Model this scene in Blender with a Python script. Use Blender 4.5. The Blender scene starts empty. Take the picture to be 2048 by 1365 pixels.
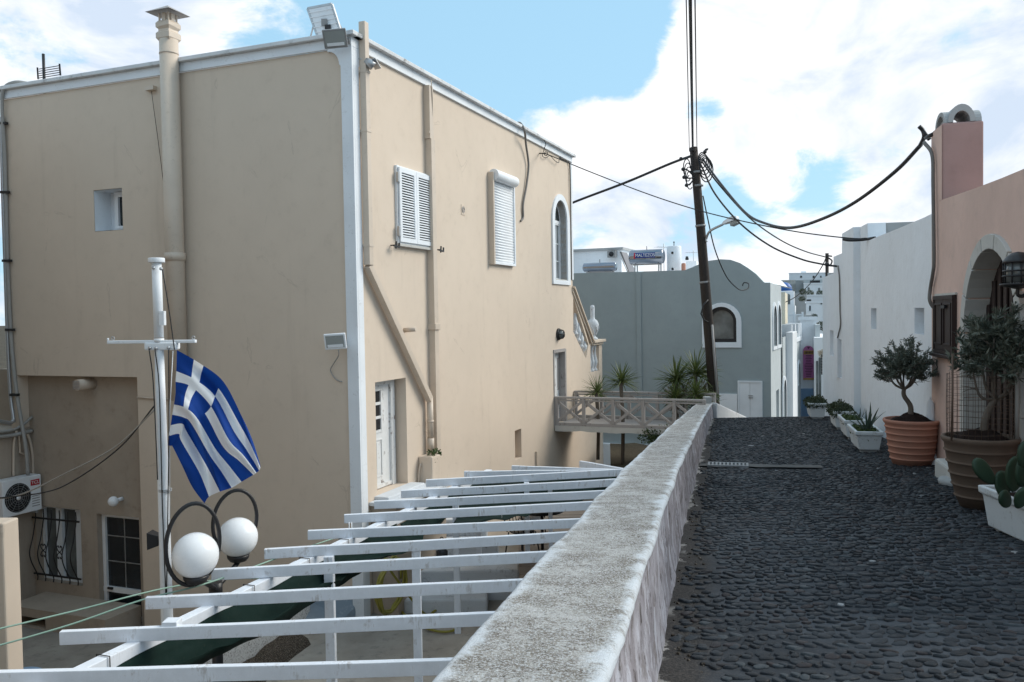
import bpy, bmesh, math, random
from mathutils import Vector, Matrix, noise
from mathutils.geometry import tessellate_polygon
V = Vector
rnd = random.Random(11)
sc = bpy.context.scene
col = sc.collection

# ------------------------------------------------------------------ camera
F, CX, CY = 1700.0, 1024.0, 682.5
up = V((-0.0165, 1.0, 0.03206)).normalized()
fw = V((0, 0, -1)); fw = (fw - up * fw.dot(up)).normalized()
rt = fw.cross(up)
M3 = Matrix((rt, fw, up))
cam_d = bpy.data.cameras.new('camera'); cam = bpy.data.objects.new('camera', cam_d)
cam_d.sensor_width = 36.0; cam_d.lens = F / 2048.0 * 36.0
cam_d.clip_start = 0.05; cam_d.clip_end = 3000
cam.matrix_world = M3.to_4x4()
col.objects.link(cam); sc.camera = cam

# ------------------------------------------------------------------ sky and sun
sc.view_settings.view_transform = 'Standard'
sc.view_settings.look = 'None'
sc.view_settings.exposure = 0.58
sc.view_settings.gamma = 1.0
SUN_EL, SUN_AZ = math.radians(36), math.radians(74)      # azimuth clockwise from +Y
w = bpy.data.worlds.new('World'); sc.world = w; w.use_nodes = True
nt = w.node_tree; N = nt.nodes; Lk = nt.links; N.clear()

def ray(x, y):
    d = M3 @ V(((x - CX) / F, -(y - CY) / F, -1.0))
    return d / d.y

def build_world():
    out = N.new('ShaderNodeOutputWorld'); bg = N.new('ShaderNodeBackground')
    bg.inputs['Strength'].default_value = 0.089
    sky = N.new('ShaderNodeTexSky'); sky.sky_type = 'NISHITA'; sky.sun_disc = False
    sky.sun_elevation = SUN_EL; sky.sun_rotation = SUN_AZ
    sky.air_density = 1.0; sky.dust_density = 0.6; sky.ozone_density = 1.6
    tc = N.new('ShaderNodeTexCoord')
    nrm = N.new('ShaderNodeVectorMath'); nrm.operation = 'NORMALIZE'
    Lk.new(tc.outputs['Generated'], nrm.inputs[0])
    def noise_n(scale, det, rough, off, vec=nrm.outputs[0], dist=0.0):
        mp = N.new('ShaderNodeMapping'); mp.inputs['Location'].default_value = off
        mp.inputs['Scale'].default_value = (1, 1, 1.7)
        Lk.new(vec, mp.inputs[0])
        n = N.new('ShaderNodeTexNoise'); n.inputs['Scale'].default_value = scale
        n.inputs['Detail'].default_value = det; n.inputs['Roughness'].default_value = rough
        n.inputs['Distortion'].default_value = dist
        Lk.new(mp.outputs[0], n.inputs['Vector']); return n.outputs['Fac']
    def mth(op, a, b=None, c=None, clamp=False):
        m = N.new('ShaderNodeMath'); m.operation = op; m.use_clamp = clamp
        for i, q in enumerate((a, b, c)):
            if q is None: continue
            if isinstance(q, (int, float)): m.inputs[i].default_value = q
            else: Lk.new(q, m.inputs[i])
        return m.outputs[0]
    big = noise_n(3.6, 12, 0.64, (3.1, 1.7, 0.4), dist=0.35)
    acc = mth('SUBTRACT', big, 0.5); acc = mth('MULTIPLY', acc, 3.5)
    sml = noise_n(11.0, 10, 0.62, (1.1, 4.2, 7.7), dist=0.5)
    acc = mth('ADD', acc, mth('MULTIPLY', mth('SUBTRACT', sml, 0.5), 2.1))
    # the clouds' own places in the sky: direction, angular radius (deg), weight
    blobs = [((300, 40), 11.5, 0.75), ((120, -20), 8, 0.5), ((1190, 310), 5.6, 1.35), ((1740, 170), 13.5, 0.95), ((1500, -60), 7, 0.5),
             ((1560, 420), 9, 0.35), ((800, 60), 10.5, -0.95), ((1090, 50), 6.5, -0.95), ((-20, 90), 4.2, -1.0), ((1190, 70), 4.6, -0.95), ((1250, 150), 1.8, -0.6), ((1400, 430), 3.0, -0.9), ((1180, 430), 2.2, -0.7), ((1560, 400), 4.0, -0.8), ((1760, 380), 4.0, -0.6), ((1400, 240), 2.2, -0.9), ((1850, 60), 3.5, -0.4),
             ((1420, 230), 2.5, -0.25), ((2040, 60), 4, -0.3)]
    for (bx, by), rad, wt in blobs:
        d = ray(bx, by).normalized()
        dp = N.new('ShaderNodeVectorMath'); dp.operation = 'DOT_PRODUCT'
        Lk.new(nrm.outputs[0], dp.inputs[0]); dp.inputs[1].default_value = d
        mr = N.new('ShaderNodeMapRange'); mr.interpolation_type = 'SMOOTHSTEP'
        mr.inputs['From Min'].default_value = math.cos(math.radians(rad * 1.45))
        mr.inputs['From Max'].default_value = math.cos(math.radians(rad * 0.25))
        mr.inputs['To Min'].default_value = 0; mr.inputs['To Max'].default_value = wt
        Lk.new(dp.outputs['Value'], mr.inputs['Value'])
        acc = mth('ADD', acc, mr.outputs[0])
    sep = N.new('ShaderNodeSeparateXYZ'); Lk.new(nrm.outputs[0], sep.inputs[0])
    mk = N.new('ShaderNodeMapRange'); mk.interpolation_type = 'SMOOTHSTEP'
    mk.inputs['From Min'].default_value = -0.25; mk.inputs['From Max'].default_value = 0.45
    Lk.new(acc, mk.inputs['Value'])
    # shading inside the clouds: slightly blue-grey bellies
    sh = noise_n(5.5, 9, 0.58, (7.3, 2.2, 9.1), dist=0.5)
    cr = N.new('ShaderNodeValToRGB')
    cr.color_ramp.elements[0].position = 0.36; cr.color_ramp.elements[0].color = (0.60, 0.70, 0.84, 1)
    cr.color_ramp.elements[1].position = 0.54; cr.color_ramp.elements[1].color = (0.98, 0.985, 1.0, 1)
    Lk.new(sh, cr.inputs[0])
    cm = N.new('ShaderNodeVectorMath'); cm.operation = 'SCALE'; cm.inputs['Scale'].default_value = CLOUD
    Lk.new(cr.outputs[0], cm.inputs[0])
    gm = N.new('ShaderNodeMix'); gm.data_type = 'RGBA'; gm.blend_type = 'MULTIPLY'; gm.inputs[0].default_value = 1
    gm.inputs[7].default_value = SKY_TINT
    Lk.new(sky.outputs[0], gm.inputs[6])
    # a thin veil of high haze so that the blue never gets deep
    vm = N.new('ShaderNodeMix'); vm.data_type = 'RGBA'; vm.inputs[0].default_value = 0.72
    vm.inputs[7].default_value = (3.7, 6.4, 8.3, 1)
    Lk.new(gm.outputs[2], vm.inputs[6])
    mx = N.new('ShaderNodeMix'); mx.data_type = 'RGBA'
    Lk.new(mk.outputs[0], mx.inputs[0]); Lk.new(vm.outputs[2], mx.inputs[6]); Lk.new(cm.outputs[0], mx.inputs[7])
    Lk.new(mx.outputs[2], bg.inputs[0]); Lk.new(bg.outputs[0], out.inputs[0])
CLOUD = 8.7
SKY_TINT = (1.0, 1.0, 1.0, 1)
build_world()
sd = bpy.data.lights.new('sun', 'SUN'); sd.energy = 2.15; sd.angle = math.radians(32); sd.color = (1.0, 0.94, 0.84)
so = bpy.data.objects.new('sun', sd); col.objects.link(so)
sdir = V((math.sin(SUN_AZ) * math.cos(SUN_EL), math.cos(SUN_AZ) * math.cos(SUN_EL), math.sin(SUN_EL)))
so.rotation_euler = (-sdir).to_track_quat('-Z', 'Y').to_euler()
so.location = (30, 20, 40)

# ------------------------------------------------------------------ placing helpers
def at(x, y, Y): return ray(x, y) * Y
def on_z(x, y, z):
    d = ray(x, y); return d * (z / d.z)

class Frame:
    """a facade plane: s runs along it, d stands out of it, z is up"""
    def __init__(s, o, S, Nn):
        s.o = V((o[0], o[1], 0)); s.S = V((S[0], S[1], 0)).normalized(); s.N = V((Nn[0], Nn[1], 0)).normalized()
    def P(s, a, d, z): return s.o + s.S * a + s.N * d + V((0, 0, z))
    def px(s, x, y, d=0.0):
        r = ray(x, y); o = s.o + s.N * d
        t = o.dot(s.N) / r.dot(s.N); p = r * t
        return ((p - s.o).dot(s.S), p.z)
    def s_(s, x, y, d=0.0): return s.px(x, y, d)[0]
    def z_(s, x, y, d=0.0): return s.px(x, y, d)[1]

XYZ = Frame((0, 0), (1, 0), (0, 1))          # world-aligned: P(x, y, z)

def catmull(pts, n=8):
    pts = [V(p) for p in pts]
    if len(pts) < 3: return pts
    P = [pts[0] * 2 - pts[1]] + pts + [pts[-1] * 2 - pts[-2]]
    o = []
    for i in range(1, len(P) - 2):
        a, b, c, d = P[i - 1:i + 3]
        for k in range(n):
            t = k / n
            o.append(0.5 * ((2 * b) + (c - a) * t + (2 * a - 5 * b + 4 * c - d) * t * t + (3 * b - a - 3 * c + d) * t ** 3))
    o.append(pts[-1]); return o

class MB:
    def __init__(s): s.v = []; s.f = []; s.mi = []; s.sm = []; s.uv = None
    def add(s, vs, fs, mi=0, smooth=False):
        b = len(s.v); s.v += [V(p) for p in vs]
        for f in fs: s.f.append([b + i for i in f]); s.mi.append(mi); s.sm.append(smooth)
        return s
    def hexa(s, c, mi=0):
        return s.add(c, [(0, 3, 2, 1), (4, 5, 6, 7), (0, 1, 5, 4), (1, 2, 6, 5), (2, 3, 7, 6), (3, 0, 4, 7)], mi)
    def box(s, fr, a0, a1, d0, d1, z0, z1, mi=0):
        P = fr.P
        return s.hexa([P(a0, d0, z0), P(a1, d0, z0), P(a1, d1, z0), P(a0, d1, z0),
                       P(a0, d0, z1), P(a1, d0, z1), P(a1, d1, z1), P(a0, d1, z1)], mi)
    def bar(s, p, q, w_, h_, up_=V((0, 0, 1)), mi=0):
        p = V(p); q = V(q); t = (q - p).normalized(); a = t.cross(up_)
        if a.length < 1e-4: a = t.cross(V((0, 1, 0)))
        a.normalize(); b = a.cross(t).normalized(); a *= w_ / 2; b *= h_ / 2
        return s.hexa([p - a - b, p + a - b, q + a - b, q - a - b, p - a + b, p + a + b, q + a + b, q - a + b], mi)
    def tube(s, pts, r, seg=8, mi=0, cap=True, smooth=True):
        pts = [V(p) for p in pts]; n = len(pts); rs = r if isinstance(r, (list, tuple)) else [r] * n
        t0 = (pts[1] - pts[0]).normalized(); a = t0.orthogonal().normalized(); vs = []; fs = []
        for i, p in enumerate(pts):
            t = (pts[min(i + 1, n - 1)] - pts[max(i - 1, 0)])
            if t.length < 1e-9: t = t0
            t = t.normalized()
            a = (a - t * a.dot(t))
            if a.length < 1e-6: a = t.orthogonal()
            a.normalize(); b = t.cross(a)
            for k in range(seg):
                g = 2 * math.pi * k / seg; vs.append(p + (a * math.cos(g) + b * math.sin(g)) * rs[i])
        for i in range(n - 1):
            for k in range(seg):
                k2 = (k + 1) % seg; fs.append((i * seg + k, i * seg + k2, (i + 1) * seg + k2, (i + 1) * seg + k))
        s.add(vs, fs, mi, smooth)
        if cap:
            s.add([vs[k] for k in range(seg)], [tuple(range(seg))[::-1]], mi)
            s.add([vs[(n - 1) * seg + k] for k in range(seg)], [tuple(range(seg))], mi)
        return s
    def lathe(s, c, prof, seg=24, mi=0, smooth=True, mat=None, sx=1.0, sy=1.0):
        c = V(c); vs = []; fs = []; n = len(prof)
        for (r, z) in prof:
            for k in range(seg):
                g = 2 * math.pi * k / seg; p = V((r * math.cos(g) * sx, r * math.sin(g) * sy, z))
                vs.append(c + (mat @ p if mat else p))
        for i in range(n - 1):
            for k in range(seg):
                k2 = (k + 1) % seg; fs.append((i * seg + k, i * seg + k2, (i + 1) * seg + k2, (i + 1) * seg + k))
        s.add(vs, fs, mi, smooth)
        if prof[0][0] > 1e-4: s.add(vs[:seg], [tuple(range(seg))[::-1]], mi)
        if prof[-1][0] > 1e-4: s.add(vs[-seg:], [tuple(range(seg))], mi)
        return s
    def sphere(s, c, r, seg=24, rings=14, mi=0, mat=None):
        return s.lathe(c, [(max(1e-5, r * math.sin(math.pi * i / rings)), -r * math.cos(math.pi * i / rings)) for i in range(rings + 1)], seg, mi, True, mat)
    def prism(s, fr, loop, d0, d1, mi=0, smooth=False):
        n = len(loop); a = [fr.P(u, d0, z) for u, z in loop]; b = [fr.P(u, d1, z) for u, z in loop]
        tri = tessellate_polygon([[V((u, z, 0)) for u, z in loop]])
        s.add(a, tri, mi); s.add(b, tri, mi)
        s.add(a + b, [(i, (i + 1) % n, n + (i + 1) % n, n + i) for i in range(n)], mi, smooth)
        return s
    def holed(s, fr, outer, holes, d=0.0, thick=0.3, capback=False, mi=0, mr=None, sides=True):
        """wall with real openings: holes = [(loop, depth, closed)]"""
        loops = [outer] + [h[0] for h in holes]
        flat = [p for l in loops for p in l]
        tri = tessellate_polygon([[V((u, z, 0)) for u, z in l] for l in loops])
        ar = sum(abs((flat[j][0] - flat[i][0]) * (flat[k][1] - flat[i][1]) - (flat[k][0] - flat[i][0]) * (flat[j][1] - flat[i][1])) / 2 for i, j, k in tri)
        pa = lambda l: abs(sum(l[i][0] * l[(i + 1) % len(l)][1] - l[(i + 1) % len(l)][0] * l[i][1] for i in range(len(l)))) / 2
        want = pa(outer) - sum(pa(h[0]) for h in holes)
        if abs(ar - want) > 0.01: BAD.append((round(ar, 2), round(want, 2), len(holes), outer[0]))
        s.add([fr.P(u, d, z) for u, z in flat], tri, mi)
        n = len(outer); a = [fr.P(u, d, z) for u, z in outer]; b = [fr.P(u, d - thick, z) for u, z in outer]
        if sides: s.add(a + b, [(i, (i + 1) % n, n + (i + 1) % n, n + i) for i in range(n)], mi)
        if capback: s.add(b, tessellate_polygon([[V((u, z, 0)) for u, z in outer]]), mi)
        for loop, dep, closed in holes:
            n = len(loop); a = [fr.P(u, d, z) for u, z in loop]; b = [fr.P(u, d - dep, z) for u, z in loop]
            s.add(a + b, [(i, (i + 1) % n, n + (i + 1) % n, n + i) for i in range(n)], mi if mr is None else mr)
            if closed: s.add(b, tessellate_polygon([[V((u, z, 0)) for u, z in loop]]), mi if mr is None else mr)
        return s

WL = {}; BAD = []
def tag(o, label=None, cat=None, group=None, kind=None):
    if label: o['label'] = label
    if cat: o['category'] = cat
    if group: o['group'] = group
    if kind: o['kind'] = kind
    return o
def thing(name, loc, label, cat, group=None, rz=0.0):
    o = bpy.data.objects.new(name, None); col.objects.link(o); o.empty_display_size = 0.1
    o.location = V(loc); o.rotation_euler = (0, 0, rz); WL[o.name] = V(loc)
    return tag(o, label, cat, group)
def build(mb, name, mats, parent=None, label=None, cat=None, group=None, kind=None, bevel=0.0, fix=True, subs=0, segs=2):
    if not isinstance(mats, (list, tuple)): mats = [mats]
    xs = [p.x for p in mb.v]; ys = [p.y for p in mb.v]; zs = [p.z for p in mb.v]
    o0 = V(((min(xs) + max(xs)) / 2, (min(ys) + max(ys)) / 2, min(zs)))
    me = bpy.data.meshes.new(name)
    me.from_pydata([p - o0 for p in mb.v], [], mb.f)
    for m in mats: me.materials.append(m)
    me.polygons.foreach_set('material_index', mb.mi); me.polygons.foreach_set('use_smooth', mb.sm)
    if mb.uv:
        uvl = me.uv_layers.new(name='uv')
        for lp in me.loops: uvl.data[lp.index].uv = mb.uv[lp.vertex_index]
    me.update()
    if fix:
        bm = bmesh.new(); bm.from_mesh(me)
        if not mb.uv: bmesh.ops.remove_doubles(bm, verts=bm.verts, dist=1e-5)
        bmesh.ops.recalc_face_normals(bm, faces=bm.faces)
        bm.to_mesh(me); bm.free()
    o = bpy.data.objects.new(name, me); col.objects.link(o)
    if parent is not None:
        o.parent = parent; o.location = o0 - WL.get(parent.name, V((0, 0, 0)))
    else: o.location = o0
    WL[o.name] = o0
    if bevel:
        b = o.modifiers.new('bevel', 'BEVEL'); b.width = bevel; b.segments = segs; b.limit_method = 'ANGLE'; b.angle_limit = math.radians(35)
        b.harden_normals = False
    if subs:
        m = o.modifiers.new('sub', 'SUBSURF'); m.levels = subs; m.render_levels = subs
    return tag(o, label, cat, group, kind)
def copy_tree(o, loc=None, rz=None, label=None, parent=None):
    c = o.copy(); col.objects.link(c); WL[c.name] = WL.get(o.name, V((0, 0, 0)))
    if parent is not None: c.parent = parent
    if loc is not None: c.location = V(loc)
    if rz is not None: c.rotation_euler = (0, 0, rz)
    if label: c['label'] = label
    for ch in list(o.children): copy_tree(ch, parent=c)
    return c
def rect(s0, s1, z0, z1): return [(s0, z0), (s1, z0), (s1, z1), (s0, z1)]
def arch(s0, s1, z0, z1, n=14, rise=None):
    c = (s0 + s1) / 2; r = abs(s1 - s0) / 2; rise = r if rise is None else rise; sg = 1 if s1 > s0 else -1
    pts = [(s0, z0), (s1, z0)]
    for i in range(n + 1):
        g = math.pi * i / n; pts.append((c + sg * r * math.cos(g), z1 - rise + rise * math.sin(g)))
    return pts

# ------------------------------------------------------------------ materials
def nodes_of(m):
    m.use_nodes = True; t = m.node_tree; t.nodes.clear(); return t
class NB:
    def __init__(s, name):
        s.m = bpy.data.materials.new(name); s.t = nodes_of(s.m); s.n = s.t.nodes; s.l = s.t.links
        s.out = s.n.new('ShaderNodeOutputMaterial'); s.b = s.n.new('ShaderNodeBsdfPrincipled')
        s.l.new(s.b.outputs[0], s.out.inputs[0]); s.geo = s.n.new('ShaderNodeNewGeometry'); s.pos = s.geo.outputs['Position']
    def lk(s, a, i): s.l.new(a, i)
    def noise(s, scale, det=5, rough=0.55, sxyz=(1, 1, 1), vec=None, dist=0.0, off=(0, 0, 0)):
        mp = s.n.new('ShaderNodeMapping'); mp.inputs['Scale'].default_value = sxyz; mp.inputs['Location'].default_value = off
        s.l.new(vec or s.pos, mp.inputs[0])
        n = s.n.new('ShaderNodeTexNoise'); n.inputs['Scale'].default_value = scale; n.inputs['Detail'].default_value = det
        n.inputs['Roughness'].default_value = rough; n.inputs['Distortion'].default_value = dist
        s.l.new(mp.outputs[0], n.inputs['Vector']); return n.outputs['Fac']
    def vor(s, scale, feat='F1', sxyz=(1, 1, 1), vec=None):
        mp = s.n.new('ShaderNodeMapping'); mp.inputs['Scale'].default_value = sxyz; s.l.new(vec or s.pos, mp.inputs[0])
        n = s.n.new('ShaderNodeTexVoronoi'); n.feature = feat; n.inputs['Scale'].default_value = scale
        s.l.new(mp.outputs[0], n.inputs['Vector']); return n.outputs['Distance']
    def rng(s, v, a, b, c=0.0, d=1.0, smooth=True):
        m = s.n.new('ShaderNodeMapRange'); m.interpolation_type = 'SMOOTHSTEP' if smooth else 'LINEAR'
        for k, q in zip(('From Min', 'From Max', 'To Min', 'To Max'), (a, b, c, d)): m.inputs[k].default_value = q
        s.l.new(v, m.inputs['Value']); return m.outputs[0]
    def math(s, op, a, b=0.0, clamp=False):
        m = s.n.new('ShaderNodeMath'); m.operation = op; m.use_clamp = clamp
        for i, q in enumerate((a, b)):
            if isinstance(q, (int, float)): m.inputs[i].default_value = q
            else: s.l.new(q, m.inputs[i])
        return m.outputs[0]
    def mix(s, fac, a, b, mode='MIX'):
        m = s.n.new('ShaderNodeMix'); m.data_type = 'RGBA'; m.blend_type = mode
        for i, q in ((0, fac), (6, a), (7, b)):
            if isinstance(q, (int, float)): m.inputs[i].default_value = q
            elif isinstance(q, tuple): m.inputs[i].default_value = (*q[:3], 1)
            else: s.l.new(q, m.inputs[i])
        return m.outputs[2]
    def bump(s, h, strength=0.3, dist=0.01):
        b = s.n.new('ShaderNodeBump'); b.inputs['Strength'].default_value = strength; b.inputs['Distance'].default_value = dist
        s.l.new(h, b.inputs['Height']); s.l.new(b.outputs[0], s.b.inputs['Normal'])
    def fin(s, colr, rough=0.8, spec=0.3, metal=0.0):
        if isinstance(colr, tuple): s.b.inputs['Base Color'].default_value = (*colr[:3], 1)
        else: s.l.new(colr, s.b.inputs['Base Color'])
        if isinstance(rough, (int, float)): s.b.inputs['Roughness'].default_value = rough
        else: s.l.new(rough, s.b.inputs['Roughness'])
        s.b.inputs['Specular IOR Level'].default_value = spec; s.b.inputs['Metallic'].default_value = metal
        return s.m
def c3(c, k): return tuple(min(1, x * k) for x in c)
def plaster(name, c, dirt=None, damt=0.35, var=0.10, streak=0.25, bump=0.25, rough=0.9, crack=0.0, patch=0.0):
    b = NB(name)
    big = b.noise(0.55, 5, 0.6); med = b.noise(3.5, 6, 0.6); fine = b.noise(60, 4, 0.6)
    st = b.noise(2.4, 6, 0.62, (1, 1, 0.10)); trow = b.noise(14, 3, 0.7, (1, 1, 0.25))
    cc = b.mix(b.rng(big, 0.3, 0.7), c3(c, 1 - var), c3(c, 1 + var))
    cc = b.mix(b.rng(med, 0.35, 0.75, 0, 0.35), cc, c3(c, 1 - 1.5 * var))
    cc = b.mix(b.rng(trow, 0.3, 0.8, 0, 0.18), cc, c3(c, 1 + var))
    dirt = dirt or c3(c, 0.55)
    cc = b.mix(b.rng(st, 0.56, 0.80, 0, streak), cc, dirt)
    if damt:
        msk = b.math('MULTIPLY', b.rng(med, 0.50, 0.72), b.rng(b.noise(11, 6, 0.7), 0.42, 0.62, 0, damt))
        cc = b.mix(msk, cc, dirt)
    if crack:
        ck = b.vor(0.55, 'DISTANCE_TO_EDGE', (1, 1, 0.8)); wv = b.math('ADD', ck, b.math('MULTIPLY', b.math('SUBTRACT', b.noise(4, 5), 0.5), 0.10))
        ln = b.math('MULTIPLY', b.rng(b.math('ABSOLUTE', wv), 0.0, 0.006, 1, 0), b.rng(b.noise(0.8, 2, off=(5, 5, 5)), 0.52, 0.62, 0, crack))
        cc = b.mix(ln, cc, dirt)
    if patch:
        cc = b.mix(b.rng(b.noise(1.2, 3, 0.5, off=(9, 3, 2)), 0.60, 0.64, 0, patch), cc, c3(c, 1.12))
    b.bump(b.math('ADD', b.math('MULTIPLY', fine, 0.35), b.math('MULTIPLY', b.noise(7, 4), 1.0)), bump, 0.012)
    return b.fin(cc, b.rng(med, 0.3, 0.7, rough - 0.08, rough + 0.06), 0.25)
def paint(name, c, rough=0.5, dirt=(0.12, 0.10, 0.08), damt=0.3, var=0.05, sc_=9, bump=0.1, metal=0.0, spec=0.4, chips=0.0):
    b = NB(name)
    n1 = b.noise(sc_, 6, 0.65); n2 = b.noise(sc_ * 5, 5, 0.7); n3 = b.noise(1.5, 3)
    cc = b.mix(b.rng(n3, 0.3, 0.7), c3(c, 1 - var), c3(c, 1 + var))
    cc = b.mix(b.math('MULTIPLY', b.rng(n1, 0.52, 0.72), b.rng(n2, 0.45, 0.62, 0, damt)), cc, dirt)
    if chips: cc = b.mix(b.rng(b.noise(sc_ * 2.2, 7, 0.75, off=(4, 1, 7)), 0.66, 0.68, 0, chips), cc, dirt)
    b.bump(n2, bump, 0.004)
    return b.fin(cc, b.rng(n1, 0.3, 0.7, rough - 0.07, rough + 0.1), spec, metal)
def wood_paint(name, c, under, wear=0.5):
    b = NB(name)
    g = b.noise(30, 5, 0.65, (1, 1, 0.12)); n1 = b.noise(5, 6, 0.7); n2 = b.noise(40, 5, 0.7)
    cc = b.mix(b.rng(n1, 0.3, 0.7), c3(c, 0.93), c3(c, 1.04))
    cc = b.mix(b.math('MULTIPLY', b.rng(n1, 0.52, 0.66), b.rng(g, 0.46, 0.56, 0, wear)), cc, under)
    b.bump(b.math('ADD', g, b.math('MULTIPLY', n2, 0.4)), 0.25, 0.006)
    return b.fin(cc, 0.6, 0.3)
def leafmat(name, c1, c2, rough=0.5):
    b = NB(name)
    oi = b.n.new('ShaderNodeObjectInfo')
    r = b.math('FRACT', b.math('ADD', b.geo.outputs['Random Per Island'], oi.outputs['Random']))
    cc = b.mix(b.rng(r, 0, 1, 0, 1, False), c1, c2)
    cc = b.mix(b.rng(b.noise(3, 3), 0.4, 0.7, 0, 0.3), cc, c3(c1, 0.6))
    m = b.fin(cc, rough, 0.35)
    tr = b.n.new('ShaderNodeBsdfTranslucent'); b.l.new(b.mix(0.5, cc, c2), tr.inputs[0])
    ms = b.n.new('ShaderNodeMixShader'); ms.inputs[0].default_value = 0.18
    b.l.new(b.b.outputs[0], ms.inputs[1]); b.l.new(tr.outputs[0], ms.inputs[2]); b.l.new(ms.outputs[0], b.out.inputs[0])
    return m
def glassmat(name, c, rough=0.08, spec=0.6):
    b = NB(name); cc = b.mix(b.rng(b.noise(1.3, 3), 0.4, 0.65), c, c3(c, 1.8)); return b.fin(cc, rough, spec)

BEIGE = (0.632, 0.530, 0.430)
m_beige = plaster('beige_render', BEIGE, dirt=(0.26, 0.20, 0.15), damt=0.10, var=0.03, streak=0.20, bump=0.14, crack=0.25)
m_beige_shade = plaster('beige_render_shaded', c3(BEIGE, 0.62), dirt=(0.20, 0.16, 0.13), damt=0.35, var=0.09, streak=0.35, bump=0.4)  # house beige darkened overall to carry alcove shade, with dirt mottling on top
m_pipe = paint('beige_pipe_paint', c3(BEIGE, 0.92), 0.45, dirt=(0.2, 0.14, 0.10), damt=0.35, var=0.05)
m_white = paint('white_trim_paint', (0.74, 0.77, 0.80), 0.6, dirt=(0.30, 0.28, 0.26), damt=0.4, var=0.04, sc_=6)
m_cap = plaster('white_cap_weathered', (0.66, 0.67, 0.68), dirt=(0.16, 0.15, 0.14), damt=0.75, var=0.10, streak=0.3)
m_slat = wood_paint('white_timber_paint', (0.75, 0.79, 0.85), (0.33, 0.30, 0.27), 0.55)
m_pvc = paint('white_plastic', (0.78, 0.80, 0.82), 0.35, damt=0.10)
m_peel = wood_paint('peeling_white_door_paint', (0.70, 0.71, 0.71), (0.16, 0.12, 0.10), 0.95)
m_greywood = wood_paint('grey_weathered_wood', (0.36, 0.335, 0.32), (0.15, 0.13, 0.12), 0.9)
m_black = paint('black_iron', (0.018, 0.018, 0.02), 0.4, dirt=(0.08, 0.05, 0.035), damt=0.3)
m_rubber = paint('black_cable_rubber', (0.02, 0.02, 0.022), 0.5, damt=0.1)
m_glass = glassmat('dark_window_glass', (0.012, 0.015, 0.018))
m_glass_g = glassmat('grey_window_glass', (0.10, 0.11, 0.11), 0.12)
m_dark = paint('dark_interior', (0.012, 0.012, 0.014), 0.9, damt=0.1)
m_grey = plaster('blue_grey_render', (0.315, 0.358, 0.365), dirt=(0.25, 0.28, 0.285), damt=0.18, var=0.05, streak=0.25, bump=0.15)
m_grey_l = plaster('pale_grey_render', (0.50, 0.54, 0.55), var=0.05, streak=0.1)
m_wwash = plaster('white_lime_wash', (0.76, 0.79, 0.82), dirt=(0.52, 0.52, 0.51), damt=0.25, var=0.04, streak=0.20, bump=0.6)
m_wwash_b = plaster('bright_lime_wash', (0.82, 0.83, 0.84), dirt=(0.5, 0.5, 0.5), damt=0.15, var=0.04, streak=0.1)
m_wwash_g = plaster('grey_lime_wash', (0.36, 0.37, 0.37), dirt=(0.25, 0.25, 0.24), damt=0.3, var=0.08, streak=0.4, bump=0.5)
m_pink = plaster('pink_render', (0.64, 0.46, 0.39), dirt=(0.44, 0.36, 0.32), damt=0.30, var=0.09, streak=0.35, bump=0.35)
m_rose = plaster('deep_rose_render', (0.36, 0.235, 0.215), dirt=(0.26, 0.18, 0.165), damt=0.35, var=0.10, streak=0.3, bump=0.3)
m_marble = plaster('pale_stone_surround', (0.50, 0.49, 0.46), dirt=(0.22, 0.19, 0.16), damt=0.4, var=0.06, streak=0.2)
m_brown = wood_paint('dark_brown_wood', (0.030, 0.018, 0.016), (0.015, 0.010, 0.009), 0.5)
m_terra = paint('terracotta', (0.42, 0.205, 0.145), 0.75, dirt=(0.45, 0.34, 0.27), damt=0.35, var=0.10, sc_=7, bump=0.3, spec=0.2)
m_terra_o = paint('old_mossy_terracotta', (0.145, 0.105, 0.08), 0.85, dirt=(0.07, 0.065, 0.05), damt=0.6, var=0.2, sc_=6, bump=0.5, spec=0.2)
m_soil = paint('dark_potting_soil', (0.022, 0.014, 0.012), 0.95, dirt=(0.05, 0.04, 0.03), damt=0.5, sc_=30, bump=1.0, spec=0.1)
m_planter = paint('white_painted_concrete', (0.58, 0.61, 0.62), 0.8, dirt=(0.17, 0.155, 0.13), damt=0.8, var=0.06, sc_=8, bump=0.4, chips=0.5)
m_bark = paint('grey_olive_bark', (0.13, 0.11, 0.09), 0.9, dirt=(0.05, 0.04, 0.03), damt=0.6, sc_=20, bump=0.8)
m_pole = paint('tarred_dark_wood', (0.030, 0.022, 0.018), 0.8, dirt=(0.07, 0.05, 0.04), damt=0.5, sc_=12, bump=0.8)
m_olive = leafmat('olive_leaves', (0.055, 0.072, 0.052), (0.165, 0.185, 0.150))
m_succ = leafmat('trailing_succulent_leaves', (0.030, 0.045, 0.028), (0.080, 0.098, 0.050))
m_grass = leafmat('low_green_leaves', (0.03, 0.055, 0.02), (0.09, 0.13, 0.04))
m_yucca = leafmat('yucca_leaves', (0.035, 0.065, 0.020), (0.150, 0.185, 0.055))
m_agave = leafmat('aloe_leaves', (0.045, 0.075, 0.055), (0.085, 0.115, 0.085))
m_cactus = leafmat('cactus_pads', (0.030, 0.060, 0.035), (0.045, 0.078, 0.045))
m_steel = paint('stainless_steel', (0.28, 0.30, 0.34), 0.12, damt=0.1, metal=1.0)
m_galv = paint('galvanised_metal', (0.45, 0.46, 0.47), 0.4, damt=0.3, metal=0.7)
m_opal = paint('opal_globe_plastic', (0.80, 0.82, 0.84), 0.22, damt=0.08, var=0.02)
m_green = paint('dark_green_shade_cloth', (0.005, 0.017, 0.014), 0.85, damt=0.1, spec=0.15)
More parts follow.
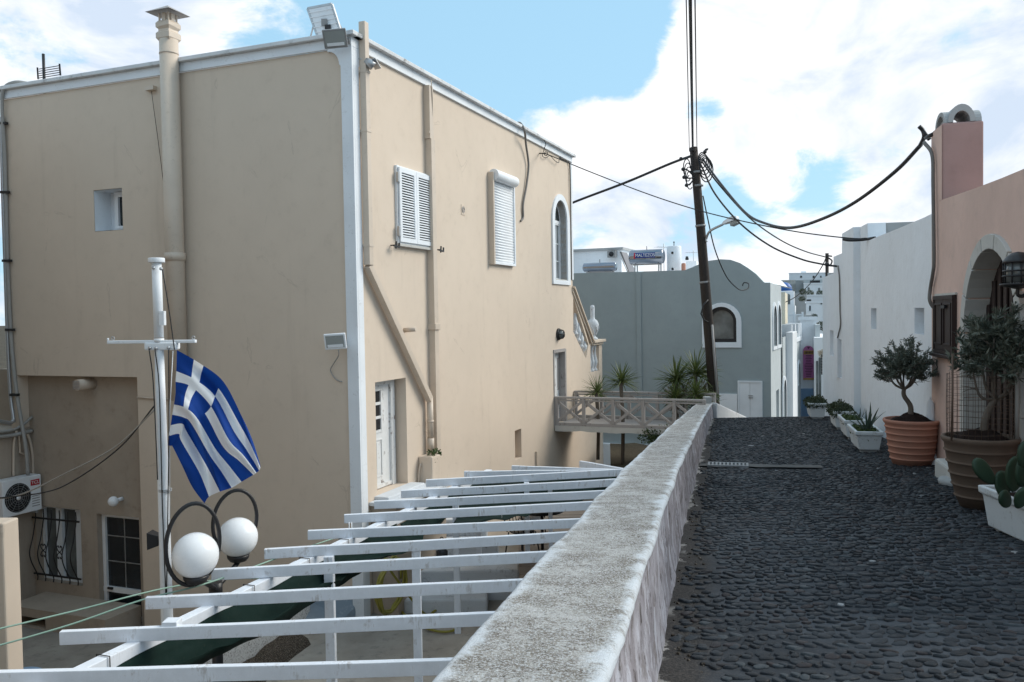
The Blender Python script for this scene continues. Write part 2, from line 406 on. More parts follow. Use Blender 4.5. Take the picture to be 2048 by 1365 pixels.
m_yellow = paint('yellow_hose_rubber', (0.26, 0.23, 0.04), 0.5, damt=0.3)
m_rope = paint('green_rope', (0.26, 0.40, 0.33), 0.7, damt=0.2)
m_cable_w = paint('pale_cable', (0.34, 0.33, 0.31), 0.6, damt=0.3)
m_bluepaint = paint('peeling_blue_floor_paint', (0.22, 0.27, 0.32), 0.8, dirt=(0.52, 0.56, 0.60), damt=0.6, sc_=3, bump=0.6, chips=0.6)
m_stepp = paint('worn_white_step_paint', (0.60, 0.63, 0.66), 0.8, dirt=(0.20, 0.21, 0.22), damt=0.8, sc_=4, bump=0.6, chips=0.8)

# ================================================================== SETTING
def lane_z(Y):
    z = -(1.52 + 0.058 * Y)
    if Y > 21.5: z -= 0.035 * (min(Y, 29) - 21.5) ** 2 + max(0, Y - 29) * 0.12
    return z
def interp(tab, y):
    if y <= tab[0][0]:
        (a, b), (c, d) = tab[0], tab[1]
    else:
        for i in range(len(tab) - 1):
            (a, b), (c, d) = tab[i], tab[i + 1]
            if y <= c: break
    return b + (d - b) * (y - a) / (c - a)
XLT = [(-2, -1.16), (2.35, -0.250), (4.125, 0.160), (7.69, 1.0), (14, 2.60), (24.2, 5.26)]
def XL(Y): return interp(XLT, Y)
def XR(Y): return XL(Y) + 0.505 - 0.004 * max(0, Y - 8)
def XW(Y): return 2.975 + 0.25 * Y
def ztop(Y): return -(0.842 + 0.0735 * Y)

def mat_ground():
    b = NB('dry_earth'); n1 = b.noise(0.6, 6); n2 = b.noise(14, 6, 0.7)
    cc = b.mix(b.rng(n1, 0.3, 0.7), (0.055, 0.045, 0.035), (0.10, 0.085, 0.06)); cc = b.mix(b.rng(n2, 0.4, 0.7, 0, 0.6), cc, (0.03, 0.03, 0.02))
    b.bump(n2, 0.8, 0.04); return b.fin(cc, 0.95, 0.15)
m_ground = mat_ground()
def mat_yard():
    b = NB('worn_concrete_floor'); n1 = b.noise(0.7, 6, 0.62); n2 = b.noise(5, 7, 0.7); n3 = b.noise(45, 5, 0.7)
    cc = b.mix(b.rng(n1, 0.3, 0.7), (0.25, 0.225, 0.195), (0.39, 0.36, 0.315))
    cc = b.mix(b.rng(n2, 0.52, 0.70, 0, 0.55), cc, (0.13, 0.125, 0.12))
    cc = b.mix(b.rng(n3, 0.58, 0.72, 0, 0.35), cc, (0.42, 0.40, 0.37))
    b.bump(n3, 0.5, 0.01); return b.fin(cc, 0.9, 0.2)
m_yard = mat_yard()

mb = MB()
G = [(-900, -60, -6.4), (900, -60, -6.4), (900, 60, -6.4), (-900, 60, -6.4), (900, 1500, -6.4), (-900, 1500, -6.4)]
mb.add(G, [(0, 1, 2, 3), (3, 2, 4, 5)]); build(mb, 'ground', m_ground, kind='structure')

# hillside carrying the far town
mb = MB(); nx, ny = 40, 24; vs = []
for j in range(ny):
    for i in range(nx):
        X = -40 + i * 6.5; Y = 46 + j * 9.0
        h = -6.3 + max(0, min(1, (Y - 50) / 130)) ** 0.9 * 10.5 * (0.55 + 0.45 * math.sin((X + 20) * 0.012 + 0.6)) + noise.noise(V((X * 0.05, Y * 0.05, 1))) * 0.8
        vs.append((X, Y, h))
mb.add(vs, [(j * nx + i, j * nx + i + 1, (j + 1) * nx + i + 1, (j + 1) * nx + i) for j in range(ny - 1) for i in range(nx - 1)], smooth=True)
build(mb, 'hillside', m_ground, kind='structure')

# yard floors (upper one by the stairs, lower one by the alcove)
mb = MB(); mb.add([(-5.2, 6.0, -5.15), (4.0, 6.0, -5.15), (5.6, 19.5, -5.15), (1.5, 22, -5.15), (-4.0, 14.2, -5.15)], [(0, 1, 2, 3, 4)])
mb.add([(-5.2, 6.0, -6.0), (-4.0, 14.2, -6.0), (-5.2, 6.0, -5.15), (-4.0, 14.2, -5.15)], [(0, 1, 3, 2)])
build(mb, 'yard_floor', m_yard, kind='structure')
mb = MB(); mb.add([(-14, -2, -5.95), (-4.6, -2, -5.95), (-3.9, 15, -5.95), (-14, 19, -5.95)], [(0, 1, 2, 3)])
build(mb, 'lower_yard_floor', m_yard, kind='structure')
# garden soil under the bridge
mb = MB(); vs = []
for j in range(14):
    for i in range(14):
        Y = 19.6 + j * 0.62; X = 0.112 * Y + 0.05 + i * 0.40
        vs.append((X, Y, -4.30 - 0.10 * max(0, 23 - Y) + noise.noise(V((X * 1.7, Y * 1.7, 3))) * 0.14))
mb.add(vs, [(j * 14 + i, j * 14 + i + 1, (j + 1) * 14 + i + 1, (j + 1) * 14 + i) for j in range(13) for i in range(13)], smooth=True)
b0 = [vs[i] for i in range(14)]
mb.add(b0 + [(x, y, -5.4) for x, y, z in b0], [(i, i + 1, 15 + i, 14 + i) for i in range(13)])
build(mb, 'garden_soil', m_ground, kind='structure')

# ---- lane
def mat_lane():
    b = NB('lane_mortar'); uvn = b.n.new('ShaderNodeUVMap'); sp = b.n.new('ShaderNodeSeparateXYZ'); b.l.new(uvn.outputs[0], sp.inputs[0]); u = sp.outputs[0]
    n1 = b.noise(1.3, 5); n2 = b.noise(9, 7, 0.7); n3 = b.noise(70, 4, 0.7)
    cc = b.mix(b.rng(n1, 0.35, 0.65), (0.030, 0.034, 0.040), (0.068, 0.075, 0.085))
    cc = b.mix(b.rng(n2, 0.50, 0.75, 0, 0.5), cc, (0.022, 0.024, 0.028))
    cc = b.mix(b.rng(n3, 0.56, 0.70, 0, 0.5), cc, (0.13, 0.12, 0.115))
    # brown grit along the wall, and old whitewash splashed at its foot
    cc = b.mix(b.rng(b.math('ADD', u, b.math('MULTIPLY', n2, 0.25)), 0.30, 0.50, 0.85, 0), cc, b.mix(b.rng(n3, .4, .62), (0.020, 0.017, 0.015), (0.070, 0.060, 0.052)))
    ed = b.math('ADD', u, b.math('MULTIPLY', b.noise(3.2, 8, 0.75, off=(3, 1, 0)), 0.62))
    pat = b.rng(b.noise(1.1, 3, off=(2, 5, 1)), 0.46, 0.54)
    cc = b.mix(b.math('MULTIPLY', b.rng(ed, 0.355, 0.368, 1, 0), pat), cc, (0.36, 0.34, 0.32))
    b.bump(b.math('ADD', n3, n2), 0.7, 0.008); return b.fin(cc, 0.8, 0.25)
m_lane = mat_lane()
def mat_cobble():
    b = NB('dark_slate_cobble'); oi = b.n.new('ShaderNodeObjectInfo')
    r = b.math('FRACT', b.math('ADD', b.geo.outputs['Random Per Island'], oi.outputs['Random']))
    r2 = b.math('FRACT', b.math('MULTIPLY', r, 17.3))
    cc = b.mix(b.rng(r, 0, 1, 0, 1, False), (0.005, 0.0065, 0.009), (0.021, 0.026, 0.032))
    cc = b.mix(b.rng(r2, 0.88, 0.92, 0, 0.7), cc, (0.055, 0.064, 0.070))
    cc = b.mix(b.rng(r2, 0.10, 0.08, 0, 0.6), cc, (0.030, 0.019, 0.018))
    cc = b.mix(b.rng(r2, 0.9975, 0.998, 0, 0.7), cc, (0.40, 0.40, 0.40))
    n = b.noise(25, 6, 0.65, (1, 1, 3)); cc = b.mix(b.rng(n, 0.5, 0.75, 0, 0.45), cc, (0.050, 0.060, 0.070))
    b.bump(b.math('ADD', n, b.noise(90, 4)), 0.5, 0.006)
    return b.fin(cc, b.rng(n, 0.3, 0.7, 0.48, 0.76), 0.32)
m_cobble = mat_cobble()
mb = MB(); vs = []; uv = []; YS = []; y = -4.0
while y < 60: YS.append(y); y += 0.35 if y < 12 else 0.8
nxl = 22
for Y in YS:
    x0 = XL(Y) + 0.2; x1 = XW(Y) + 0.25
    for i in range(nxl):
        X = x0 + (x1 - x0) * i / (nxl - 1)
        vs.append((X, Y, lane_z(Y) + 0.006 * noise.noise(V((X * 1.2, Y * 1.2, 0))) - 0.006)); uv.append((X - XR(Y), Y))
mb.add(vs, [(j * nxl + i, j * nxl + i + 1, (j + 1) * nxl + i + 1, (j + 1) * nxl + i) for j in range(len(YS) - 1) for i in range(nxl - 1)], smooth=True)
mb.uv = uv
lane = build(mb, 'lane', m_lane, kind='structure', fix=False)
# cobbles
def cobble_verts(r, seed):
    q = random.Random(seed); n = r; ring = []
    ph = q.random() * 6
    for k in range(n):
        g = 2 * math.pi * k / n + q.uniform(-0.22, 0.22)
        rr = 0.5 * (1 + q.uniform(-0.24, 0.14)); ring.append((math.cos(g), math.sin(g), rr))
    tx, ty = q.uniform(-0.42, 0.42), q.uniform(-0.5, 0.5)
    vs = [(c * rr, s * rr, -0.35) for c, s, rr in ring] + [(c * rr * 0.95, s * rr * 0.95, 0.30 + tx * c + ty * s) for c, s, rr in ring] \
        + [(c * rr * 0.80, s * rr * 0.80, 0.52 + 0.9 * (tx * c + ty * s)) for c, s, rr in ring] + [(0, 0, 0.58 + q.uniform(-.05, .08))]
    fs = []
    for lay in (0, n):
        fs += [(lay + k, lay + (k + 1) % n, lay + n + (k + 1) % n, lay + n + k) for k in range(n)]
    fs += [(2 * n + k, 2 * n + (k + 1) % n, 3 * n) for k in range(n)]
    return vs, fs
cob_me = []
for q in range(14):
    vs, fs = cobble_verts(8, 100 + q); me = bpy.data.meshes.new('cobble'); me.from_pydata(vs, [], fs)
    me.polygons.foreach_set('use_smooth', [True] * len(fs)); me.materials.append(m_cobble); cob_me.append((me, vs, fs))
stones = []; Y = 2.6; row = 0
while Y < 24.5:
    st = 0.072 if Y < 12 else 0.088
    x = XR(Y) + 0.06 + rnd.uniform(0, 0.06); xe = XW(Y) + 0.02
    while x < xe:
        wx = rnd.uniform(0.042, 0.098) * (1.3 if rnd.random() < .10 else 1); hy = rnd.uniform(0.62, 1.05) * st
        xc = x + wx / 2; yc = Y + rnd.uniform(-0.026, 0.026) + (0.02 if row % 2 else 0)
        ax = xc - XR(yc)
        skip = (ax < (0.34 if Y < 6.5 else .16) and noise.noise(V((xc * 2.3, yc * 1.6, 7))) > -0.05)
        # worn-flat mortar patches where the stones have sunk
        sink = 0.006 if noise.noise(V((xc * 0.9, yc * 0.7, 4))) > 0.24 else 0.0
        if not skip: stones.append((xc, yc, wx * 1.02, hy * 0.97, rnd.uniform(-0.5, 0.5), sink))
        x += wx + rnd.uniform(0.001, 0.012)
    Y += st; row += 1
def in_view(s):
    c = M3.transposed() @ V((s[0], s[1], lane_z(s[1])))
    if c.z > -0.1: return False
    px_ = CX + F * c.x / -c.z; py_ = CY - F * c.y / -c.z
    return -10 < px_ < 2060 and py_ < 1378
vis = [s for s in stones if in_view(s)]
vis.sort(key=lambda s: s[1])
def grate_zone(s):
    a = s[0] - XR(s[1]); return (11.95 < s[1] + 0.26 * a < 12.34 and a < 1.75)
vis = [s for s in vis if not grate_zone(s)]
for s in vis[:300]:
    me = cob_me[rnd.randrange(14)][0]; o = bpy.data.objects.new('cobble', me); col.objects.link(o); o.parent = lane
    o.location = V((s[0], s[1], lane_z(s[1]) - 0.001 - s[5]*.3)) - WL[lane.name]; o.rotation_euler = (math.atan(-0.058), 0, s[4]); o.scale = (s[2], s[3], 0.011)
mb = MB()
for s in vis[300:]:
    _, vs, fs = cob_me[rnd.randrange(14)]; c_, n_ = math.cos(s[4]), math.sin(s[4]); out = []
    for vx, vy, vz in vs:
        a, b_ = vx * s[2], vy * s[3]; X = s[0] + a * c_ - b_ * n_; Yq = s[1] + a * n_ + b_ * c_
        out.append((X, Yq, lane_z(Yq) - 0.001 - s[5]*.3 + vz * 0.011))
    mb.add(out, fs, smooth=True)
build(mb, 'cobble_field', m_cobble, lane, kind='stuff', fix=False)
# cement drain strip with its grate across the lane
GL = Frame((XR(12.0), 12.0), (1, -0.26), (0.26, 1))
m_cement = plaster('light_cement', (0.115, 0.112, 0.108), damt=0.6, var=0.2, bump=0.8)
mb = MB(); nseg = 20; vs = []
for i in range(nseg + 1):
    a = 0.05 + 1.65 * i / nseg
    for k, dd in enumerate((-0.02, 0.30)):
        p = GL.P(a, dd + 0.10 * noise.noise(V((a * 5, k * 3, 0))), 0); vs.append((p.x, p.y, lane_z(p.y) + 0.016))
mb.add(vs, [(2 * i, 2 * i + 2, 2 * i + 3, 2 * i + 1) for i in range(nseg)])
build(mb, 'cement_strip', m_cement, kind='structure')
gr = thing('drain_grate', GL.P(0.45, 0.15, lane_z(12.1)), 'pale slotted drain grate set in the lane at the foot of the parapet', 'drain grate')
m_grate = paint('grate_iron', (0.27, 0.275, 0.28), 0.6, damt=0.5)
zt = lane_z(12.02) + 0.026
mb = MB(); mb.box(GL, 0.16, 0.72, 0.0, 0.03, zt - .02, zt + 0.012); mb.box(GL, 0.16, 0.72, 0.26, 0.29, zt - .03, zt + 0.005)
mb.box(GL, 0.16, 0.19, 0.03, 0.26, zt - .02, zt + .008); mb.box(GL, 0.69, 0.72, 0.03, 0.26, zt - .02, zt + .008); build(mb, 'frame', m_grate, gr)
for k in range(9):
    mb = MB(); mb.box(GL, 0.215 + k * 0.053, 0.24 + k * 0.053, 0.035, 0.255, zt - .02, zt + .006); build(mb, 'bar', m_grate, gr)
mb = MB(); mb.box(GL, 0.19, 0.69, 0.03, 0.26, zt - .025, zt - 0.02); build(mb, 'pit', m_dark, gr)

# ---- parapet with its retaining wall
def mat_parapet():
    b = NB('lichened_whitewashed_top'); uvn = b.n.new('ShaderNodeUVMap'); sp = b.n.new('ShaderNodeSeparateXYZ'); b.l.new(uvn.outputs[0], sp.inputs[0]); u = sp.outputs[0]
    n0 = b.noise(1.6, 6, 0.6); n1 = b.noise(7, 8, 0.72); n2 = b.noise(38, 6, 0.75); n3 = b.noise(120, 4, 0.75)
    base = b.mix(b.rng(n1, 0.38, 0.62), (0.24, 0.22, 0.19), (0.46, 0.45, 0.43))
    base = b.mix(b.rng(b.math('ADD', b.math('MULTIPLY', n2, .7), b.math('MULTIPLY', b.noise(3.2, 5, .6, off=(1, 8, 2)), .45)), 0.55, 0.66, 0, 0.75), base, (0.15, 0.125, 0.10))
    base = b.mix(b.rng(n3, 0.50, 0.57, 0, 0.8), base, (0.60, 0.62, 0.64))
    base = b.mix(b.rng(b.noise(75, 5, 0.8, off=(2, 2, 2)), 0.57, 0.62, 0, 0.9), base, (0.030, 0.026, 0.022))
    edge = b.math('ABSOLUTE', b.math('SUBTRACT', u, 0.5))
    ew = b.math('ADD', edge, b.math('MULTIPLY', b.math('SUBTRACT', b.math('ADD', n1, b.math('MULTIPLY', n2, 0.6)), 0.8), 0.55))
    ew = b.math('ADD', ew, b.math('MULTIPLY', b.math('SUBTRACT', n0, 0.5), 0.45))
    cc = b.mix(b.rng(ew, 0.33, 0.50, 0, 0.9), base, (0.66, 0.70, 0.74))
    cc = b.mix(b.rng(b.noise(95, 5, 0.8, off=(7, 2, 5)), 0.64, 0.70, 0, 0.6), cc, (0.05, 0.045, 0.04))
    b.bump(b.math('ADD', b.math('MULTIPLY', n2, 0.8), n3), 0.8, 0.012); return b.fin(cc, 0.92, 0.2)
def mat_wallface():
    b = NB('flaking_mauve_whitewash')
    n1 = b.noise(2.2, 7, 0.65); n2 = b.noise(9, 7, 0.7, (1, 1, 0.7)); n3 = b.noise(16, 7, 0.75, (1, 1, 0.42)); n4 = b.noise(70, 4, 0.7)
    cc = b.mix(b.rng(n1, 0.35, 0.65), (0.23, 0.21, 0.225), (0.42, 0.405, 0.44))
    cc = b.mix(b.rng(n2, 0.50, 0.64, 0, 0.7), cc, (0.17, 0.145, 0.135))
    cc = b.mix(b.rng(n3, 0.56, 0.61, 0, 0.85), cc, (0.05, 0.04, 0.035))
    cc = b.mix(b.rng(b.noise(5, 7, 0.7, (1, 1, 0.8), off=(8, 8, 1)), 0.54, 0.58, 0, 0.75), cc, (0.47, 0.47, 0.52))
    b.bump(b.math('ADD', b.math('MULTIPLY', n3, 1.2), b.math('ADD', n2, b.math('MULTIPLY', n4, 0.4))), 0.55, 0.015); return b.fin(cc, 0.9, 0.2)
m_ptop = mat_parapet(); m_pface = mat_wallface()
mb = MB(); Ys = []; y = -1.6
while y < 23.6: Ys.append(y); y += 0.035 if y < 6 else (0.06 if y < 12 else 0.14)
prof = []   # (u across 0..1 from left, extra drop, kind) ; left face, rounded top, right face
prof += [('L', -1.0, 0), ('L', -0.45, 0), ('L', -0.16, 0)]
for k in range(5): g = k / 4 * math.pi / 2; prof.append(('TL', g, 0))
for k in range(1, 14): prof.append(('T', k / 14, 0))
for k in range(5): g = k / 4 * math.pi / 2; prof.append(('TR', g, 0))
for k in range(1, 25): prof.append(('R', k / 24, 0))
vs = []; uv = []; R0 = 0.030; npf = len(prof); mis = []
for Y in Ys:
    xl, xr, zt_ = XL(Y), XR(Y), ztop(Y); zl = lane_z(Y)
    wob = 0.020 * noise.noise(V((0.3, Y * 1.1, 0))) + 0.010 * noise.noise(V((0.3, Y * 4, 0)))
    wobr = 0.012 * noise.noise(V((5.3, Y * 1.4, 0))) + 0.003 * noise.noise(V((5.3, Y * 9, 0)))
    ch = noise.noise(V((9, Y * 2.3, 0))); chip = max(0, ch - 0.42) * 0.10
    for kd, t, _ in prof:
        if kd == 'L': p = V((xl + wob, Y, zt_ + t if t > -0.9 else -6.1)); u_ = -0.05
        elif kd == 'TL': p = V((xl + wob + R0 * (1 - math.cos(t)), Y, zt_ - R0 * (1 - math.sin(t)))); u_ = 0.0 + 0.06 * t / 1.57
        elif kd == 'T': p = V((xl + wob + R0 + (xr + wobr - xl - wob - 2 * R0) * t, Y, zt_)); u_ = 0.08 + 0.84 * t
        elif kd == 'TR': p = V((xr + wobr - chip - R0 + R0 * math.sin(t), Y, zt_ - chip * 0.7 - R0 * (1 - math.cos(t)))); u_ = 0.94 + 0.06 * t / 1.57
        else:
            zb = zl - 0.05; p = V((xr + wobr - 0.012 + 0.050 * t ** 1.5, Y, zt_ - R0 - (zt_ - R0 - zb) * t)); u_ = 1.0 + t
            nn = noise.noise(V((p.x * 2, p.y * 2.2, p.z * 4.5))); nf = noise.noise(V((p.x * 9, p.y * 6, p.z * 9)))
            p.x += (0.008 * nn + 0.004 * nf + (0.007 if nn > 0.25 else 0)) * min(1, t * 3)
        if kd in ('T', 'TL', 'TR'):
            p.z += 0.007 * noise.noise(p * 1.6) + 0.0035 * noise.noise(p * 11) + 0.003 * noise.noise(p * 30)
        vs.append(p); uv.append((u_, Y))
nY = len(Ys); fs = []; 
for j in range(nY - 1):
    for i in range(npf - 1):
        fs.append((j * npf + i, j * npf + i + 1, (j + 1) * npf + i + 1, (j + 1) * npf + i))
mb.add(vs, fs, smooth=True)
for q, f in enumerate(fs):
    i = q % (npf - 1); mb.mi[q] = 0 if i < 3 + 5 + 13 + 4 else 1
mb.add([vs[(nY - 1) * npf + i] for i in range(npf)], [tuple(range(npf))], 1); uv += [uv[(nY - 1) * npf + i] for i in range(npf)]
mb.uv = uv
o = build(mb, 'parapet_wall', [m_ptop, m_pface], label='low whitewashed stone parapet with speckled lichened top beside the cobbled lane', cat='wall', fix=True)
# broken ramp of wall that drops away beyond the parapet end
mb = MB(); A = at(1437, 806, 23.4); B = at(1500, 834, 25.5); 
mb.hexa([(A.x - .05, A.y, -5), (B.x, B.y, -5), (B.x - .3, B.y + .35, -5), (A.x - .35, A.y + .35, -5),
         (A.x - .05, A.y, A.z), (B.x, B.y, B.z - .05), (B.x - .3, B.y + .35, B.z - .05), (A.x - .35, A.y + .35, A.z)])
build(mb, 'ramp_wall', m_cap, label='short stained wall sloping down beyond the far end of the parapet', cat='wall', bevel=0.03)

# ================================================================== BEIGE HOUSE
TH = math.radians(21.6); YC = 14.3
oC = V((ray(713, 640).x * YC, YC))
RF = Frame(oC, (math.sin(TH), math.cos(TH)), (math.cos(TH), -math.sin(TH)))       # face towards the lane
LF = Frame(oC, (-math.cos(TH), math.sin(TH)), (-math.sin(TH), -math.cos(TH)))     # face towards the camera
print('R cap z', RF.px(729, 77, .15), RF.px(1146, 313, .15), RF.px(860, 148, .15), 'fascia', RF.px(729, 104), RF.px(1132, 322))
print('L cap z', LF.px(690, 69, .15), LF.px(8, 175, .15), 'fas', LF.px(640, 103), LF.px(14, 195))
ZC = (RF.z_(729, 77, .15) + LF.z_(690, 69, .15)) / 2 + .06
house = thing('beige_house', (oC.x, oC.y, -5.3), 'two storey beige rendered house with white corner strip and white cornice beside the lane', 'house')
ZF = (RF.z_(729, 103) + LF.z_(640, 102)) / 2 - .035
sE = RF.s_(1143, 420)
p = RF.px
def sl(x, y, d=0): return RF.px(x, y, d)
holes = []
def hrect(fr, x0, x1, y0, y1, d=0):   # rectangle on the facade from its left/right edges and the heights of its top and bottom at the left edge
    ym = (y0 + y1) / 2; s0 = fr.s_(x0, ym, d); s1 = fr.s_(x1, ym, d)
    return s0, s1, fr.z_(x0, y1, d), fr.z_(x0, y0, d)
door1 = hrect(RF, 752.5, 814, 765, 992)
aw_o = hrect(RF, 1103, 1137.5, 389, 571)          # arched window surround (outer)
aw_o = (aw_o[0], aw_o[1], RF.z_(1103, 568), RF.z_(1119, 389))
awi = (RF.s_(1108, 480), RF.s_(1132.5, 480), RF.z_(1108, 560), RF.z_(1119, 401))
door2 = hrect(RF, 1108, 1132, 705, 852)
niche = hrect(RF, 1030, 1043, 862, 921)
shut = hrect(RF, 790, 859, 331, 487)
roll = hrect(RF, 979, 1027, 360, 527)
wallz = -6.3
# stair side at the far end, in the same plane
st_pts = [RF.px(1205, 900), RF.px(1205, 684), RF.px(1182, 683), RF.px(1144, 574)]
sX = RF.s_(1205, 780)
zc1 = RF.z_(1183, 681); 
bal_hole = [RF.px(1146.5, 594), RF.px(1146.5, 664), RF.px(1172, 718), RF.px(1177, 690)]
pier_hole = list(hrect(RF, 1181, 1198, 687, 746)); 
outer = [(.003, wallz), (sX, wallz), (sX, RF.z_(1205, 686)), (RF.s_(1180, 683), RF.z_(1205, 686)), (sE, RF.z_(1144, 574)), (sE, ZF), (.003, ZF)]
hs = [(rect(*door1), 0.34, False), (arch(*awi), 0.26, False), (rect(*door2), 0.24, False), (rect(*niche), 0.30, True),
      (bal_hole, 0.30, False), (rect(*pier_hole), 0.30, False)]
mb = MB(); B1, B2 = RF.s_(1010, 700), RF.s_(1075, 700)
mb.holed(RF, rect(.003, B1, wallz, ZF), hs[0:1], 0.0, .34, False, sides=False)
mb.holed(RF, rect(B1, B2, wallz, ZF), hs[3:4], 0.0, .34, False, sides=False)
zms = (door2[3] + awi[2]) / 2
mb.holed(RF, rect(B2, sE, zms, ZF), hs[1:2], 0.0, .34, False, sides=False)
mb.holed(RF, rect(B2, sE, wallz, zms), hs[2:3], 0.0, .34, False, sides=False)
sM = (bal_hole[2][0] + ph0) / 2 if False else (max(p_[0] for p_ in bal_hole) + pier_hole[0]) / 2
zM = RF.z_(1205, 686)
mb.holed(RF, [(sE, wallz), (sM, wallz), (sM, zM), (sE, RF.z_(1144, 574))], [(bal_hole, .30, False)], 0.0, .34, False, sides=False)
h0, h1, g0_, g1_ = pier_hole; zTp = RF.z_(1205, 686); sq_ = lambda u0, u1, w0, w1: mb.add([RF.P(u0, 0, w0), RF.P(u1, 0, w0), RF.P(u1, 0, w1), RF.P(u0, 0, w1)], [(0, 1, 2, 3)])
sq_(sM, sX, wallz, g0_); sq_(sM, h0, g0_, zTp); sq_(h1, sX, g0_, zTp); sq_(h0, h1, g1_, zTp)
mb.add([RF.P(u, 0, z) for u, z in rect(h0, h1, g0_, g1_)] + [RF.P(u, -.3, z) for u, z in rect(h0, h1, g0_, g1_)], [(i, (i + 1) % 4, 4 + (i + 1) % 4, 4 + i) for i in range(4)])
n_ = len(outer); A_ = [RF.P(u, 0, z) for u, z in outer]; B_ = [RF.P(u, -.34, z) for u, z in outer]
mb.add(A_ + B_, [(i, (i + 1) % n_, n_ + (i + 1) % n_, n_ + i) for i in range(n_)])
build(mb, 'wall', m_beige, house, fix=False)
# face towards the camera
alc = [LF.px(37, 749), LF.px(277, 757)]
al_s0 = LF.s_(277, 850); al_s1 = LF.s_(36, 800); al_zt = (alc[0][1] + alc[1][1]) / 2
lw = hrect(LF, 245, 188, 376, 460)
sL = LF.s_(4, 300)
outer = rect(0, sL, wallz, ZF)
outer = [(.003, wallz), (al_s0, wallz), (al_s0, al_zt), (al_s1, al_zt), (al_s1, wallz), (sL, wallz), (sL, ZF), (.003, ZF)]
mb = MB().holed(LF, outer, [(rect(*lw), 0.42, False)], 0.0, 0.34, False)
o = build(mb, 'wall', m_beige, house, fix=False)
# white-painted reveal of the small window
DA = -0.24
mb = MB()
s0, s1, z0, z1 = lw
for a, b_ in (((s0, z0), (s1, z0)), ((s1, z0), (s1, z1)), ((s1, z1), (s0, z1)), ((s0, z1), (s0, z0))):
    k = 0.006; cx_, cz_ = (s0 + s1) / 2, (z0 + z1) / 2
    ina = [(u + (cx_ - u) * 0.02, z + (cz_ - z) * 0.02) for u, z in (a, b_)]
    mb.add([LF.P(*(ina[0][0], -.006, ina[0][1])), LF.P(ina[1][0], -.006, ina[1][1]), LF.P(ina[1][0], -.42, ina[1][1]), LF.P(ina[0][0], -.42, ina[0][1])], [(0, 1, 2, 3)])
build(mb, 'window_reveal', m_wwash, house)
# alcove back wall with its own window and door
adoor = hrect(LF, 281, 197, 1028, 1250, DA); adoor = (adoor[0], adoor[1], -5.95, LF.z_(281, 1036, DA))
awin = hrect(LF, 163, 74, 1020, 1168, DA); awin = (awin[0], awin[1], LF.z_(163, 1172, DA), LF.z_(163, 1020, DA))
mb = MB().holed(LF, rect(al_s0 - .3, al_s1 + .9, wallz, al_zt + .1), [(rect(*adoor), 0.22, False), (rect(*awin), 0.22, False)], DA, 0.25, True)
build(mb, 'alcove_wall', m_beige_shade, house, fix=False)
# far return, roof slab and back so the house is a closed body
mb = MB(); mb.prism(XYZ, [(0, 0)] * 0 or [(0, 0), (1, 0), (0, 1)], 0, 0.001) if False else None
def poly_slab(mb, pts, z0, z1, mi=0):
    n = len(pts); a = [V((x, y, z0)) for x, y in pts]; b = [V((x, y, z1)) for x, y in pts]
    mb.add(a, [tuple(range(n))[::-1]], mi); mb.add(b, [tuple(range(n))], mi)
    mb.add(a + b, [(i, (i + 1) % n, n + (i + 1) % n, n + i) for i in range(n)], mi); return mb
def xy(v): return (v.x, v.y)
c0 = RF.P(.2, -.34, 0); c1 = RF.P(sE, -.34, 0); c3_ = LF.P(sL, -.34, 0); c2 = c1 + LF.S * (sL - .34)
mb = MB(); poly_slab(mb, [xy(RF.P(.34, -.34, 0)), xy(c1), xy(c2), xy(c3_)], ZF - .25, ZF - .05); build(mb, 'roof', m_cap, house)
mb = MB(); mb.add([RF.P(sE, -.34, wallz), c1 + LF.S * (sL - .34) + V((0, 0, wallz)), c1 + LF.S * (sL - .34) + V((0, 0, ZF)), RF.P(sE, -.34, ZF)], [(0, 1, 2, 3)])
mb.add([c3_ + V((0, 0, wallz)), c1 + LF.S * (sL - .34) + V((0, 0, wallz)), c1 + LF.S * (sL - .34) + V((0, 0, ZF)), c3_ + V((0, 0, ZF))], [(0, 1, 2, 3)])
build(mb, 'back_wall', m_beige, house)
# cornice: fascia and weathered cap
mb = MB(); mb.box(RF, 0.001, sE + .0, 0.0, 0.05, ZF, ZC - 0.075); build(mb, 'fascia', m_white, house, bevel=0.006)
mb = MB(); mb.box(LF, -0.05, sL, 0.0, 0.05, ZF, ZC - 0.075); build(mb, 'fascia', m_white, house, bevel=0.006)
mb = MB(); mb.box(RF, 0.002, sE + .10, -0.30, 0.14, ZC - 0.075, ZC); build(mb, 'cap', m_cap, house, bevel=0.012)
mb = MB(); mb.box(LF, -0.14, sL + .05, -0.30, 0.14, ZC - 0.075, ZC); build(mb, 'cap', m_cap, house, bevel=0.012)
# corner strip with its curved bracket heads
zb = wallz
wl_ = LF.s_(690, 300) ; wr_ = RF.s_(725, 300)
print('strip widths', wl_, wr_)
wl_ = 0.17; wr_ = 0.165
def head(fr, s_in, s_out, w0):
    pts = [(s_in, zb), (w0, zb), (w0, ZF - .30)]
    for k in range(9):
        g = k / 8 * math.pi / 2; pts.append((w0 + .03 + (s_out - w0 - .03) * (1 - math.cos(g)), ZF - .27 + .23 * math.sin(g)))
    pts += [(s_out, ZF - .001), (s_in, ZF - .001)]; return pts
mb = MB().prism(LF, head(LF, -0.05, 0.42, wl_), 0.0, 0.05); build(mb, 'corner_strip', m_white, house, bevel=0.006)
mb = MB().prism(RF, head(RF, 0.001, 0.24, wr_), 0.0, 0.05); build(mb, 'corner_strip', m_white, house, bevel=0.006)
mb = MB(); mb.box(RF, sE - .10, sE + .03, 0.0, 0.03, RF.z_(1144, 560), ZF - .001); build(mb, 'corner_strip', m_white, house)

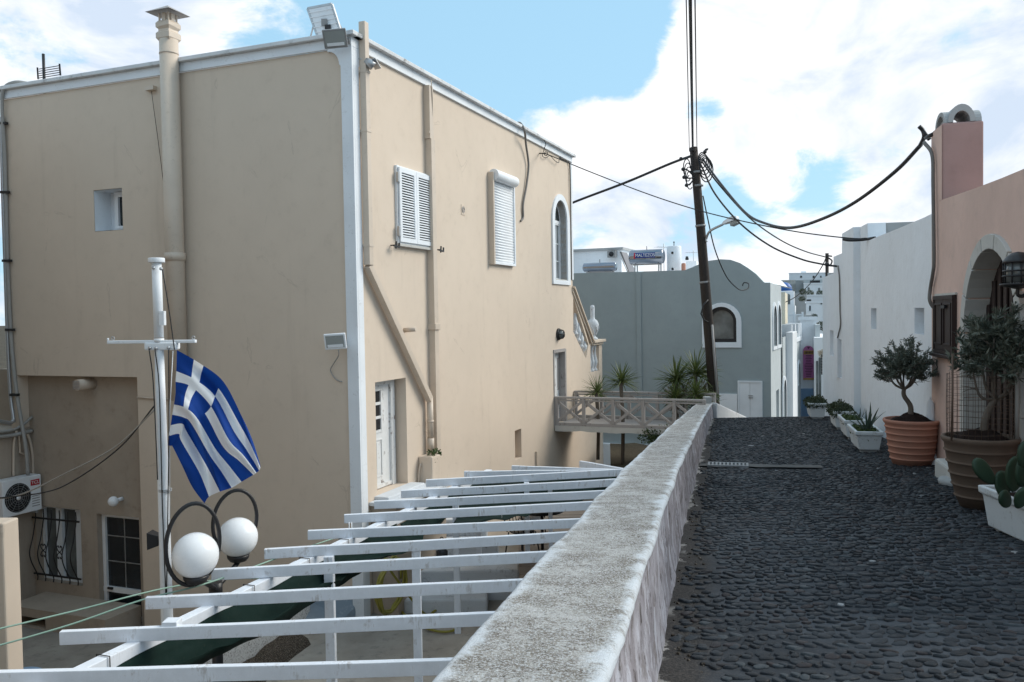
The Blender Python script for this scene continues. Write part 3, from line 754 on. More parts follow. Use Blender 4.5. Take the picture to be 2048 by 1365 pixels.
# --- windows and doors on the lane side
def slab(name, fr, s0, s1, d0, d1, z0, z1, mat, parent, bevel=0.0, label=None, kind=None):
    return build(MB().box(fr, s0, s1, d0, d1, z0, z1), name, mat, parent, bevel=bevel, label=label, kind=kind)
def frame_rect(mb, fr, s0, s1, z0, z1, d0, d1, wd):
    a, b = min(s0, s1), max(s0, s1)
    mb.box(fr, a, b, d0, d1, z0, z0 + wd); mb.box(fr, a, b, d0, d1, z1 - wd, z1)
    mb.box(fr, a, a + wd, d0, d1, z0 + wd, z1 - wd); mb.box(fr, b - wd, b, d0, d1, z0 + wd, z1 - wd); return mb
# lower door
s0, s1, z0, z1 = door1; DD = -.30
dr = slab('door', RF, s0 - .05, s1 - .20, DD, DD + .045, z0, z1 - .02, m_peel, house, 0.004)
fm = MB(); fm.box(RF, s1 - .20, s1 - .06, DD, DD + .09, z0, z1); fm.box(RF, s0 - .05, s1 - .20, DD, DD + .09, z1 - .09, z1 - .001); fm.box(RF, s0, s0 + .06, DD, DD + .09, z0, z1 - .09)
build(fm, 'door_frame', m_peel, house, bevel=0.004)
pl0 = RF.s_(757, 850, DD + .05); pl1 = RF.s_(775.5, 850, DD + .05); zt_ = RF.z_(765, 778, DD + .05); zb_ = RF.z_(765, 861, DD + .05)
for r_ in range(3):
    for c_ in range(2):
        a = s0 + .10 + c_ * .27; zz = zb_ + (zt_ - zb_) * r_ / 3
        build(MB().box(RF, a, a + .20, DD + .046, DD + .049, zz + .03, zz + (zt_ - zb_) / 3 - .03), 'pane', m_dark, dr)
fm = MB()
for c_ in range(3): fm.box(RF, s0 + .045 + c_ * .27, s0 + .095 + c_ * .27, DD + .046, DD + .066, zb_, zt_)
for r_ in range(4): zz = zb_ + (zt_ - zb_) * r_ / 3; fm.box(RF, s0 + .045, s0 + .635, DD + .046, DD + .060, zz - .025, zz + .025)
build(fm, 'glazing_bars', m_peel, dr, bevel=0.003)
for c_ in range(2):
    a = s0 + .08 + c_ * .29; fm = frame_rect(MB(), RF, a, a + .24, z0 + .22, zb_ - .14, DD + .046, DD + .062, .022); fm.box(RF, a + .05, a + .19, DD + .046, DD + .056, z0 + .28, zb_ - .20)
    build(fm, 'panel', m_peel, dr, bevel=0.004)
build(MB().box(RF, s0 + .02, s1 - .2, DD + .046, DD + .075, z0 + .02, z0 + .09), 'kick_board', m_peel, dr)
slab('threshold', RF, s0 - .1, s1 + .15, -.34, .28, z0 - .12, z0 - .001, m_stepp, house, 0.02)
# louvred shutters
s0, s1, z0, z1 = shut; mid = (s0 + s1) / 2
fm = frame_rect(MB(), RF, s0, s1, z0, z1, 0.0, .05, .03); build(fm, 'shutter_frame', m_white, house, bevel=0.003)
slab('window_sill', RF, s0 - .02, s1 + .03, 0.0, .09, z0 - .05, z0 - .002, m_marble, house, 0.004)
lm = None
for (a, b_) in ((s0 + .035, mid - .004), (mid + .004, s1 - .035)):
    fm = frame_rect(MB(), RF, a, b_, z0 + .03, z1 - .03, .052, .088, .085); sh = build(fm, 'shutter', m_white, house, bevel=0.004)
    n = 25; za = z0 + .125; zb2 = z1 - .125; wv = b_ - a - .17
    for k in range(n):
        zz = za + (zb2 - za) * (k + .5) / n
        if lm is None:
            q = MB(); q.hexa([RF.P(a + .085, .050, zz + .012), RF.P(b_ - .085, .050, zz + .012), RF.P(b_ - .085, .082, zz - .018), RF.P(a + .085, .082, zz - .018),
                              RF.P(a + .085, .052, zz + .020), RF.P(b_ - .085, .052, zz + .020), RF.P(b_ - .085, .085, zz - .010), RF.P(a + .085, .085, zz - .010)])
            lo = build(q, 'louvre', m_white, sh); lm = (lo.data, V(lo.location) + WL[sh.name], a, zz)
        else:
            lo = bpy.data.objects.new('louvre', lm[0]); col.objects.link(lo); lo.parent = sh
            lo.location = lm[1] + RF.S * (a - lm[2]) + V((0, 0, zz - lm[3])) - WL[sh.name]
    build(MB().box(RF, a + .06, b_ - .06, .020, .024, z0 + .10, z1 - .10), 'backing', m_dark, sh)
for ss, zz in ((s0 + .0, z1 - .22), (s0 + .0, z0 + .22), (s1, z1 - .22), (s1, z0 + .22)):
    build(MB().box(RF, ss - .03, ss + .03, .05, .10, zz - .09, zz + .09), 'hinge', m_galv, house, bevel=0.004)
# shutter dogs
for (x_, y_) in ((786, 491), (876, 500)):
    a, zz = RF.px(x_, y_, .05); q = MB(); q.tube([RF.P(a, 0, zz), RF.P(a, .12, zz)], .012, 6); q.bar(RF.P(a, .11, zz - .06), RF.P(a, .12, zz + .07), .02, .025); q.bar(RF.P(a - .08, .11, zz - .01), RF.P(a + .10, .12, zz - .03), .025, .03); q.bar(RF.P(a + .10, .12, zz - .04), RF.P(a + .11, .12, zz + .05), .022, .03)
    build(q, 'shutter_stay', m_black, house)
# roller shutter
s0, s1, z0, z1 = roll; z0 = RF.z_(980, 528)
s1 = RF.s_(1028, 440, .05)
rs = slab('roller_shutter_curtain', RF, s0 + .05, s1 - .05, .03, .045, z0 + .03, z1, m_pvc, house)
n = 29
q0 = None
for k in range(n):
    zz = z0 + .07 + (z1 - z0 - .08) * k / n; hh = (z1 - z0 - .08) / n
    if q0 is None:
        q = MB(); pf = [(0.046, 0), (0.060, .25 * hh), (0.064, .55 * hh), (0.058, .8 * hh), (0.046, .92 * hh)]
        vs = [RF.P(s0 + .06, d, zz + h) for d, h in pf] + [RF.P(s1 - .06, d, zz + h) for d, h in pf]
        q.add(vs, [(i, i + 1, i + 6, i + 5) for i in range(4)], smooth=True); q.add(vs, [(0, 1, 2, 3, 4), (5, 6, 7, 8, 9)])
        lo = build(q, 'slat', m_pvc, rs); q0 = (lo.data, V(lo.location), zz)
    else:
        lo = bpy.data.objects.new('slat', q0[0]); col.objects.link(lo); lo.parent = rs; lo.location = q0[1] + V((0, 0, zz - q0[2]))
q = MB(); q.box(RF, s1 - .06, s1 + .0, 0, .09, z0, z1 + .1); q.box(RF, s0, s0 + .05, 0, .09, z0, z1 + .1); q.box(RF, s0 + .05, s1 - .06, .03, .09, z0 - .0, z0 + .055); build(q, 'guide_rail', m_pvc, house, bevel=0.004)
slab('side_casing', RF, s0 - .075, s0 - .002, 0, .14, z0 - .02, RF.z_(978, 342, .1), m_pipe, house, 0.006)
a0 = s0 + .0; a1 = RF.s_(1040, 372, .25); zc = z1 + .11
q = MB(); q.tube([RF.P(a0, .115, zc), RF.P(a0 + .02, .115, zc), RF.P(a1 - .03, .115, zc), RF.P(a1, .115, zc)], [.125, .132, .132, .11], 20); build(q, 'roller_box', m_pvc, house)
# arched window
q = MB(); ao = arch(*aw_o); ai = arch(*awi)
n = len(ao)
for dd, d2 in ((0.0, 0.045),):
    vs = [RF.P(u, d2, z) for u, z in ao] + [RF.P(u, d2, z) for u, z in ai]
    q.add(vs, [(i, (i + 1) % n, n + (i + 1) % n, n + i) for i in range(n)])
    q.add([RF.P(u, 0, z) for u, z in ao] + [RF.P(u, d2, z) for u, z in ao], [(i, (i + 1) % n, n + (i + 1) % n, n + i) for i in range(n)])
    q.add([RF.P(u, -.26, z) for u, z in ai] + [RF.P(u, d2, z) for u, z in ai], [(i, (i + 1) % n, n + (i + 1) % n, n + i) for i in range(n)])
build(q, 'window_surround', m_white, house)
i0, i1, j0, j1 = awi; zm = RF.z_(1115, 447, -.2)
wf = MB(); frame_rect(wf, RF, i0, i1, j0, zm, -.24, -.18, .07); wf.box(RF, i0, i1, -.235, -.17, zm - .03, zm + .06)
wf.box(RF, (i0 + i1) / 2 - .05, (i0 + i1) / 2 + .05, -.24, -.175, j0, zm); wf.box(RF, (i0 + i1) / 2 - .025, (i0 + i1) / 2 + .025, -.24, -.18, zm, j1 - .02)
inner = arch(i0 + .07, i1 - .07, j0, j1 - .06); oo = arch(i0, i1, j0, j1); k = [i for i in range(2, len(oo))]
vs = [RF.P(oo[i][0], -.18, oo[i][1]) for i in k] + [RF.P(inner[i][0], -.18, inner[i][1]) for i in k]; m_ = len(k)
wf.add(vs, [(i, i + 1, m_ + i + 1, m_ + i) for i in range(m_ - 1)])
for ss in (.27, .73):
    u_ = i0 + (i1 - i0) * ss
    wf.box(RF, u_ - .008, u_ + .008, -.225, -.20, j0 + .07, zm - .03)
for tt in (.34, .64): zz = j0 + (zm - j0) * tt; wf.box(RF, i0 + .07, i1 - .07, -.225, -.20, zz - .01, zz + .01)
aw = build(wf, 'window', m_pvc, house)
q = MB(); q.add([RF.P(u, -.23, z) for u, z in oo], [tuple(range(len(oo)))]); build(q, 'pane', m_glass_g, aw)
slab('window_sill', RF, i0, i1, -.17, .02, j0 - .04, j0 + .03, m_marble, house)
# vent plate
a, zz = RF.px(925.5, 420); q = MB(); q.box(RF, a - .09, a + .09, 0, .012, zz - .11, zz + .11); vp = build(q, 'vent_plate', m_beige, house, bevel=.003)
q = MB()
for r_ in (.03, .05, .07): q.tube([RF.P(a + r_ * math.cos(g / 12 * 6.283), .014, zz + r_ * math.sin(g / 12 * 6.283)) for g in range(13)], .006, 5)
build(q, 'vent_rings', m_greywood, vp)
# upper far door on the footbridge
s0, s1, z0, z1 = door2
q = MB(); q.box(RF, s0, s1, -.22, -.18, z0, z1); d2 = build(q, 'door', m_peel, house)
for k in range(3): a = s0 + .10 + (s1 - s0 - .35) * k / 2; build(MB().box(RF, a, a + .10, -.178, -.165, z0 + (z1 - z0) * .45, z1 - .2), 'panel', m_greywood, d2)
q = MB(); q.box(RF, s1 - .10, s1 + .02, -.20, .02, z0, z1 + .05); q.box(RF, s0 - .03, s1 - .10, -.20, .03, z1 - .02, z1 + .07); q.box(RF, s0 - .03, s0 + .03, -.20, .02, z0, z1 - .02); build(q, 'door_frame', m_greywood, house)
# --- downpipes, ducts, stubs
q = MB(); a = RF.s_(719, 300, .10)
print('pipe s', a, RF.s_(712.5, 60, .16), RF.s_(728, 60, .16))
zT = RF.z_(720, 42, .1); zK = RF.z_(727, 530, .1)
xk, zk2 = RF.px(858, 800, .08)
sp = RF.s_(728.5, 300, .14)
sp0 = wr_ + .012
q.box(RF, sp0, sp0 + .13, .055, .175, zK, zT); build(q, 'downpipe', m_pipe, house, bevel=.008)
q = MB(); q.bar(RF.P(sp0 + .065, .10, zK), RF.P(xk, .10, zk2), .11, .13); build(q, 'downpipe', m_pipe, house, bevel=.008)
zq = RF.z_(862, 902, .1)
q = MB(); q.tube([RF.P(xk, .10, zk2 + .03), RF.P(xk, .10, zq + .25)], .062, 14); q.tube([RF.P(xk, .10, zq + .25), RF.P(xk, .10, zq)], .07, 14); q.tube([RF.P(xk, .10, zk2 - .40), RF.P(xk, .10, zk2 - .44)], .072, 14)
build(q, 'downpipe', m_pipe, house)
for zz in (RF.z_(722, 142, .1), RF.z_(722, 260, .1), RF.z_(722, 490, .1)):
    build(MB().box(RF, sp0 - .006, sp0 + .145, .02, .182, zz - .02, zz + .02), 'pipe_collar', m_pipe, house)
a = RF.s_(859, 300, .1)
q = MB(); q.box(RF, a - .02, a + .14, 0, .13, RF.z_(859, 280, .05), ZF - .002); build(q, 'duct', m_pipe, house, bevel=.006)
a2 = RF.s_(864, 500, .1)
q = MB(); q.box(RF, a2 - .02, a2 + .15, 0, .14, RF.z_(866, 908, .05), RF.z_(859, 280, .05) - .002); build(q, 'duct', m_pipe, house, bevel=.006)
q = MB(); q.box(RF, a2 - .05, a2 + .17, 0, .17, RF.z_(862, 660, .05), RF.z_(862, 648, .05)); build(q, 'pipe_collar', m_pipe, house, bevel=.006)
q = MB(); a3, z3 = RF.px(808, 661); q.tube([RF.P(a3, 0, z3), RF.P(a3 + .02, .24, z3 + .02)], .045, 10); build(q, 'pipe_stub', m_pipe, house)
# gutter block with weeds
a4 = RF.s_(846, 940, .1); a5 = RF.s_(868, 940, .2); z4 = RF.z_(860, 912, .2)
q = MB(); q.box(RF, a4, a5 + .12, 0, .30, wallz, z4); build(q, 'gutter_block', m_beige, house, bevel=.03)
q = MB(); a6 = RF.s_(833, 940); q.tube(catmull([RF.P(a6, .02, RF.z_(833, 985)), RF.P(a6, .06, RF.z_(833, 940)), RF.P(a6 + .05, .07, RF.z_(834, 928)), RF.P(a6 + .11, .05, RF.z_(837, 940))]), .016, 6); build(q, 'wall_pipe', m_pipe, house)
q = MB(); a6 = RF.s_(1071, 915); q.box(RF, a6 - .03, a6 + .03, 0, .06, RF.z_(1071, 935), RF.z_(1071, 903)); build(q, 'wall_pipe', m_pipe, house)
# --- stair balustrade in the far part of the lane side
def baluster(mb, fr, s, d, z0, z1, r=.055, lean=0.0):
    h = z1 - z0; pr = [(.9, 0), (.9, .06), (.55, .10), (.62, .16), (1.0, .28), (1.0, .36), (.6, .52), (.42, .66), (.42, .74), (.62, .78), (.5, .82), (.85, .90), (.9, 1.0)]
    mb.lathe(fr.P(s, d, z0), [(r * a, h * b) for a, b in pr], 12); return mb
for x_ in (1150, 1156, 1162, 1168, 1174):
    y_t = 594 + (690 - 594) * (x_ - 1146.5) / 30.5 + 2; y_b = 664 + (718 - 664) * (x_ - 1146.5) / 25.5 - 1; y_b = min(y_b, 722)
    a = RF.s_(x_, (y_t + y_b) / 2, -.12); build(baluster(MB(), RF, a, -.12, RF.z_(x_, y_b, -.12), RF.z_(x_, y_t, -.12), .095), 'baluster', m_stepp, house)
ph = pier_hole
for k in range(3): a = ph[0] + (ph[1] - ph[0]) * (.15 + .35 * k); build(baluster(MB(), RF, a, -.10, ph[2] + .003, ph[3] - .003, .085), 'baluster', m_stepp, house)
A = RF.px(1144, 576); B = RF.px(1183, 683)
q = MB()
for dd, hh, off in ((.10, .06, .05), (.04, .10, -.03)):
    q.hexa([RF.P(A[0], -.34, A[1] - hh + off), RF.P(B[0], -.34, B[1] - hh + off), RF.P(B[0], dd, B[1] - hh + off), RF.P(A[0], dd, A[1] - hh + off),
            RF.P(A[0], -.34, A[1] + off), RF.P(B[0], -.34, B[1] + off), RF.P(B[0], dd, B[1] + off), RF.P(A[0], dd, A[1] + off)])
build(q, 'stair_rail', m_beige, house)
pz = RF.z_(1195, 685); q = MB(); q.box(RF, B[0] + .02, sX + .10, -.42, .12, pz + .002, pz + .09); q.box(RF, B[0] + .08, sX + .03, -.36, .05, pz - .08, pz + .0); build(q, 'pier_cap', m_beige, house, bevel=.01)
fz = pz + .09; fs_ = (B[0] + sX) / 2 + .05
q = MB(); q.lathe(RF.P(fs_, -.15, fz), [(.17, 0), (.17, .05), (.09, .10), (.08, .15), (.19, .34), (.21, .50), (.16, .62), (.08, .68), (.07, .75), (.075, 1.05), (.06, 1.12), (.0001, 1.14)], 14)
for k in range(8):
    g = k / 8 * 6.283; q.tube(catmull([RF.P(fs_ + .10 * math.cos(g + t * 1.2), -.15 + .10 * math.sin(g + t * 1.2), 0) * 1 + V((0, 0, fz + .15 + .5 * t)) + (RF.S * math.cos(g + t * 1.2) + RF.N * math.sin(g + t * 1.2)) * (.10 * math.sin(t * 3.14)) for t in (0, .25, .5, .75, 1)], 3), .022, 5)
build(q, 'urn_finial', m_stepp, house)

# --- camera-side face: flue, chimney cowl, small window, alcove fittings
fx = LF.s_(342, 300, .22); fd = .20
ztopf = LF.z_(337, 108, fd); zj1 = LF.z_(347, 520, fd); zbot = LF.z_(352, 800, fd)
q = MB(); rr = .165
q.tube([LF.P(fx, fd, zbot), LF.P(fx, fd, LF.z_(332, 82, fd))], rr, 24); build(q, 'flue', m_pipe, house)
q = MB(); q.tube([LF.P(fx, fd, zj1 + .12), LF.P(fx, fd, zj1 - .02)], rr + .022, 24); q.tube([LF.P(fx, fd, ztopf + .01), LF.P(fx, fd, ztopf - .02)], rr + .006, 24); build(q, 'pipe_collar', m_pipe, house)
def sqring(q, c, w_, z0, z1, w2=None):
    w2 = w2 or w_
    q.hexa([LF.P(fx - w_, fd - w_, z0), LF.P(fx + w_, fd - w_, z0), LF.P(fx + w_, fd + w_, z0), LF.P(fx - w_, fd + w_, z0),
            LF.P(fx - w2, fd - w2, z1), LF.P(fx + w2, fd - w2, z1), LF.P(fx + w2, fd + w2, z1), LF.P(fx - w2, fd + w2, z1)])
zz = ztopf + .22; q = MB()
zc0 = LF.z_(332, 80, fd); KZ = .74
_sq = sqring
def sqring(q, c, w_, z0, z1, w2=None): _sq(q, c, w_ * .80, zc0 + (z0 - zc0) * KZ, zc0 + (z1 - zc0) * KZ, (w2 or w_) * .80)
sqring(q, 0, .15, zc0 - .06, zc0, .19); sqring(q, 0, .19, zc0, zc0 + .12); sqring(q, 0, .19, zc0 + .12, zc0 + .17, .15)
sqring(q, 0, .15, zc0 + .17, zc0 + .22, .15); sqring(q, 0, .15, zc0 + .22, zc0 + .27, .19); sqring(q, 0, .19, zc0 + .27, zc0 + .36); sqring(q, 0, .19, zc0 + .36, zc0 + .42, .15)
for sx_ in (-1, 1):
    for sy_ in (-1, 1): q.box(LF, fx + sx_ * .115 - .03 * sx_, fx + sx_ * .115, fd + sy_ * .115 - .03 * sy_, fd + sy_ * .115, zc0 + .42 * KZ, zc0 + .60 * KZ)
q.box(LF, fx - .04, fx + .04, fd - .115, fd + .115, zc0 + .42 * KZ, zc0 + .60 * KZ); q.box(LF, fx - .115, fx + .115, fd - .05, fd + .04, zc0 + .42 * KZ, zc0 + .60 * KZ)
build(q, 'chimney_pot', m_pipe, house, bevel=.006)
q = MB(); w_ = .27; zr = zc0 + .60 * KZ
q.add([LF.P(fx - w_, fd - w_, zr), LF.P(fx + w_, fd - w_, zr), LF.P(fx + w_, fd + w_, zr), LF.P(fx - w_, fd + w_, zr), LF.P(fx, fd, zr + .16), LF.P(fx, fd, zr + .13)],
      [(0, 1, 4), (1, 2, 4), (2, 3, 4), (3, 0, 4), (0, 1, 5), (1, 2, 5), (2, 3, 5), (3, 0, 5)])
build(q, 'chimney_cowl', m_greywood, house, fix=False)
s0, s1, z0, z1 = lw; wf = MB(); zmid = z0
a = s0 - .04; b_ = s0 + .52 * (s1 - s0) + .12
q = MB(); frame_rect(q, LF, a, b_, z0 + .02, z1 - .02, -.36, -.28, .05); frame_rect(q, LF, a + .04, b_ - .055, z0 + .07, z1 - .07, -.34, -.27, .045)
wi = build(q, 'window', m_pvc, house, bevel=.004); build(MB().box(LF, a + .05, b_ - .08, -.33, -.32, z0 + .09, z1 - .09), 'pane', m_glass, wi)
build(MB().box(LF, s0 - .05, s1 + .05, -.44, -.40, z0 - .05, z1 + .05), 'window_backing', m_wwash, house)
# bracket stub by the flue
q = MB(); a, zz = LF.px(300, 178); q.box(LF, a - .17, a + .03, 0, .10, zz - .05, zz + .02); build(q, 'bracket', m_pipe, house)
q = MB(); a, zz = LF.px(303, 183, .05); q.tube(catmull([LF.P(a, .05, zz), LF.P(a - .25, .05, zz - 2.0), LF.P(a - .62, .04, zz - 6.0)]), .005, 5); build(q, 'thin_wire', m_rubber, house)
q = MB(); a, zz = LF.px(276, 795); a1_, z1_ = LF.px(340, 795); q.tube([LF.P(a, .02, zz), LF.P(a1_, .02, zz - .02)], .018, 6); build(q, 'conduit', m_pipe, house)
# alcove: vent, door, window, ledge
a, zz = LF.px(186, 768, DA); q = MB(); q.tube([LF.P(a, DA, zz), LF.P(a + .05, DA + .34, zz)], .11, 16); vv = build(q, 'vent_pipe', m_pipe, house)
q = MB()
for k in range(6): q.box(LF, a - .04, a + .14, DA + .345, DA + .355, zz - .08 + k * .028, zz - .065 + k * .028)
build(q, 'vent_slats', m_greywood, vv)
s0, s1, z0, z1 = adoor
q = MB(); frame_rect(q, LF, s0, s1, z0, z1, DA - .20, DA - .12, .08); zm = LF.z_(240, 1180, DA - .15); q.box(LF, s0, s1, DA - .19, DA - .11, zm - .05, zm + .05)
dd = build(q, 'door', m_pvc, house, bevel=.004)
for zz in (zm + .05 + (z1 - zm) * k / 3 for k in (1, 2)): build(MB().box(LF, s0 + .08, s1 - .08, DA - .165, DA - .155, zz - .01, zz + .01), 'glazing_bar', m_galv, dd)
build(MB().box(LF, (s0 + s1) / 2 - .01, (s0 + s1) / 2 + .01, DA - .168, DA - .158, zm, z1 - .08), 'glazing_bar', m_galv, dd)
build(MB().box(LF, s0 + .07, s1 - .07, DA - .18, DA - .17, zm + .04, z1 - .07), 'pane', m_glass, dd)
build(MB().box(LF, s0 + .07, s1 - .07, DA - .18, DA - .165, z0 + .07, zm - .04), 'panel', m_glass, dd)
build(MB().box(LF, s1 - .26, s1 - .14, DA - .11, DA - .07, zm + .01, zm + .05), 'handle', m_black, dd)
s0, s1, z0, z1 = awin
q = MB(); frame_rect(q, LF, s0, s1, z0, z1, DA - .21, DA - .15, .06); q.box(LF, s0 + .55 * (s1 - s0), s0 + .68 * (s1 - s0), DA - .21, DA - .14, z0, z1)
q.box(LF, s0 + .12 * (s1 - s0), s0 + .25 * (s1 - s0), DA - .21, DA - .145, z0, z1); wi = build(q, 'window', m_wwash, house)
build(MB().box(LF, s0, s1, DA - .23, DA - .22, z0, z1), 'pane', m_glass_g, wi)
gg = build(MB().box(LF, s0 - .03, s1 + .03, DA + .05, DA + .075, z1 - .25, z1 - .215), 'window_grille', m_black, house)
build(MB().box(LF, s0 - .03, s1 + .03, DA + .05, DA + .075, z0 + .14, z0 + .175), 'bar', m_black, gg)
n = 6
for k in range(n):
    a = s0 + .06 + (s1 - s0 - .12) * k / (n - 1); hh = z1 - z0
    pts = [LF.P(a, DA + .06, z1 - .04), LF.P(a, DA + .06, z1 - .24), LF.P(a + .02, DA + .12, z1 - .40 * hh), LF.P(a, DA + .22, z0 + .42 * hh), LF.P(a - .02, DA + .20, z0 + .28 * hh), LF.P(a, DA + .06, z0 + .14), LF.P(a, DA + .06, z0 + .02)]
    build(MB().tube(catmull(pts, 5), .012, 6), 'bar', m_black, gg)
for k in (1, 3):
    a = s0 + .06 + (s1 - s0 - .12) * (k + .5) / (n - 1); q = MB(); zc = z0 + .45 * (z1 - z0)
    for sg in (-1, 1):
        for sz in (-1, 1): q.tube(catmull([LF.P(a, DA + .18, zc), LF.P(a + sg * .05, DA + .18, zc + sz * .04), LF.P(a + sg * .07, DA + .18, zc + sz * .10), LF.P(a + sg * .03, DA + .18, zc + sz * .13), LF.P(a + sg * .02, DA + .18, zc + sz * .09)], 4), .011, 5)
    build(q, 'scroll', m_black, gg)
# ledge box under the window with a dark opening
zl0 = LF.z_(110, 1222, .55); a0 = LF.s_(212, 1230, .6); a1 = LF.s_(18, 1230, .6)
fr2 = Frame(LF.P(0, .62, 0).xy, LF.S.xy, LF.N.xy)
op = (fr2.s_(92, 1280), fr2.s_(22, 1280), -5.93, fr2.z_(92, 1240))
mb = MB().holed(fr2, rect(a0, a1, -6.2, zl0), [(rect(*op), .7, True)], 0.0, .86, False)
build(mb, 'ledge', m_beige_shade, house, fix=False)

# ================================================================== THINGS ON THE BEIGE HOUSE
def text_mesh(body, size, extrude=0.002):
    cu = bpy.data.curves.new('lettering', 'FONT'); cu.body = body; cu.size = size; cu.extrude = extrude; cu.align_x = 'CENTER'; cu.align_y = 'CENTER'
    o = bpy.data.objects.new('lettering', cu); col.objects.link(o); bpy.context.view_layer.update()
    me = bpy.data.meshes.new_from_object(o.evaluated_get(bpy.context.evaluated_depsgraph_get())); bpy.data.objects.remove(o); return me
def lettering(body, size, loc, xdir, ydir, mat, parent, sx=1.0):
    me = text_mesh(body, size); me.materials.clear(); me.materials.append(mat)
    o = bpy.data.objects.new('lettering', me); col.objects.link(o); o.parent = parent
    x = V(xdir).normalized(); y = V(ydir).normalized(); z = x.cross(y)
    R = Matrix((x * sx, y, z)).transposed().to_4x4(); R.translation = V(loc) - WL[parent.name]; o.matrix_local = R; WL[o.name] = V(loc); return o

def floodlight(name, lens_c, right, upv, w_, h_, label, mat, wall_pt, depth=.07, glass=None):
    """lens_c centre of the lamp face; right/upv its axes"""
    r = V(right).normalized(); u = V(upv).normalized(); u = (u - r * u.dot(r)).normalized(); n = r.cross(u)
    t = thing(name, lens_c, label, 'floodlight', 'floodlights on the beige house')
    def bx(a0, a1, b0, b1, c0, c1, q=None):
        q = q or MB(); P = lambda a, b, c: V(lens_c) + r * a + u * b + n * c
        return q.hexa([P(a0, b0, c0), P(a1, b0, c0), P(a1, b1, c0), P(a0, b1, c0), P(a0, b0, c1), P(a1, b0, c1), P(a1, b1, c1), P(a0, b1, c1)])
    q = bx(-w_ / 2, w_ / 2, -h_ / 2, h_ / 2, -depth, 0); build(q, 'housing', mat, t, bevel=.012)
    q = bx(-w_ / 2 + .03, w_ / 2 - .03, -h_ / 2 + .035, h_ / 2 - .03, .001, .006); build(q, 'lens', glass or m_lens, t)
    q = bx(-w_ / 2 + .05, w_ / 2 - .05, -h_ / 2 + .04, -h_ / 2 + .09, .007, .010); build(q, 'sensor_strip', m_pvc, t)
    q = MB(); a = V(lens_c) - n * depth * .6; q.tube([a, V(wall_pt)], .018, 6); q.bar(V(wall_pt) - u * .05, V(wall_pt) + u * .05, .05, .05); build(q, 'bracket', m_galv, t, bevel=.004)
    return t
m_lens = paint('floodlight_lens', (0.30, 0.32, 0.31), 0.2, damt=.1)
m_lampgrey = paint('grey_lamp_housing', (0.25, 0.25, 0.25), .45, damt=.3)
vr = (RF.N * .9 + LF.S * 0 - V((0, 0, 0))).normalized()
# corner, under the cap
lc = LF.P(LF.s_(670, 78, .35), .35, LF.z_(670, 78, .35))
floodlight('floodlight', lc, (0.97, 0.10, 0.10), (0.16, -.45, .85) , .38, .30, 'grey square floodlight tilted down at the top corner of the beige house', m_lampgrey, LF.P(-.02, .08, LF.z_(697, 82, .08)), .05)
lc = LF.P(LF.s_(670, 684, .30), .30, LF.z_(670, 684, .30))
fl2 = floodlight('floodlight', lc, (0.98, 0.0, 0.05), (-.30, -.25, .9), .36, .27, 'white square floodlight halfway up the corner with a dangling cable', m_pvc, LF.P(.20, .06, LF.z_(694, 686, .05)), .05)
q = MB(); q.tube(catmull([LF.P(*((LF.px(x_, y_, d_)[0]), d_, LF.px(x_, y_, d_)[1])) for x_, y_, d_ in ((677, 700, .26), (677, 712, .2), (667, 728, .08), (661, 740, .03), (666, 752, .03), (675, 761, .02), (684, 764, .01))], 5), .009, 6); build(q, 'lamp_cable', m_cable_w, fl2)
a, zz = RF.px(742, 124, .28)
t = thing('floodlight', RF.P(a, .28, zz), 'small pale metal floodlight on the lane side just beside the corner downpipe', 'floodlight', 'floodlights on the beige house')
q = MB(); q.tube([RF.P(a + .02, .16, zz + .05), RF.P(a + .06, .22, zz), RF.P(a + .10, .27, zz - .05)], [.05, .075, .08], 14); build(q, 'housing', m_galv, t)
q = MB(); q.bar(RF.P(a + .06, .27, zz + .07), RF.P(a + .20, .30, zz - .07), .14, .015); build(q, 'visor', m_galv, t, bevel=.004)
q = MB(); q.tube([RF.P(a - .02, .0, zz + .09), RF.P(a + .02, .17, zz + .05)], .012, 6); build(q, 'bracket', m_galv, t)
# round wall lamp by the upper door
a, zz = RF.px(1122.5, 669, .1)
t = thing('wall_lamp', RF.P(a, 0, zz), 'round caged bulkhead lamp on the beige wall above the footbridge door', 'lamp')
mtx = Matrix((RF.S, V((0, 0, 1)), RF.N)).transposed()
q = MB(); q.lathe(RF.P(a, 0, zz), [(.17, 0), (.17, .05), (.14, .07)], 16, mat=mtx); build(q, 'base', m_black, t)
q = MB(); q.lathe(RF.P(a, .06, zz), [(.13, 0), (.12, .06), (.08, .10), (.0001, .115)], 16, mat=mtx); build(q, 'glass', m_glass_g, t)
q = MB()
for g in (0, 1.05, 2.09): q.tube([RF.P(a + math.cos(g) * r_, .06 + h_, zz + math.sin(g) * r_) for r_, h_ in ((-.15, 0), (-.13, .08), (-.07, .125), (0, .135), (.07, .125), (.13, .08), (.15, 0))], .012, 5)
build(q, 'cage', m_black, t)
# globe lamp over the alcove door
a, zz = LF.px(228, 1003, DA + .18)
t = thing('globe_lamp', LF.P(a, DA, zz), 'small white ball lamp on the wall above the alcove door', 'lamp')
build(MB().sphere(LF.P(a, DA + .2, zz), .10, 18, 10), 'globe', m_opal, t); build(MB().tube([LF.P(a - .03, DA, zz + .02), LF.P(a, DA + .12, zz)], .04, 10), 'bracket', m_pvc, t)
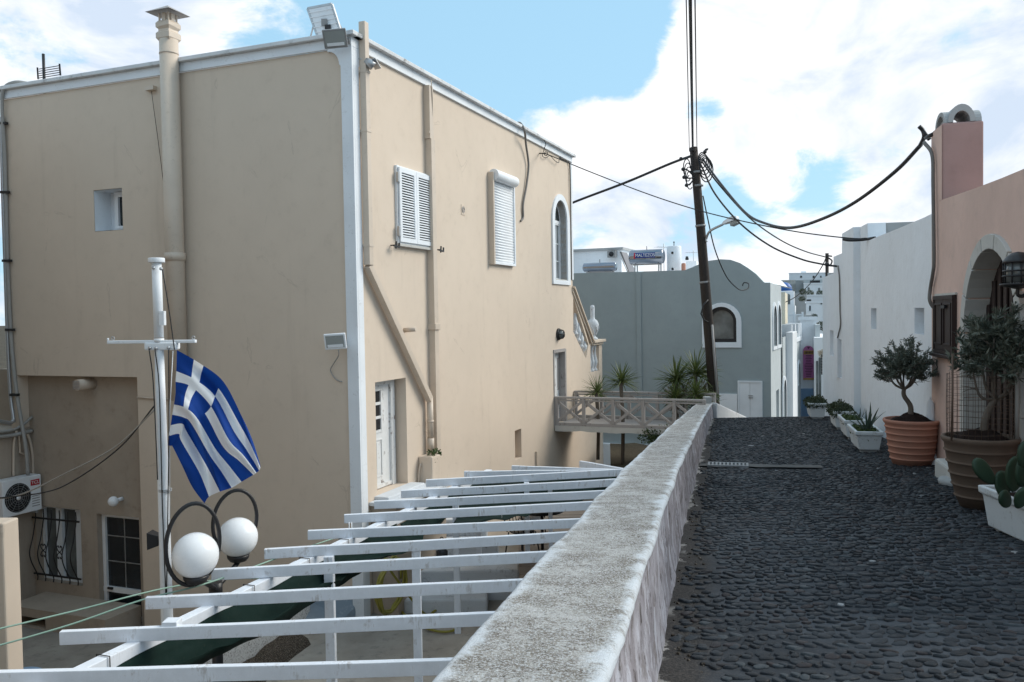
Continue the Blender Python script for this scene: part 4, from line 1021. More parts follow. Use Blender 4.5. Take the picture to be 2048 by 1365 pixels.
# aerial, solar panel on the roof
def aerial(base, h, label, sc_=1.0, ang=0.3, group='television aerials'):
    t = thing('tv_aerial', base, label, 'aerial', group); b0 = V(base); top = b0 + V((0, 0, h))
    build(MB().tube([b0, top], .018 * sc_, 6), 'mast', m_galv, t)
    d = V((math.cos(ang), math.sin(ang), 0)); e = V((-d.y, d.x, 0)); q = MB(); c_ = top - V((0, 0, .12 * h))
    q.tube([c_ - d * .45 * sc_, c_ + d * .45 * sc_], .010 * sc_, 5); build(q, 'boom', m_galv, t)
    for k in range(7):
        o_ = c_ + d * (-.42 + .14 * k) * sc_; build(MB().tube([o_ - e * .22 * sc_, o_ + e * .22 * sc_], .007 * sc_, 5), 'element', m_galv, t)
    return t
a = LF.s_(88, 150, -.6)
tb = LF.P(a, -.6, ZF)
t = thing('tv_aerial', tb, 'low grid aerial on a short pole on the left end of the beige roof', 'aerial', 'television aerials')
zt2 = LF.z_(88, 108, -.6); build(MB().tube([tb, LF.P(a, -.6, zt2)], .03, 6), 'mast', m_black, t)
q = MB(); z1_, z0_ = LF.z_(100, 135, -.6), LF.z_(100, 153, -.6)
x0_, x1_ = a + .14, a - .46
for zz in (z0_, (z0_ + z1_) / 2, z1_, z0_ + (z1_ - z0_) * .25, z0_ + (z1_ - z0_) * .75): q.tube([LF.P(x0_, -.6, zz), LF.P(x1_, -.6, zz)], .009, 5)
build(q, 'reflector', m_black, t)
q = MB(); q.bar(LF.P(x0_ + .03, -.6, z0_ - .02), LF.P(x0_ - .02, -.55, z1_ + .02), .03, .03); q.bar(LF.P(x1_, -.6, z0_ - .02), LF.P(x1_ + .0 - .04, -.55, z1_ + .02), .03, .03); build(q, 'side_bar', m_black, t)
# solar panel, seen from behind
P_ = lambda x_, y_, d_=-.55: LF.P(LF.s_(x_, y_, d_), d_, LF.z_(x_, y_, d_))
bl, br, tl, tr = P_(637, 76), P_(682, 66), P_(616, 18), P_(664, 9)
t = thing('roof_solar_panel', (bl + br) / 2, 'small tilted solar panel showing its white back on the roof corner', 'solar panel')
nn = (br - bl).cross(tl - bl).normalized()
q = MB(); q.hexa([bl, br, tr, tl, bl + nn * .02, br + nn * .02, tr + nn * .02, tl + nn * .02]); build(q, 'panel', m_white, t)
q = MB()
for p_, q_ in ((bl, br), (br, tr), (tr, tl), (tl, bl)): q.bar(p_, q_, .045, .05, nn)
build(q, 'frame', m_galv, t, bevel=.004)
for k in range(1, 6):
    f_ = k / 6; off = nn * (-.012 if nn.y > 0 else .032); build(MB().bar(bl.lerp(tl, f_) + off, br.lerp(tr, f_) + off, .012, .006, nn), 'seam', m_opal, t)
off = nn * (-.03 if nn.y > 0 else .05)
c_ = bl.lerp(tr, .5).lerp((bl + br) / 2, .15) + off; build(MB().bar(c_ - V((.05, 0, 0)), c_ + V((.05, 0, 0)), .03, .12), 'junction_box', m_lampgrey, t)
c_ = (bl + br) / 2 + off + V((0, 0, .10)); build(MB().bar(c_ - V((.05, 0, 0)), c_ + V((.05, 0, 0)), .05, .13), 'battery_box', m_black, t)
build(MB().tube([bl.lerp(tl, .45), P_(620, 78, -.9)], .015, 5), 'strut', m_galv, t); build(MB().tube([br.lerp(tr, .5), P_(690, 70, -.9)], .015, 5), 'strut', m_galv, t)

# cables on the walls
def cable(name, pts, r, mat, label, cat='cable', group=None, n=8, seg=6):
    return build(MB().tube(catmull(pts, n), r, seg), name, mat, None, label, cat, group)
def rfp(*l): return [RF.P(RF.px(x_, y_, d_)[0], d_, RF.px(x_, y_, d_)[1]) for x_, y_, d_ in l]
def lfp(*l): return [LF.P(LF.px(x_, y_, d_)[0], d_, LF.px(x_, y_, d_)[1]) for x_, y_, d_ in l]
m_cbl = paint('weathered_grey_cable', (.16, .15, .14), .6, damt=.3)
cable('wall_cable', rfp((1030, 247, -.1), (1041, 247, .05), (1049, 262, .20), (1052, 290, .10), (1057, 330, .06), (1053, 370, .05), (1046, 410, .04), (1046, 435, .03), (1041, 443, .02)), .028, m_cbl, 'thick grey cable hanging in a curve over the cornice beside the roller shutter')
cable('wall_cable', rfp((862, 160, .14), (865, 200, .14), (864, 240, .12), (858, 268, .12)), .010, m_pipe, 'thin cable looping beside the upper duct on the lane side')
cable('wall_cable', rfp((1083, 276, .0), (1091, 286, .15), (1088, 300, .06), (1085, 312, .05), (1092, 316, .06), (1100, 312, .08), (1110, 322, .08), (1117, 326, .08), (1118, 321, .05)), .010, m_rubber, 'thin black cable looped around the iron hook under the cornice')
q = MB(); A = rfp((1079, 307, .0), (1092, 308, .30)); q.tube([A[0], A[1]], .018, 6); q.tube([A[1] + V((.05 * math.cos(g), 0, .05 * math.sin(g))) for g in (0, 1, 2, 3, 4, 5, 6.2)], .012, 5)
build(q, 'wall_hook', m_black, None, 'rusty iron eye hook holding a wire near the far top of the lane side', 'hook')
cable('wall_cable', rfp((1120, 316, .03), (1133, 321, .04), (1139, 330, .04), (1141, 380, .04), (1141.5, 440, .04), (1142.5, 520, .04), (1143, 560, .04)), .022, m_cbl, 'grey cable clipped down the far edge of the lane side')

# galvanised pipes running down the left end of the camera side
cp = {}
mains = [('left', [(2, 235, .05), (3, 280, .05), (6, 400, .05), (11, 550, .05), (16, 700, .05), (21, 790, .05), (26, 830, .08), (28, 845, .10)]),
         ('right', [(60, 168, -.1), (30, 165, .05), (8, 178, .10), (4, 215, .08), (9, 300, .06), (12, 400, .05), (16, 550, .05), (24, 700, .05), (34, 790, .05), (44, 850, .05), (52, 900, .05), (56, 950, .05)])]
for nm_, l in mains:
    q = MB(); q.tube(catmull(lfp(*l), 5), .036, 8)
    o = build(q, 'conduit_pipe', m_galv if nm_ == 'left' else m_cable_w, None, 'outer galvanised pipe of the pair down the left end of the beige wall' if nm_ == 'left' else 'inner pipe of the pair, curling over the left end of the cornice', 'pipe', 'pipes down the left end of the house')
    if nm_ == 'right':
        for yy in (247, 385, 522, 660, 790):
            xx = {247: 5, 385: 9, 522: 13, 660: 19, 790: 28}[yy]; A = lfp((xx - 7, yy, .06), (xx + 9, yy, .06)); build(MB().bar(A[0], A[1], .06, .05), 'pipe_clip', m_black, o)

# side wall at the left with the air conditioner
oS = LF.P(LF.s_(64, 950, DA), DA, 0)
SF = Frame(oS.xy, (-RF.S).xy, RF.N.xy)
zs = SF.z_(30, 858)
sw = thing('side_wall', SF.P(0, 0, -5.9), 'shaded beige side wall at the far left carrying the air conditioner', 'wall')
mb = MB().box(SF, .002, 6.0, -1.0, 0, -6.2, zs); build(mb, 'wall', m_beige_shade, sw)
build(MB().box(SF, 1.7, 12.5, -5.0, -.001, -6.2, 4.6), 'unseen_shade_wall', m_beige_shade, sw)  # unseen block beyond the left edge, added to darken the alcove
build(MB().box(XYZ, -15, -6.2, -7, 8.4, -6.2, 4.4), 'unseen_shade_block', m_beige_shade, sw)  # unseen mass left of the camera, added to keep sky light off the alcove
def spts(*l): return [SF.P(SF.px(x_, y_, d_)[0], d_, SF.px(x_, y_, d_)[1]) for x_, y_, d_ in l]
k = 0
for l, r_, m_ in (([(64, 862, .06), (40, 868, .10), (20, 872, .08), (-20, 876, .08)], .04, m_cable_w), ([(64, 834, .06), (46, 850, .08), (20, 862, .06), (-20, 866, .1)], .028, m_cable_w),
              ([(28, 842, .10), (18, 846, .12), (-20, 838, .12)], .036, m_galv), ([(33, 862, .05), (28, 885, .04), (27, 920, .04), (27, 952, .05)], .026, m_pipe),
              ([(44, 856, .1), (56, 872, .06), (62, 892, .05), (66, 920, .04), (66, 950, .04)], .030, m_pipe), ([(38, 870, .04), (40, 900, .04), (40, 905, .04), (52, 910, .05)], .020, m_pipe)):
    k += 1
    lab = ['fat pale pipe running along the top of the shaded side wall', 'thin pale pipe sagging along the top of the side wall', 'galvanised bend at the foot of the outer pipe', 'beige pipe dropping behind the left of the air conditioner', 'curved beige pipe dropping to the right end of the air conditioner', 'short hooked beige pipe above the air conditioner'][k - 1]
    cable('pipe', spts(*l), r_, m_, lab, 'pipe', 'pipes over the air conditioner')
# air conditioner
dA = .34
s_r = SF.s_(83, 985, dA); s_l = s_r + .86; zt_ = SF.z_(83, 948, dA); zb_ = SF.z_(83, 1019, dA)
ac = thing('air_conditioner', SF.P((s_r + s_l) / 2, dA / 2, zb_), 'white outdoor air conditioner unit with a red badge on the shaded side wall', 'air conditioner')
print('AC size', s_r, zt_ - zb_)
build(MB().box(SF, s_r, s_l, .04, dA, zb_, zt_), 'casing', m_pvc, ac, bevel=.015)
fc = SF.P(SF.s_(36, 996, dA), dA, SF.z_(36, 996, dA)); fr_ = (zt_ - zb_) * .40
mS = Matrix((SF.S, V((0, 0, 1)), SF.N)).transposed()
build(MB().lathe(fc + SF.N * .002, [(fr_, 0), (fr_ * .98, .008), (.0001, .010)], 28, mat=mS), 'fan_well', m_dark, ac)
q = MB()
for k in range(1, 7): q.tube([fc + SF.N * .016 + SF.S * (fr_ * k / 6.5 * math.cos(g * .2618)) + V((0, 0, fr_ * k / 6.5 * math.sin(g * .2618))) for g in range(25)], .004, 4)
for k in range(12): g = k * .5236; q.tube([fc + SF.N * .018 + SF.S * (.05 * math.cos(g)) + V((0, 0, .05 * math.sin(g))), fc + SF.N * .018 + SF.S * (fr_ * math.cos(g)) + V((0, 0, fr_ * math.sin(g)))], .004, 4)
build(q, 'fan_guard', m_lampgrey, ac)
build(MB().lathe(fc + SF.N * .02, [(.05, 0), (.045, .012), (.0001, .014)], 16, mat=mS), 'fan_hub', m_pvc, ac)
m_redb = paint('red_badge', (.42, .012, .02), .4, damt=.05)
bs = SF.s_(70, 965, dA); bz = SF.z_(70, 965, dA)
bd = build(MB().box(SF, bs - .10, bs + .10, dA + .001, dA + .006, bz - .055, bz + .06), 'badge', m_redb, ac)
lettering('TCL', .085, SF.P(bs, dA + .008, bz), -SF.S, (0, 0, 1), m_pvc, ac, 1.15)
for k in range(5): build(MB().box(SF, s_r + .05, s_r + .22, dA + .001, dA + .008, zb_ + .10 + k * .05, zb_ + .115 + k * .05), 'grille_slat', m_lampgrey, ac)
build(MB().box(SF, s_r + .12, s_r + .16, 0, dA + .04, zb_ - .04, zb_ - .002), 'bracket', m_galv, ac); build(MB().box(SF, s_l - .16, s_l - .12, 0, dA + .04, zb_ - .04, zb_ - .002), 'bracket', m_galv, ac)
# near pillar at the left edge
pB = Frame((at(6, 1050, 9.6).x, 9.6), (-1, 0.02), (-.02, -1)); zp = pB.z_(30, 1047)
mb = MB().box(pB, 0, 3, -.3, 0, -6.1, zp); build(mb, 'garden_pillar', m_beige, None, 'plain beige wall end at the lower left edge in front of the side wall', 'wall', bevel=.02)
# little blue cafe table in the dark opening
tp = at(38, 1305, 12.4)
t = thing('cafe_table', (tp.x, tp.y, -5.95), 'small round blue metal table half hidden behind the left pillar', 'table')
m_bl = paint('blue_metal_paint', (.16, .27, .42), .4)
build(MB().lathe((tp.x, tp.y, -5.95), [(.30, .70), (.31, .71), (.31, .73), (.30, .735), (.0001, .737)], 24), 'tabletop', m_bl, t)
for g in (0.4, 2.0, 3.5, 5.1): build(MB().tube([V((tp.x + .1 * math.cos(g), tp.y + .1 * math.sin(g), -5.26)), V((tp.x + .28 * math.cos(g), tp.y + .28 * math.sin(g), -5.95))], .014, 6), 'leg', m_galv, t)

# ================================================================== YARD
# stairs rising to the lower door
st0 = door1[1] + .35
z_land = door1[2] - .13
S1 = RF.s_(870, 1140, .55)
stp = thing('yard_stairs', RF.P(st0, .5, -5.3), 'worn blue and white painted steps climbing from the yard to the lower door', 'stairs')
build(MB().box(RF, door1[0] - .25, st0 + .2, 0.001, .52, -5.6, z_land), 'landing_base', m_beige_shade, stp, bevel=.02)
build(MB().box(RF, door1[0] - .30, st0 + .25, 0.0, .60, z_land, z_land + .07), 'landing', m_stepp, stp, bevel=.015)
for X0, X1, Y0, Y1, zt_ in ((-1.75, -.75, 16.9, 18.2, -3.62), (-1.75, -.55, 16.3, 16.89, -3.95), (-1.80, -.32, 15.75, 16.29, -4.27), (-1.90, .06, 15.15, 15.74, -4.60), (-1.95, -.50, 14.55, 15.14, -4.92)):
    build(MB().box(XYZ, X0, X1, Y0, Y1, -5.6, zt_), 'step', m_stepp, stp, bevel=.04)
dk = thing('yard_deck', (1.2, 15.5, -5.1), 'raised plank floored terrace under the far bays of the pergola', 'terrace')
build(MB().box(XYZ, .08, 4.2, 13.0, 19.0, -5.3, -4.42), 'base', m_beige_shade, dk)
m_plank = wood_paint('grey_brown_planks', (.20, .165, .135), (.09, .07, .055), .8)
for k in range(26): build(MB().box(XYZ, .06, 4.2, 13.0 + k * .23, 13.0 + k * .23 + .215, -4.418, -4.38 + .004 * (k % 3)), 'plank', m_plank, dk)
# low blue slabs at the foot of the corner
q = MB(); p0, p1, p2, p3 = on_z(612, 1200, -4.78), on_z(738, 1190, -4.78), on_z(692, 1238, -5.10), on_z(600, 1252, -5.05)
bs_ = lambda v, z: V((v.x, v.y, z))
q.hexa([bs_(p0, -5.6), bs_(p1, -5.6), bs_(p2, -5.6), bs_(p3, -5.6), bs_(p0, -4.78), bs_(p1, -4.78), bs_(p2, -5.10), bs_(p3, -5.05)])
build(q, 'cement_slab', m_bluepaint, None, 'sloping blue painted cement slab at the foot of the beige corner', 'slab', bevel=.03)
# low stippled white wall with a gravelly ledge
def mat_stip():
    b = NB('stippled_white_stucco'); n = b.noise(38, 5, .75); n2 = b.noise(16, 4)
    cc = b.mix(b.rng(n, .52, .60, 0, .75), (.60, .62, .63), (.10, .095, .09)); b.bump(n, 1.0, .03); return b.fin(cc, .95, .1)
m_stip = mat_stip()
wa = V((-3.45, 14.1)); wb = V((-5.05, 7.6)); dv = (wb - wa).normalized(); nv = V((-dv.y, dv.x))
if nv.x < 0: nv = -nv
WF = Frame(wa, dv, nv)
sw2 = thing('stucco_wall', WF.P(3, 0, -5.3), 'low white stippled stucco wall running forward from the beige corner', 'wall')
build(MB().box(WF, 0, 6.6, -.22, 0, -6.2, -4.22), 'wall', m_stip, sw2, bevel=.02)
build(MB().box(WF, -.05, .65, -.30, .08, -4.21, -4.10), 'cap', m_white, sw2, bevel=.01)
def mat_gravel():
    b = NB('brown_gravel'); v = b.vor(55); n = b.noise(20, 4)
    cc = b.mix(b.rng(v, .1, .6), (.26, .22, .18), (.06, .05, .04)); cc = b.mix(b.rng(n, .5, .7, 0, .6), cc, (.07, .05, .035)); b.bump(v, 1.0, .03); return b.fin(cc, .95, .15)
m_gravel = mat_gravel()
mb = MB(); vs = []
for i in range(30):
    for j, (dd, zz) in enumerate(((0.0, -4.95), (.18, -4.98), (.34, -5.06), (.52, -5.34))):
        a = .8 + i * .2; vs.append(WF.P(a, dd + .05 * noise.noise(V((a * 2, j, 0))), zz + .04 * noise.noise(V((a * 3, j * 2, 5)))))
mb.add(vs, [(i * 4 + j, i * 4 + j + 1, i * 4 + 5 + j, i * 4 + 4 + j) for i in range(29) for j in range(3)], smooth=True)
build(mb, 'gravel_bank', m_gravel, None, 'narrow bank of brown gravel along the foot of the stippled wall', 'gravel', kind='stuff', fix=False)
# yellow hose
h0 = RF.s_(790, 1180, .62); zf = -5.30
hp = []
cc_ = RF.P(RF.s_(778, 1150, .56), .56, RF.z_(778, 1150, .56))
pts = []
for k in range(44):
    g = k / 10 * 6.283; r_ = .40 + .05 * math.sin(k * 1.3); pts.append(cc_ + RF.S * (r_ * math.cos(g)) + V((0, 0, -.18 + (r_ + .05) * math.sin(g))) + RF.N * (.015 * (k % 7)))
pts += [on_z(845, 1225, -5.11), on_z(870, 1222, -5.11), on_z(885, 1210, -5.11), on_z(850, 1200, -5.11), on_z(800, 1215, -5.11), on_z(830, 1245, -5.11), on_z(870, 1262, -5.11), on_z(905, 1262, -5.11), on_z(930, 1245, -5.11)]
cable('garden_hose', pts, .022, m_yellow, 'yellow garden hose coiled on the wall and trailing over the yard floor', 'hose', None, 5, 6)
# dark iron furniture under the far tarp
def iron_chair(x, y, z, rz, label):
    t = thing('iron_chair', (x, y, z), label, 'chair', 'black iron chairs in the yard', rz); P0 = V((x, y, z)); WL[t.name] = V((0, 0, 0))
    B = lambda mb, n: build(mb, n, m_black, t)
    B(MB().lathe((0, 0, .44), [(.22, 0), (.23, .01), (.22, .02), (.0001, .021)], 16), 'seat')
    for sx_, sy_ in ((-1, -1), (1, -1), (-1, 1), (1, 1)): B(MB().tube([(sx_ * .17, sy_ * .17, .44), (sx_ * .22, sy_ * .23, 0)], .013, 6), 'leg')
    q = MB().tube(catmull([(-.20, .18, .44), (-.22, .24, .75), (-.12, .27, .93), (0, .28, .98), (.12, .27, .93), (.22, .24, .75), (.20, .18, .44)], 5), .013, 6)
    for g in (-.1, 0, .1): q.tube([(g, .20, .46), (g * .6, .27, .92)], .009, 5)
    B(q, 'backrest'); return t
pp = on_z(1045, 1112, -4.38); iron_chair(pp.x, pp.y, -4.38, 2.4, 'black wrought iron chair nearest the painted steps')
pp = on_z(1062, 1082, -4.38); iron_chair(pp.x, pp.y, -4.38, -.6, 'black wrought iron chair turned away beside the middle pergola posts')
pp = on_z(1085, 1100, -4.38)
t = thing('iron_table', (pp.x, pp.y, -4.38), 'round black iron table between the yard chairs', 'table')
build(MB().lathe((pp.x, pp.y, -4.38), [(.40, .72), (.41, .73), (.40, .745), (.0001, .746)], 20), 'tabletop', m_black, t); build(MB().tube([(pp.x, pp.y, -4.38), (pp.x, pp.y, -3.67)], .03, 8), 'leg', m_black, t)
# lantern on the post
pp = at(884, 1104, 12.5)
t = thing('hanging_lantern', pp, 'small black lantern hanging beneath the slats over the steps', 'lantern')
build(MB().lathe(pp - V((0, 0, .10)), [(.06, 0), (.085, .03), (.085, .11), (.05, .15), (.02, .17)], 10), 'body', m_black, t); build(MB().tube(catmull([pp + V((-.05, 0, .05)), pp + V((-.03, 0, .18)), pp + V((0, 0, .22)), pp + V((.03, 0, .18)), pp + V((.05, 0, .05))], 4), .008, 5), 'handle', m_black, t)

# ================================================================== PERGOLA
ZP = -2.85
per = thing('pergola', (-1.5, 10, -5.15), 'white painted timber pergola of long slats beside the parapet', 'pergola')
sl_px = [((-260, 1352), (870, 1322)), ((118, 1262), (985, 1225)), ((290, 1192), (1040, 1157)), ((422, 1140), (1100, 1103)), ((528, 1098), (1140, 1063)), ((615, 1060), (1160, 1035)), ((688, 1030), (1190, 1003)),
         ((748, 1002), (1215, 980)), ((802, 980), (1235, 957)), ((852, 960), (1245, 939)), ((928, 942), (1245, 939)), ((1023, 930), (1245, 938)), ((1158, 922), (1250, 938))]
slatY = []
for i, (a, b_) in enumerate(sl_px):
    p = on_z(a[0], a[1], ZP); q_ = on_z(b_[0], b_[1], ZP)
    d = (q_ - p); d.z = 0; L_ = (XL(q_.y) - p.x) / max(d.x, .05) * d.length - .02; L_ = min(max(L_, d.length), d.length + 1.7); d.normalize()
    zoff = -.008 * (i % 3)
    e = p + d * L_; dp = V((0, 0, -.065 + zoff)); nrm_ = V((-d.y, d.x, 0)) * .03
    q = MB(); vs_ = []; ns = 9; sd_ = V((-d.y, d.x, 0))
    for k_ in range(ns + 1):
        m_ = (p + dp + nrm_).lerp(e + dp + nrm_, k_ / ns) + V((0, 0, .009 * noise.noise(V((k_ * .5, i * 3.1, 0))))) + sd_ * (.010 * noise.noise(V((k_ * .45, i * 5.7, 4)))); tw = .03 * noise.noise(V((k_ * .4, i, 9)))
        for a_, b2_ in ((-1, -1), (1, -1), (1, 1), (-1, 1)): vs_.append(m_ + sd_ * (a_ * .0325 + tw * b2_ * .06) + V((0, 0, b2_ * .0625 - tw * a_ * .03)))
    q.add(vs_, [(4 * k_ + j_, 4 * k_ + (j_ + 1) % 4, 4 * k_ + 4 + (j_ + 1) % 4, 4 * k_ + 4 + j_) for k_ in range(ns) for j_ in range(4)] + [(3, 2, 1, 0), tuple(4 * ns + j_ for j_ in range(4))])
    build(q, 'slat', m_slat, per, bevel=.006)
    slatY.append((p, e))
bA = on_z(60, 1383, ZP - .13); bB = on_z(955, 950, ZP - .13)
bd_ = (bB - bA).normalized(); bn = V((bd_.y, -bd_.x, 0))
bA2 = bA - bd_ * 2.2; bB2 = bB + bd_ * .6
q = MB(); q.bar(bA2 + V((0, 0, -.07)), bB2 + V((0, 0, -.07)), .12, .13); build(q, 'beam', m_slat, per, bevel=.008)
q = MB(); q.bar(V((XL(5) - .06, 5, ZP - .20)), V((XL(18) - .06, 18, ZP - .20)), .08, .12); build(q, 'wall_plate', m_slat, per, bevel=.006)
def post(x, y_top, w_, Y=None, zt=ZP - .13, zb=-5.15, name='post'):
    p = on_z(x, y_top, zt) if Y is None else V((ray(x, y_top).x * Y, Y, zt))
    q = MB(); q.bar(V((p.x, p.y, zb)), V((p.x, p.y, zt)), w_, w_, V((0, 1, 0))); return build(q, name, m_slat, per, bevel=.006), p
post(658, 1112, .115); post(832, 1098, .105); post(911, 1000, .10); post(1053, 965, .09); post(1100, 975, .07); 
pc, pcp = post(344, 1240, .14, zt=ZP + .03, zb=ZP - .12)
pe, pep = post(955, 952, .10)
post(60, 1383, .12, zb=-5.95)
# string ties around the beam
k = 0
for x_, y_ in ((205, 1312), (505, 1172), (615, 1118), (695, 1080), (835, 1014)):
    p = on_z(x_, y_, ZP - .13); t_ = (p - bA).dot(bd_); p = bA + bd_ * t_ + V((0, 0, -.07)); r_ = .075
    loop = [p + bn * (r_ * a_) + V((0, 0, r_ * b_)) for a_, b_ in ((-1, -1), (1, -1), (1, 1), (-1, 1), (-1, -1))]
    build(MB().tube(loop, .007, 4), 'string_tie', m_black, per)
for x_, y_, zz in ((698, 1045, 1), (703, 1045, 1), (1003, 1015, 0)):
    p = on_z(x_, y_, ZP - .08); build(MB().tube([p, p + V((0, 0, -.32 if zz else -.18))], .008, 5), 'string_tie', m_pvc, per)
# green shade cloth
def cloth(name, A_, B_, sag, wave, label, nu=60, nv=10, seed=0.0):
    """A_, B_ : two edges (polylines of points) joined by a sagging sheet"""
    ea = catmull(A_, 10); eb = catmull(B_, 10)
    def s_at(l, t): f = t * (len(l) - 1); i = min(int(f), len(l) - 2); return l[i].lerp(l[i + 1], f - i)
    vs = []
    for i in range(nu + 1):
        for j in range(nv + 1):
            u_, v_ = i / nu, j / nv; p = s_at(ea, u_).lerp(s_at(eb, u_), v_)
            p = p + V((0, 0, -sag * math.sin(math.pi * v_) + wave * math.sin(v_ * 17 + u_ * 9 + seed) * math.sin(math.pi * v_) + wave * .8 * noise.noise(V((u_ * 9, v_ * 4, seed))))); vs.append(p)
    mb = MB(); mb.add(vs, [(i * (nv + 1) + j, i * (nv + 1) + j + 1, (i + 1) * (nv + 1) + j + 1, (i + 1) * (nv + 1) + j) for i in range(nu) for j in range(nv)], smooth=True)
    o = build(mb, name, m_green, None, label, 'shade cloth', 'dark green shade cloths under the pergola', fix=False)
    so_ = o.modifiers.new('thick', 'SOLIDIFY'); so_.thickness = .004; return o
zc_ = ZP - .20
ea = [bA + bd_ * t_ + bn * .07 + V((0, 0, -.11)) for t_ in (-1.0, 1.2, 3, 5, 6.2)]
eb = [on_z(x_, y_, zc_ - .18) for x_, y_ in ((190, 1385), (353, 1330), (424, 1300), (507, 1264), (610, 1192), (648, 1166))]
cloth('shade_cloth', ea, eb, .22, .05, 'long gathered dark green shade cloth hanging along the near beam')
ea = [bA + bd_ * t_ + bn * .07 + V((0, 0, -.11)) for t_ in (6.4, 7.5, 8.6)]
eb = [on_z(x_, y_, zc_) for x_, y_ in ((640, 1172), (740, 1138), (838, 1098))]
ea2 = [bA + bd_ * t_ + bn * .07 + V((0, 0, -.11)) for t_ in (5.3, 7.2, 8.6)]
cloth('shade_cloth', [on_z(x_, y_, zc_) for x_, y_ in ((655, 1118), (720, 1085), (800, 1062), (850, 1048))], [on_z(x_, y_, zc_ - .1) for x_, y_ in ((660, 1132), (745, 1118), (800, 1108), (838, 1097))], .10, .03, 'dark green shade cloth pulled tight to a corner by the middle post', seed=2)
cloth('shade_cloth', [on_z(x_, y_, zc_) for x_, y_ in ((800, 1048), (850, 1018), (900, 990), (925, 975))], [on_z(x_, y_, zc_ - .2) for x_, y_ in ((850, 1062), (880, 1045), (915, 1010), (960, 985))], .15, .04, 'small bunched green shade cloth at the narrow middle bay', seed=4)
cloth('shade_cloth', [on_z(x_, y_, zc_) for x_, y_ in ((905, 1050), (1000, 1040), (1060, 1030), (1085, 1020))], [on_z(x_, y_, zc_) for x_, y_ in ((925, 962), (1010, 957), (1120, 952), (1230, 948))], .15, .04, 'broad nearly black shade cloth spread over the far bays', seed=6)
cloth('shade_cloth', [on_z(x_, y_, zc_ - .3) for x_, y_ in ((1085, 1000), (1120, 992), (1150, 988), (1200, 985))], [on_z(x_, y_, zc_ - .1) for x_, y_ in ((1075, 962), (1130, 958), (1180, 955), (1240, 950))], .10, .03, 'dark shade cloth in the far corner against the parapet', seed=8)

# ================================================================== FLAG MAST
YM = 10.2
def mp(x, y, Y=YM): return at(x, y, Y)
mast = thing('flag_mast', (mp(330, 1225).x, YM, -5.95), 'white ship style flag mast with a short crossarm', 'flagpole')
mt, mx_, mbm = mp(313, 524), mp(318, 684), mp(334, 1235)
low = mbm + (mbm - mx_).normalized() * 2.6
q = MB(); q.tube([mx_ + V((0, 0, -.02)), mp(322, 830), mp(328, 1020), mbm, low], [.052, .060, .066, .070, .075], 16); build(q, 'mast', m_white, mast)
q = MB(); q.tube([mt, mx_ + V((0, 0, .05))], .056, 16); q.tube([mx_, mx_ + V((0, 0, .04))], .058, 16); build(q, 'topmast', m_white, mast)
build(MB().tube([mt + V((0, 0, -.01)), mt + V((0, 0, .045))], .095, 20), 'truck_cap', m_white, mast, bevel=.006)
q = MB(); q.box(XYZ, mx_.x - .16, mx_.x + .22, YM - .06, YM + .10, mx_.z - .10, mx_.z - .005); build(q, 'crosstree_bracket', m_white, mast, bevel=.02)
ya, yb = mp(216, 685), mp(392, 683)
q = MB(); q.bar(ya, yb, .07, .038); q.tube([ya + V((0, 0, .02)), ya + V((.0, 0, .05))], .015, 6); build(q, 'yardarm', m_white, mast, bevel=.01)
for p in (ya + V((.06, 0, .0)), yb + V((-.03, 0, .0))):
    build(MB().tube([p + V((.02 * math.cos(g), 0, .045 + .02 * math.sin(g))) for g in (0, 1, 2, 3, 4, 5, 6.28)], .006, 5), 'eye_bolt', m_galv, mast)
q = MB(); c_ = mp(322, 637, YM - .07); q.hexa([c_ + V((a_, b_, d_)) for d_ in (-.085, .085) for a_, b_ in ((-.01, -.04), (.05, -.04), (.05, .03), (-.01, .03))]); build(q, 'bracket_plate', m_white, mast, bevel=.004)
for x_, y_ in ((307, 536), (322, 538), (300, 696), (312, 697), (337, 696)):
    build(MB().sphere(mp(x_, y_, YM - .07), .022, 8, 6), 'pulley', m_galv, mast)
rp = [[(298, 698), (306, 760), (312, 880), (315, 960)], [(310, 698), (318, 770), (322, 900), (325, 1020), (332, 1200)], [(337, 700), (338, 850), (336, 1000), (333, 1200)], [(325, 540), (338, 620), (349, 700)]]
for l in rp: build(MB().tube(catmull([mp(x_, y_, YM - .09) for x_, y_ in l], 5), .007, 5), 'halyard', m_rubber, mast)
build(MB().tube([mp(346, 702, YM - .05), mp(339, 830, YM - .05), mp(340, 1050, YM - .05)], .005, 5), 'halyard', m_pvc, mast)
q = MB(); c_ = mp(330, 982); 
for k in range(2): q.tube([c_ + V((.075 * math.cos(g), .075 * math.sin(g), .02 * k)) for g in [i * .5236 for i in range(13)]], .007, 5)
build(q, 'lashing', m_galv, mast)
# black hailer on the mast
c_ = mp(309, 1082, YM + .05); t = thing('loudspeaker', c_, 'small black box horn strapped to the left of the flag mast', 'loudspeaker')
q = MB(); q.hexa([c_ + V(v_) for v_ in ((-.07, -.06, -.10), (.05, -.02, -.06), (.05, .10, -.06), (-.07, .12, -.10), (-.07, -.06, .11), (.05, -.02, .06), (.05, .10, .06), (-.07, .12, .11))]); build(q, 'horn', m_black, t, bevel=.004)
build(MB().bar(c_ + V((.05, .02, 0)), c_ + V((.13, .0, 0)), .03, .05), 'bracket', m_black, t)

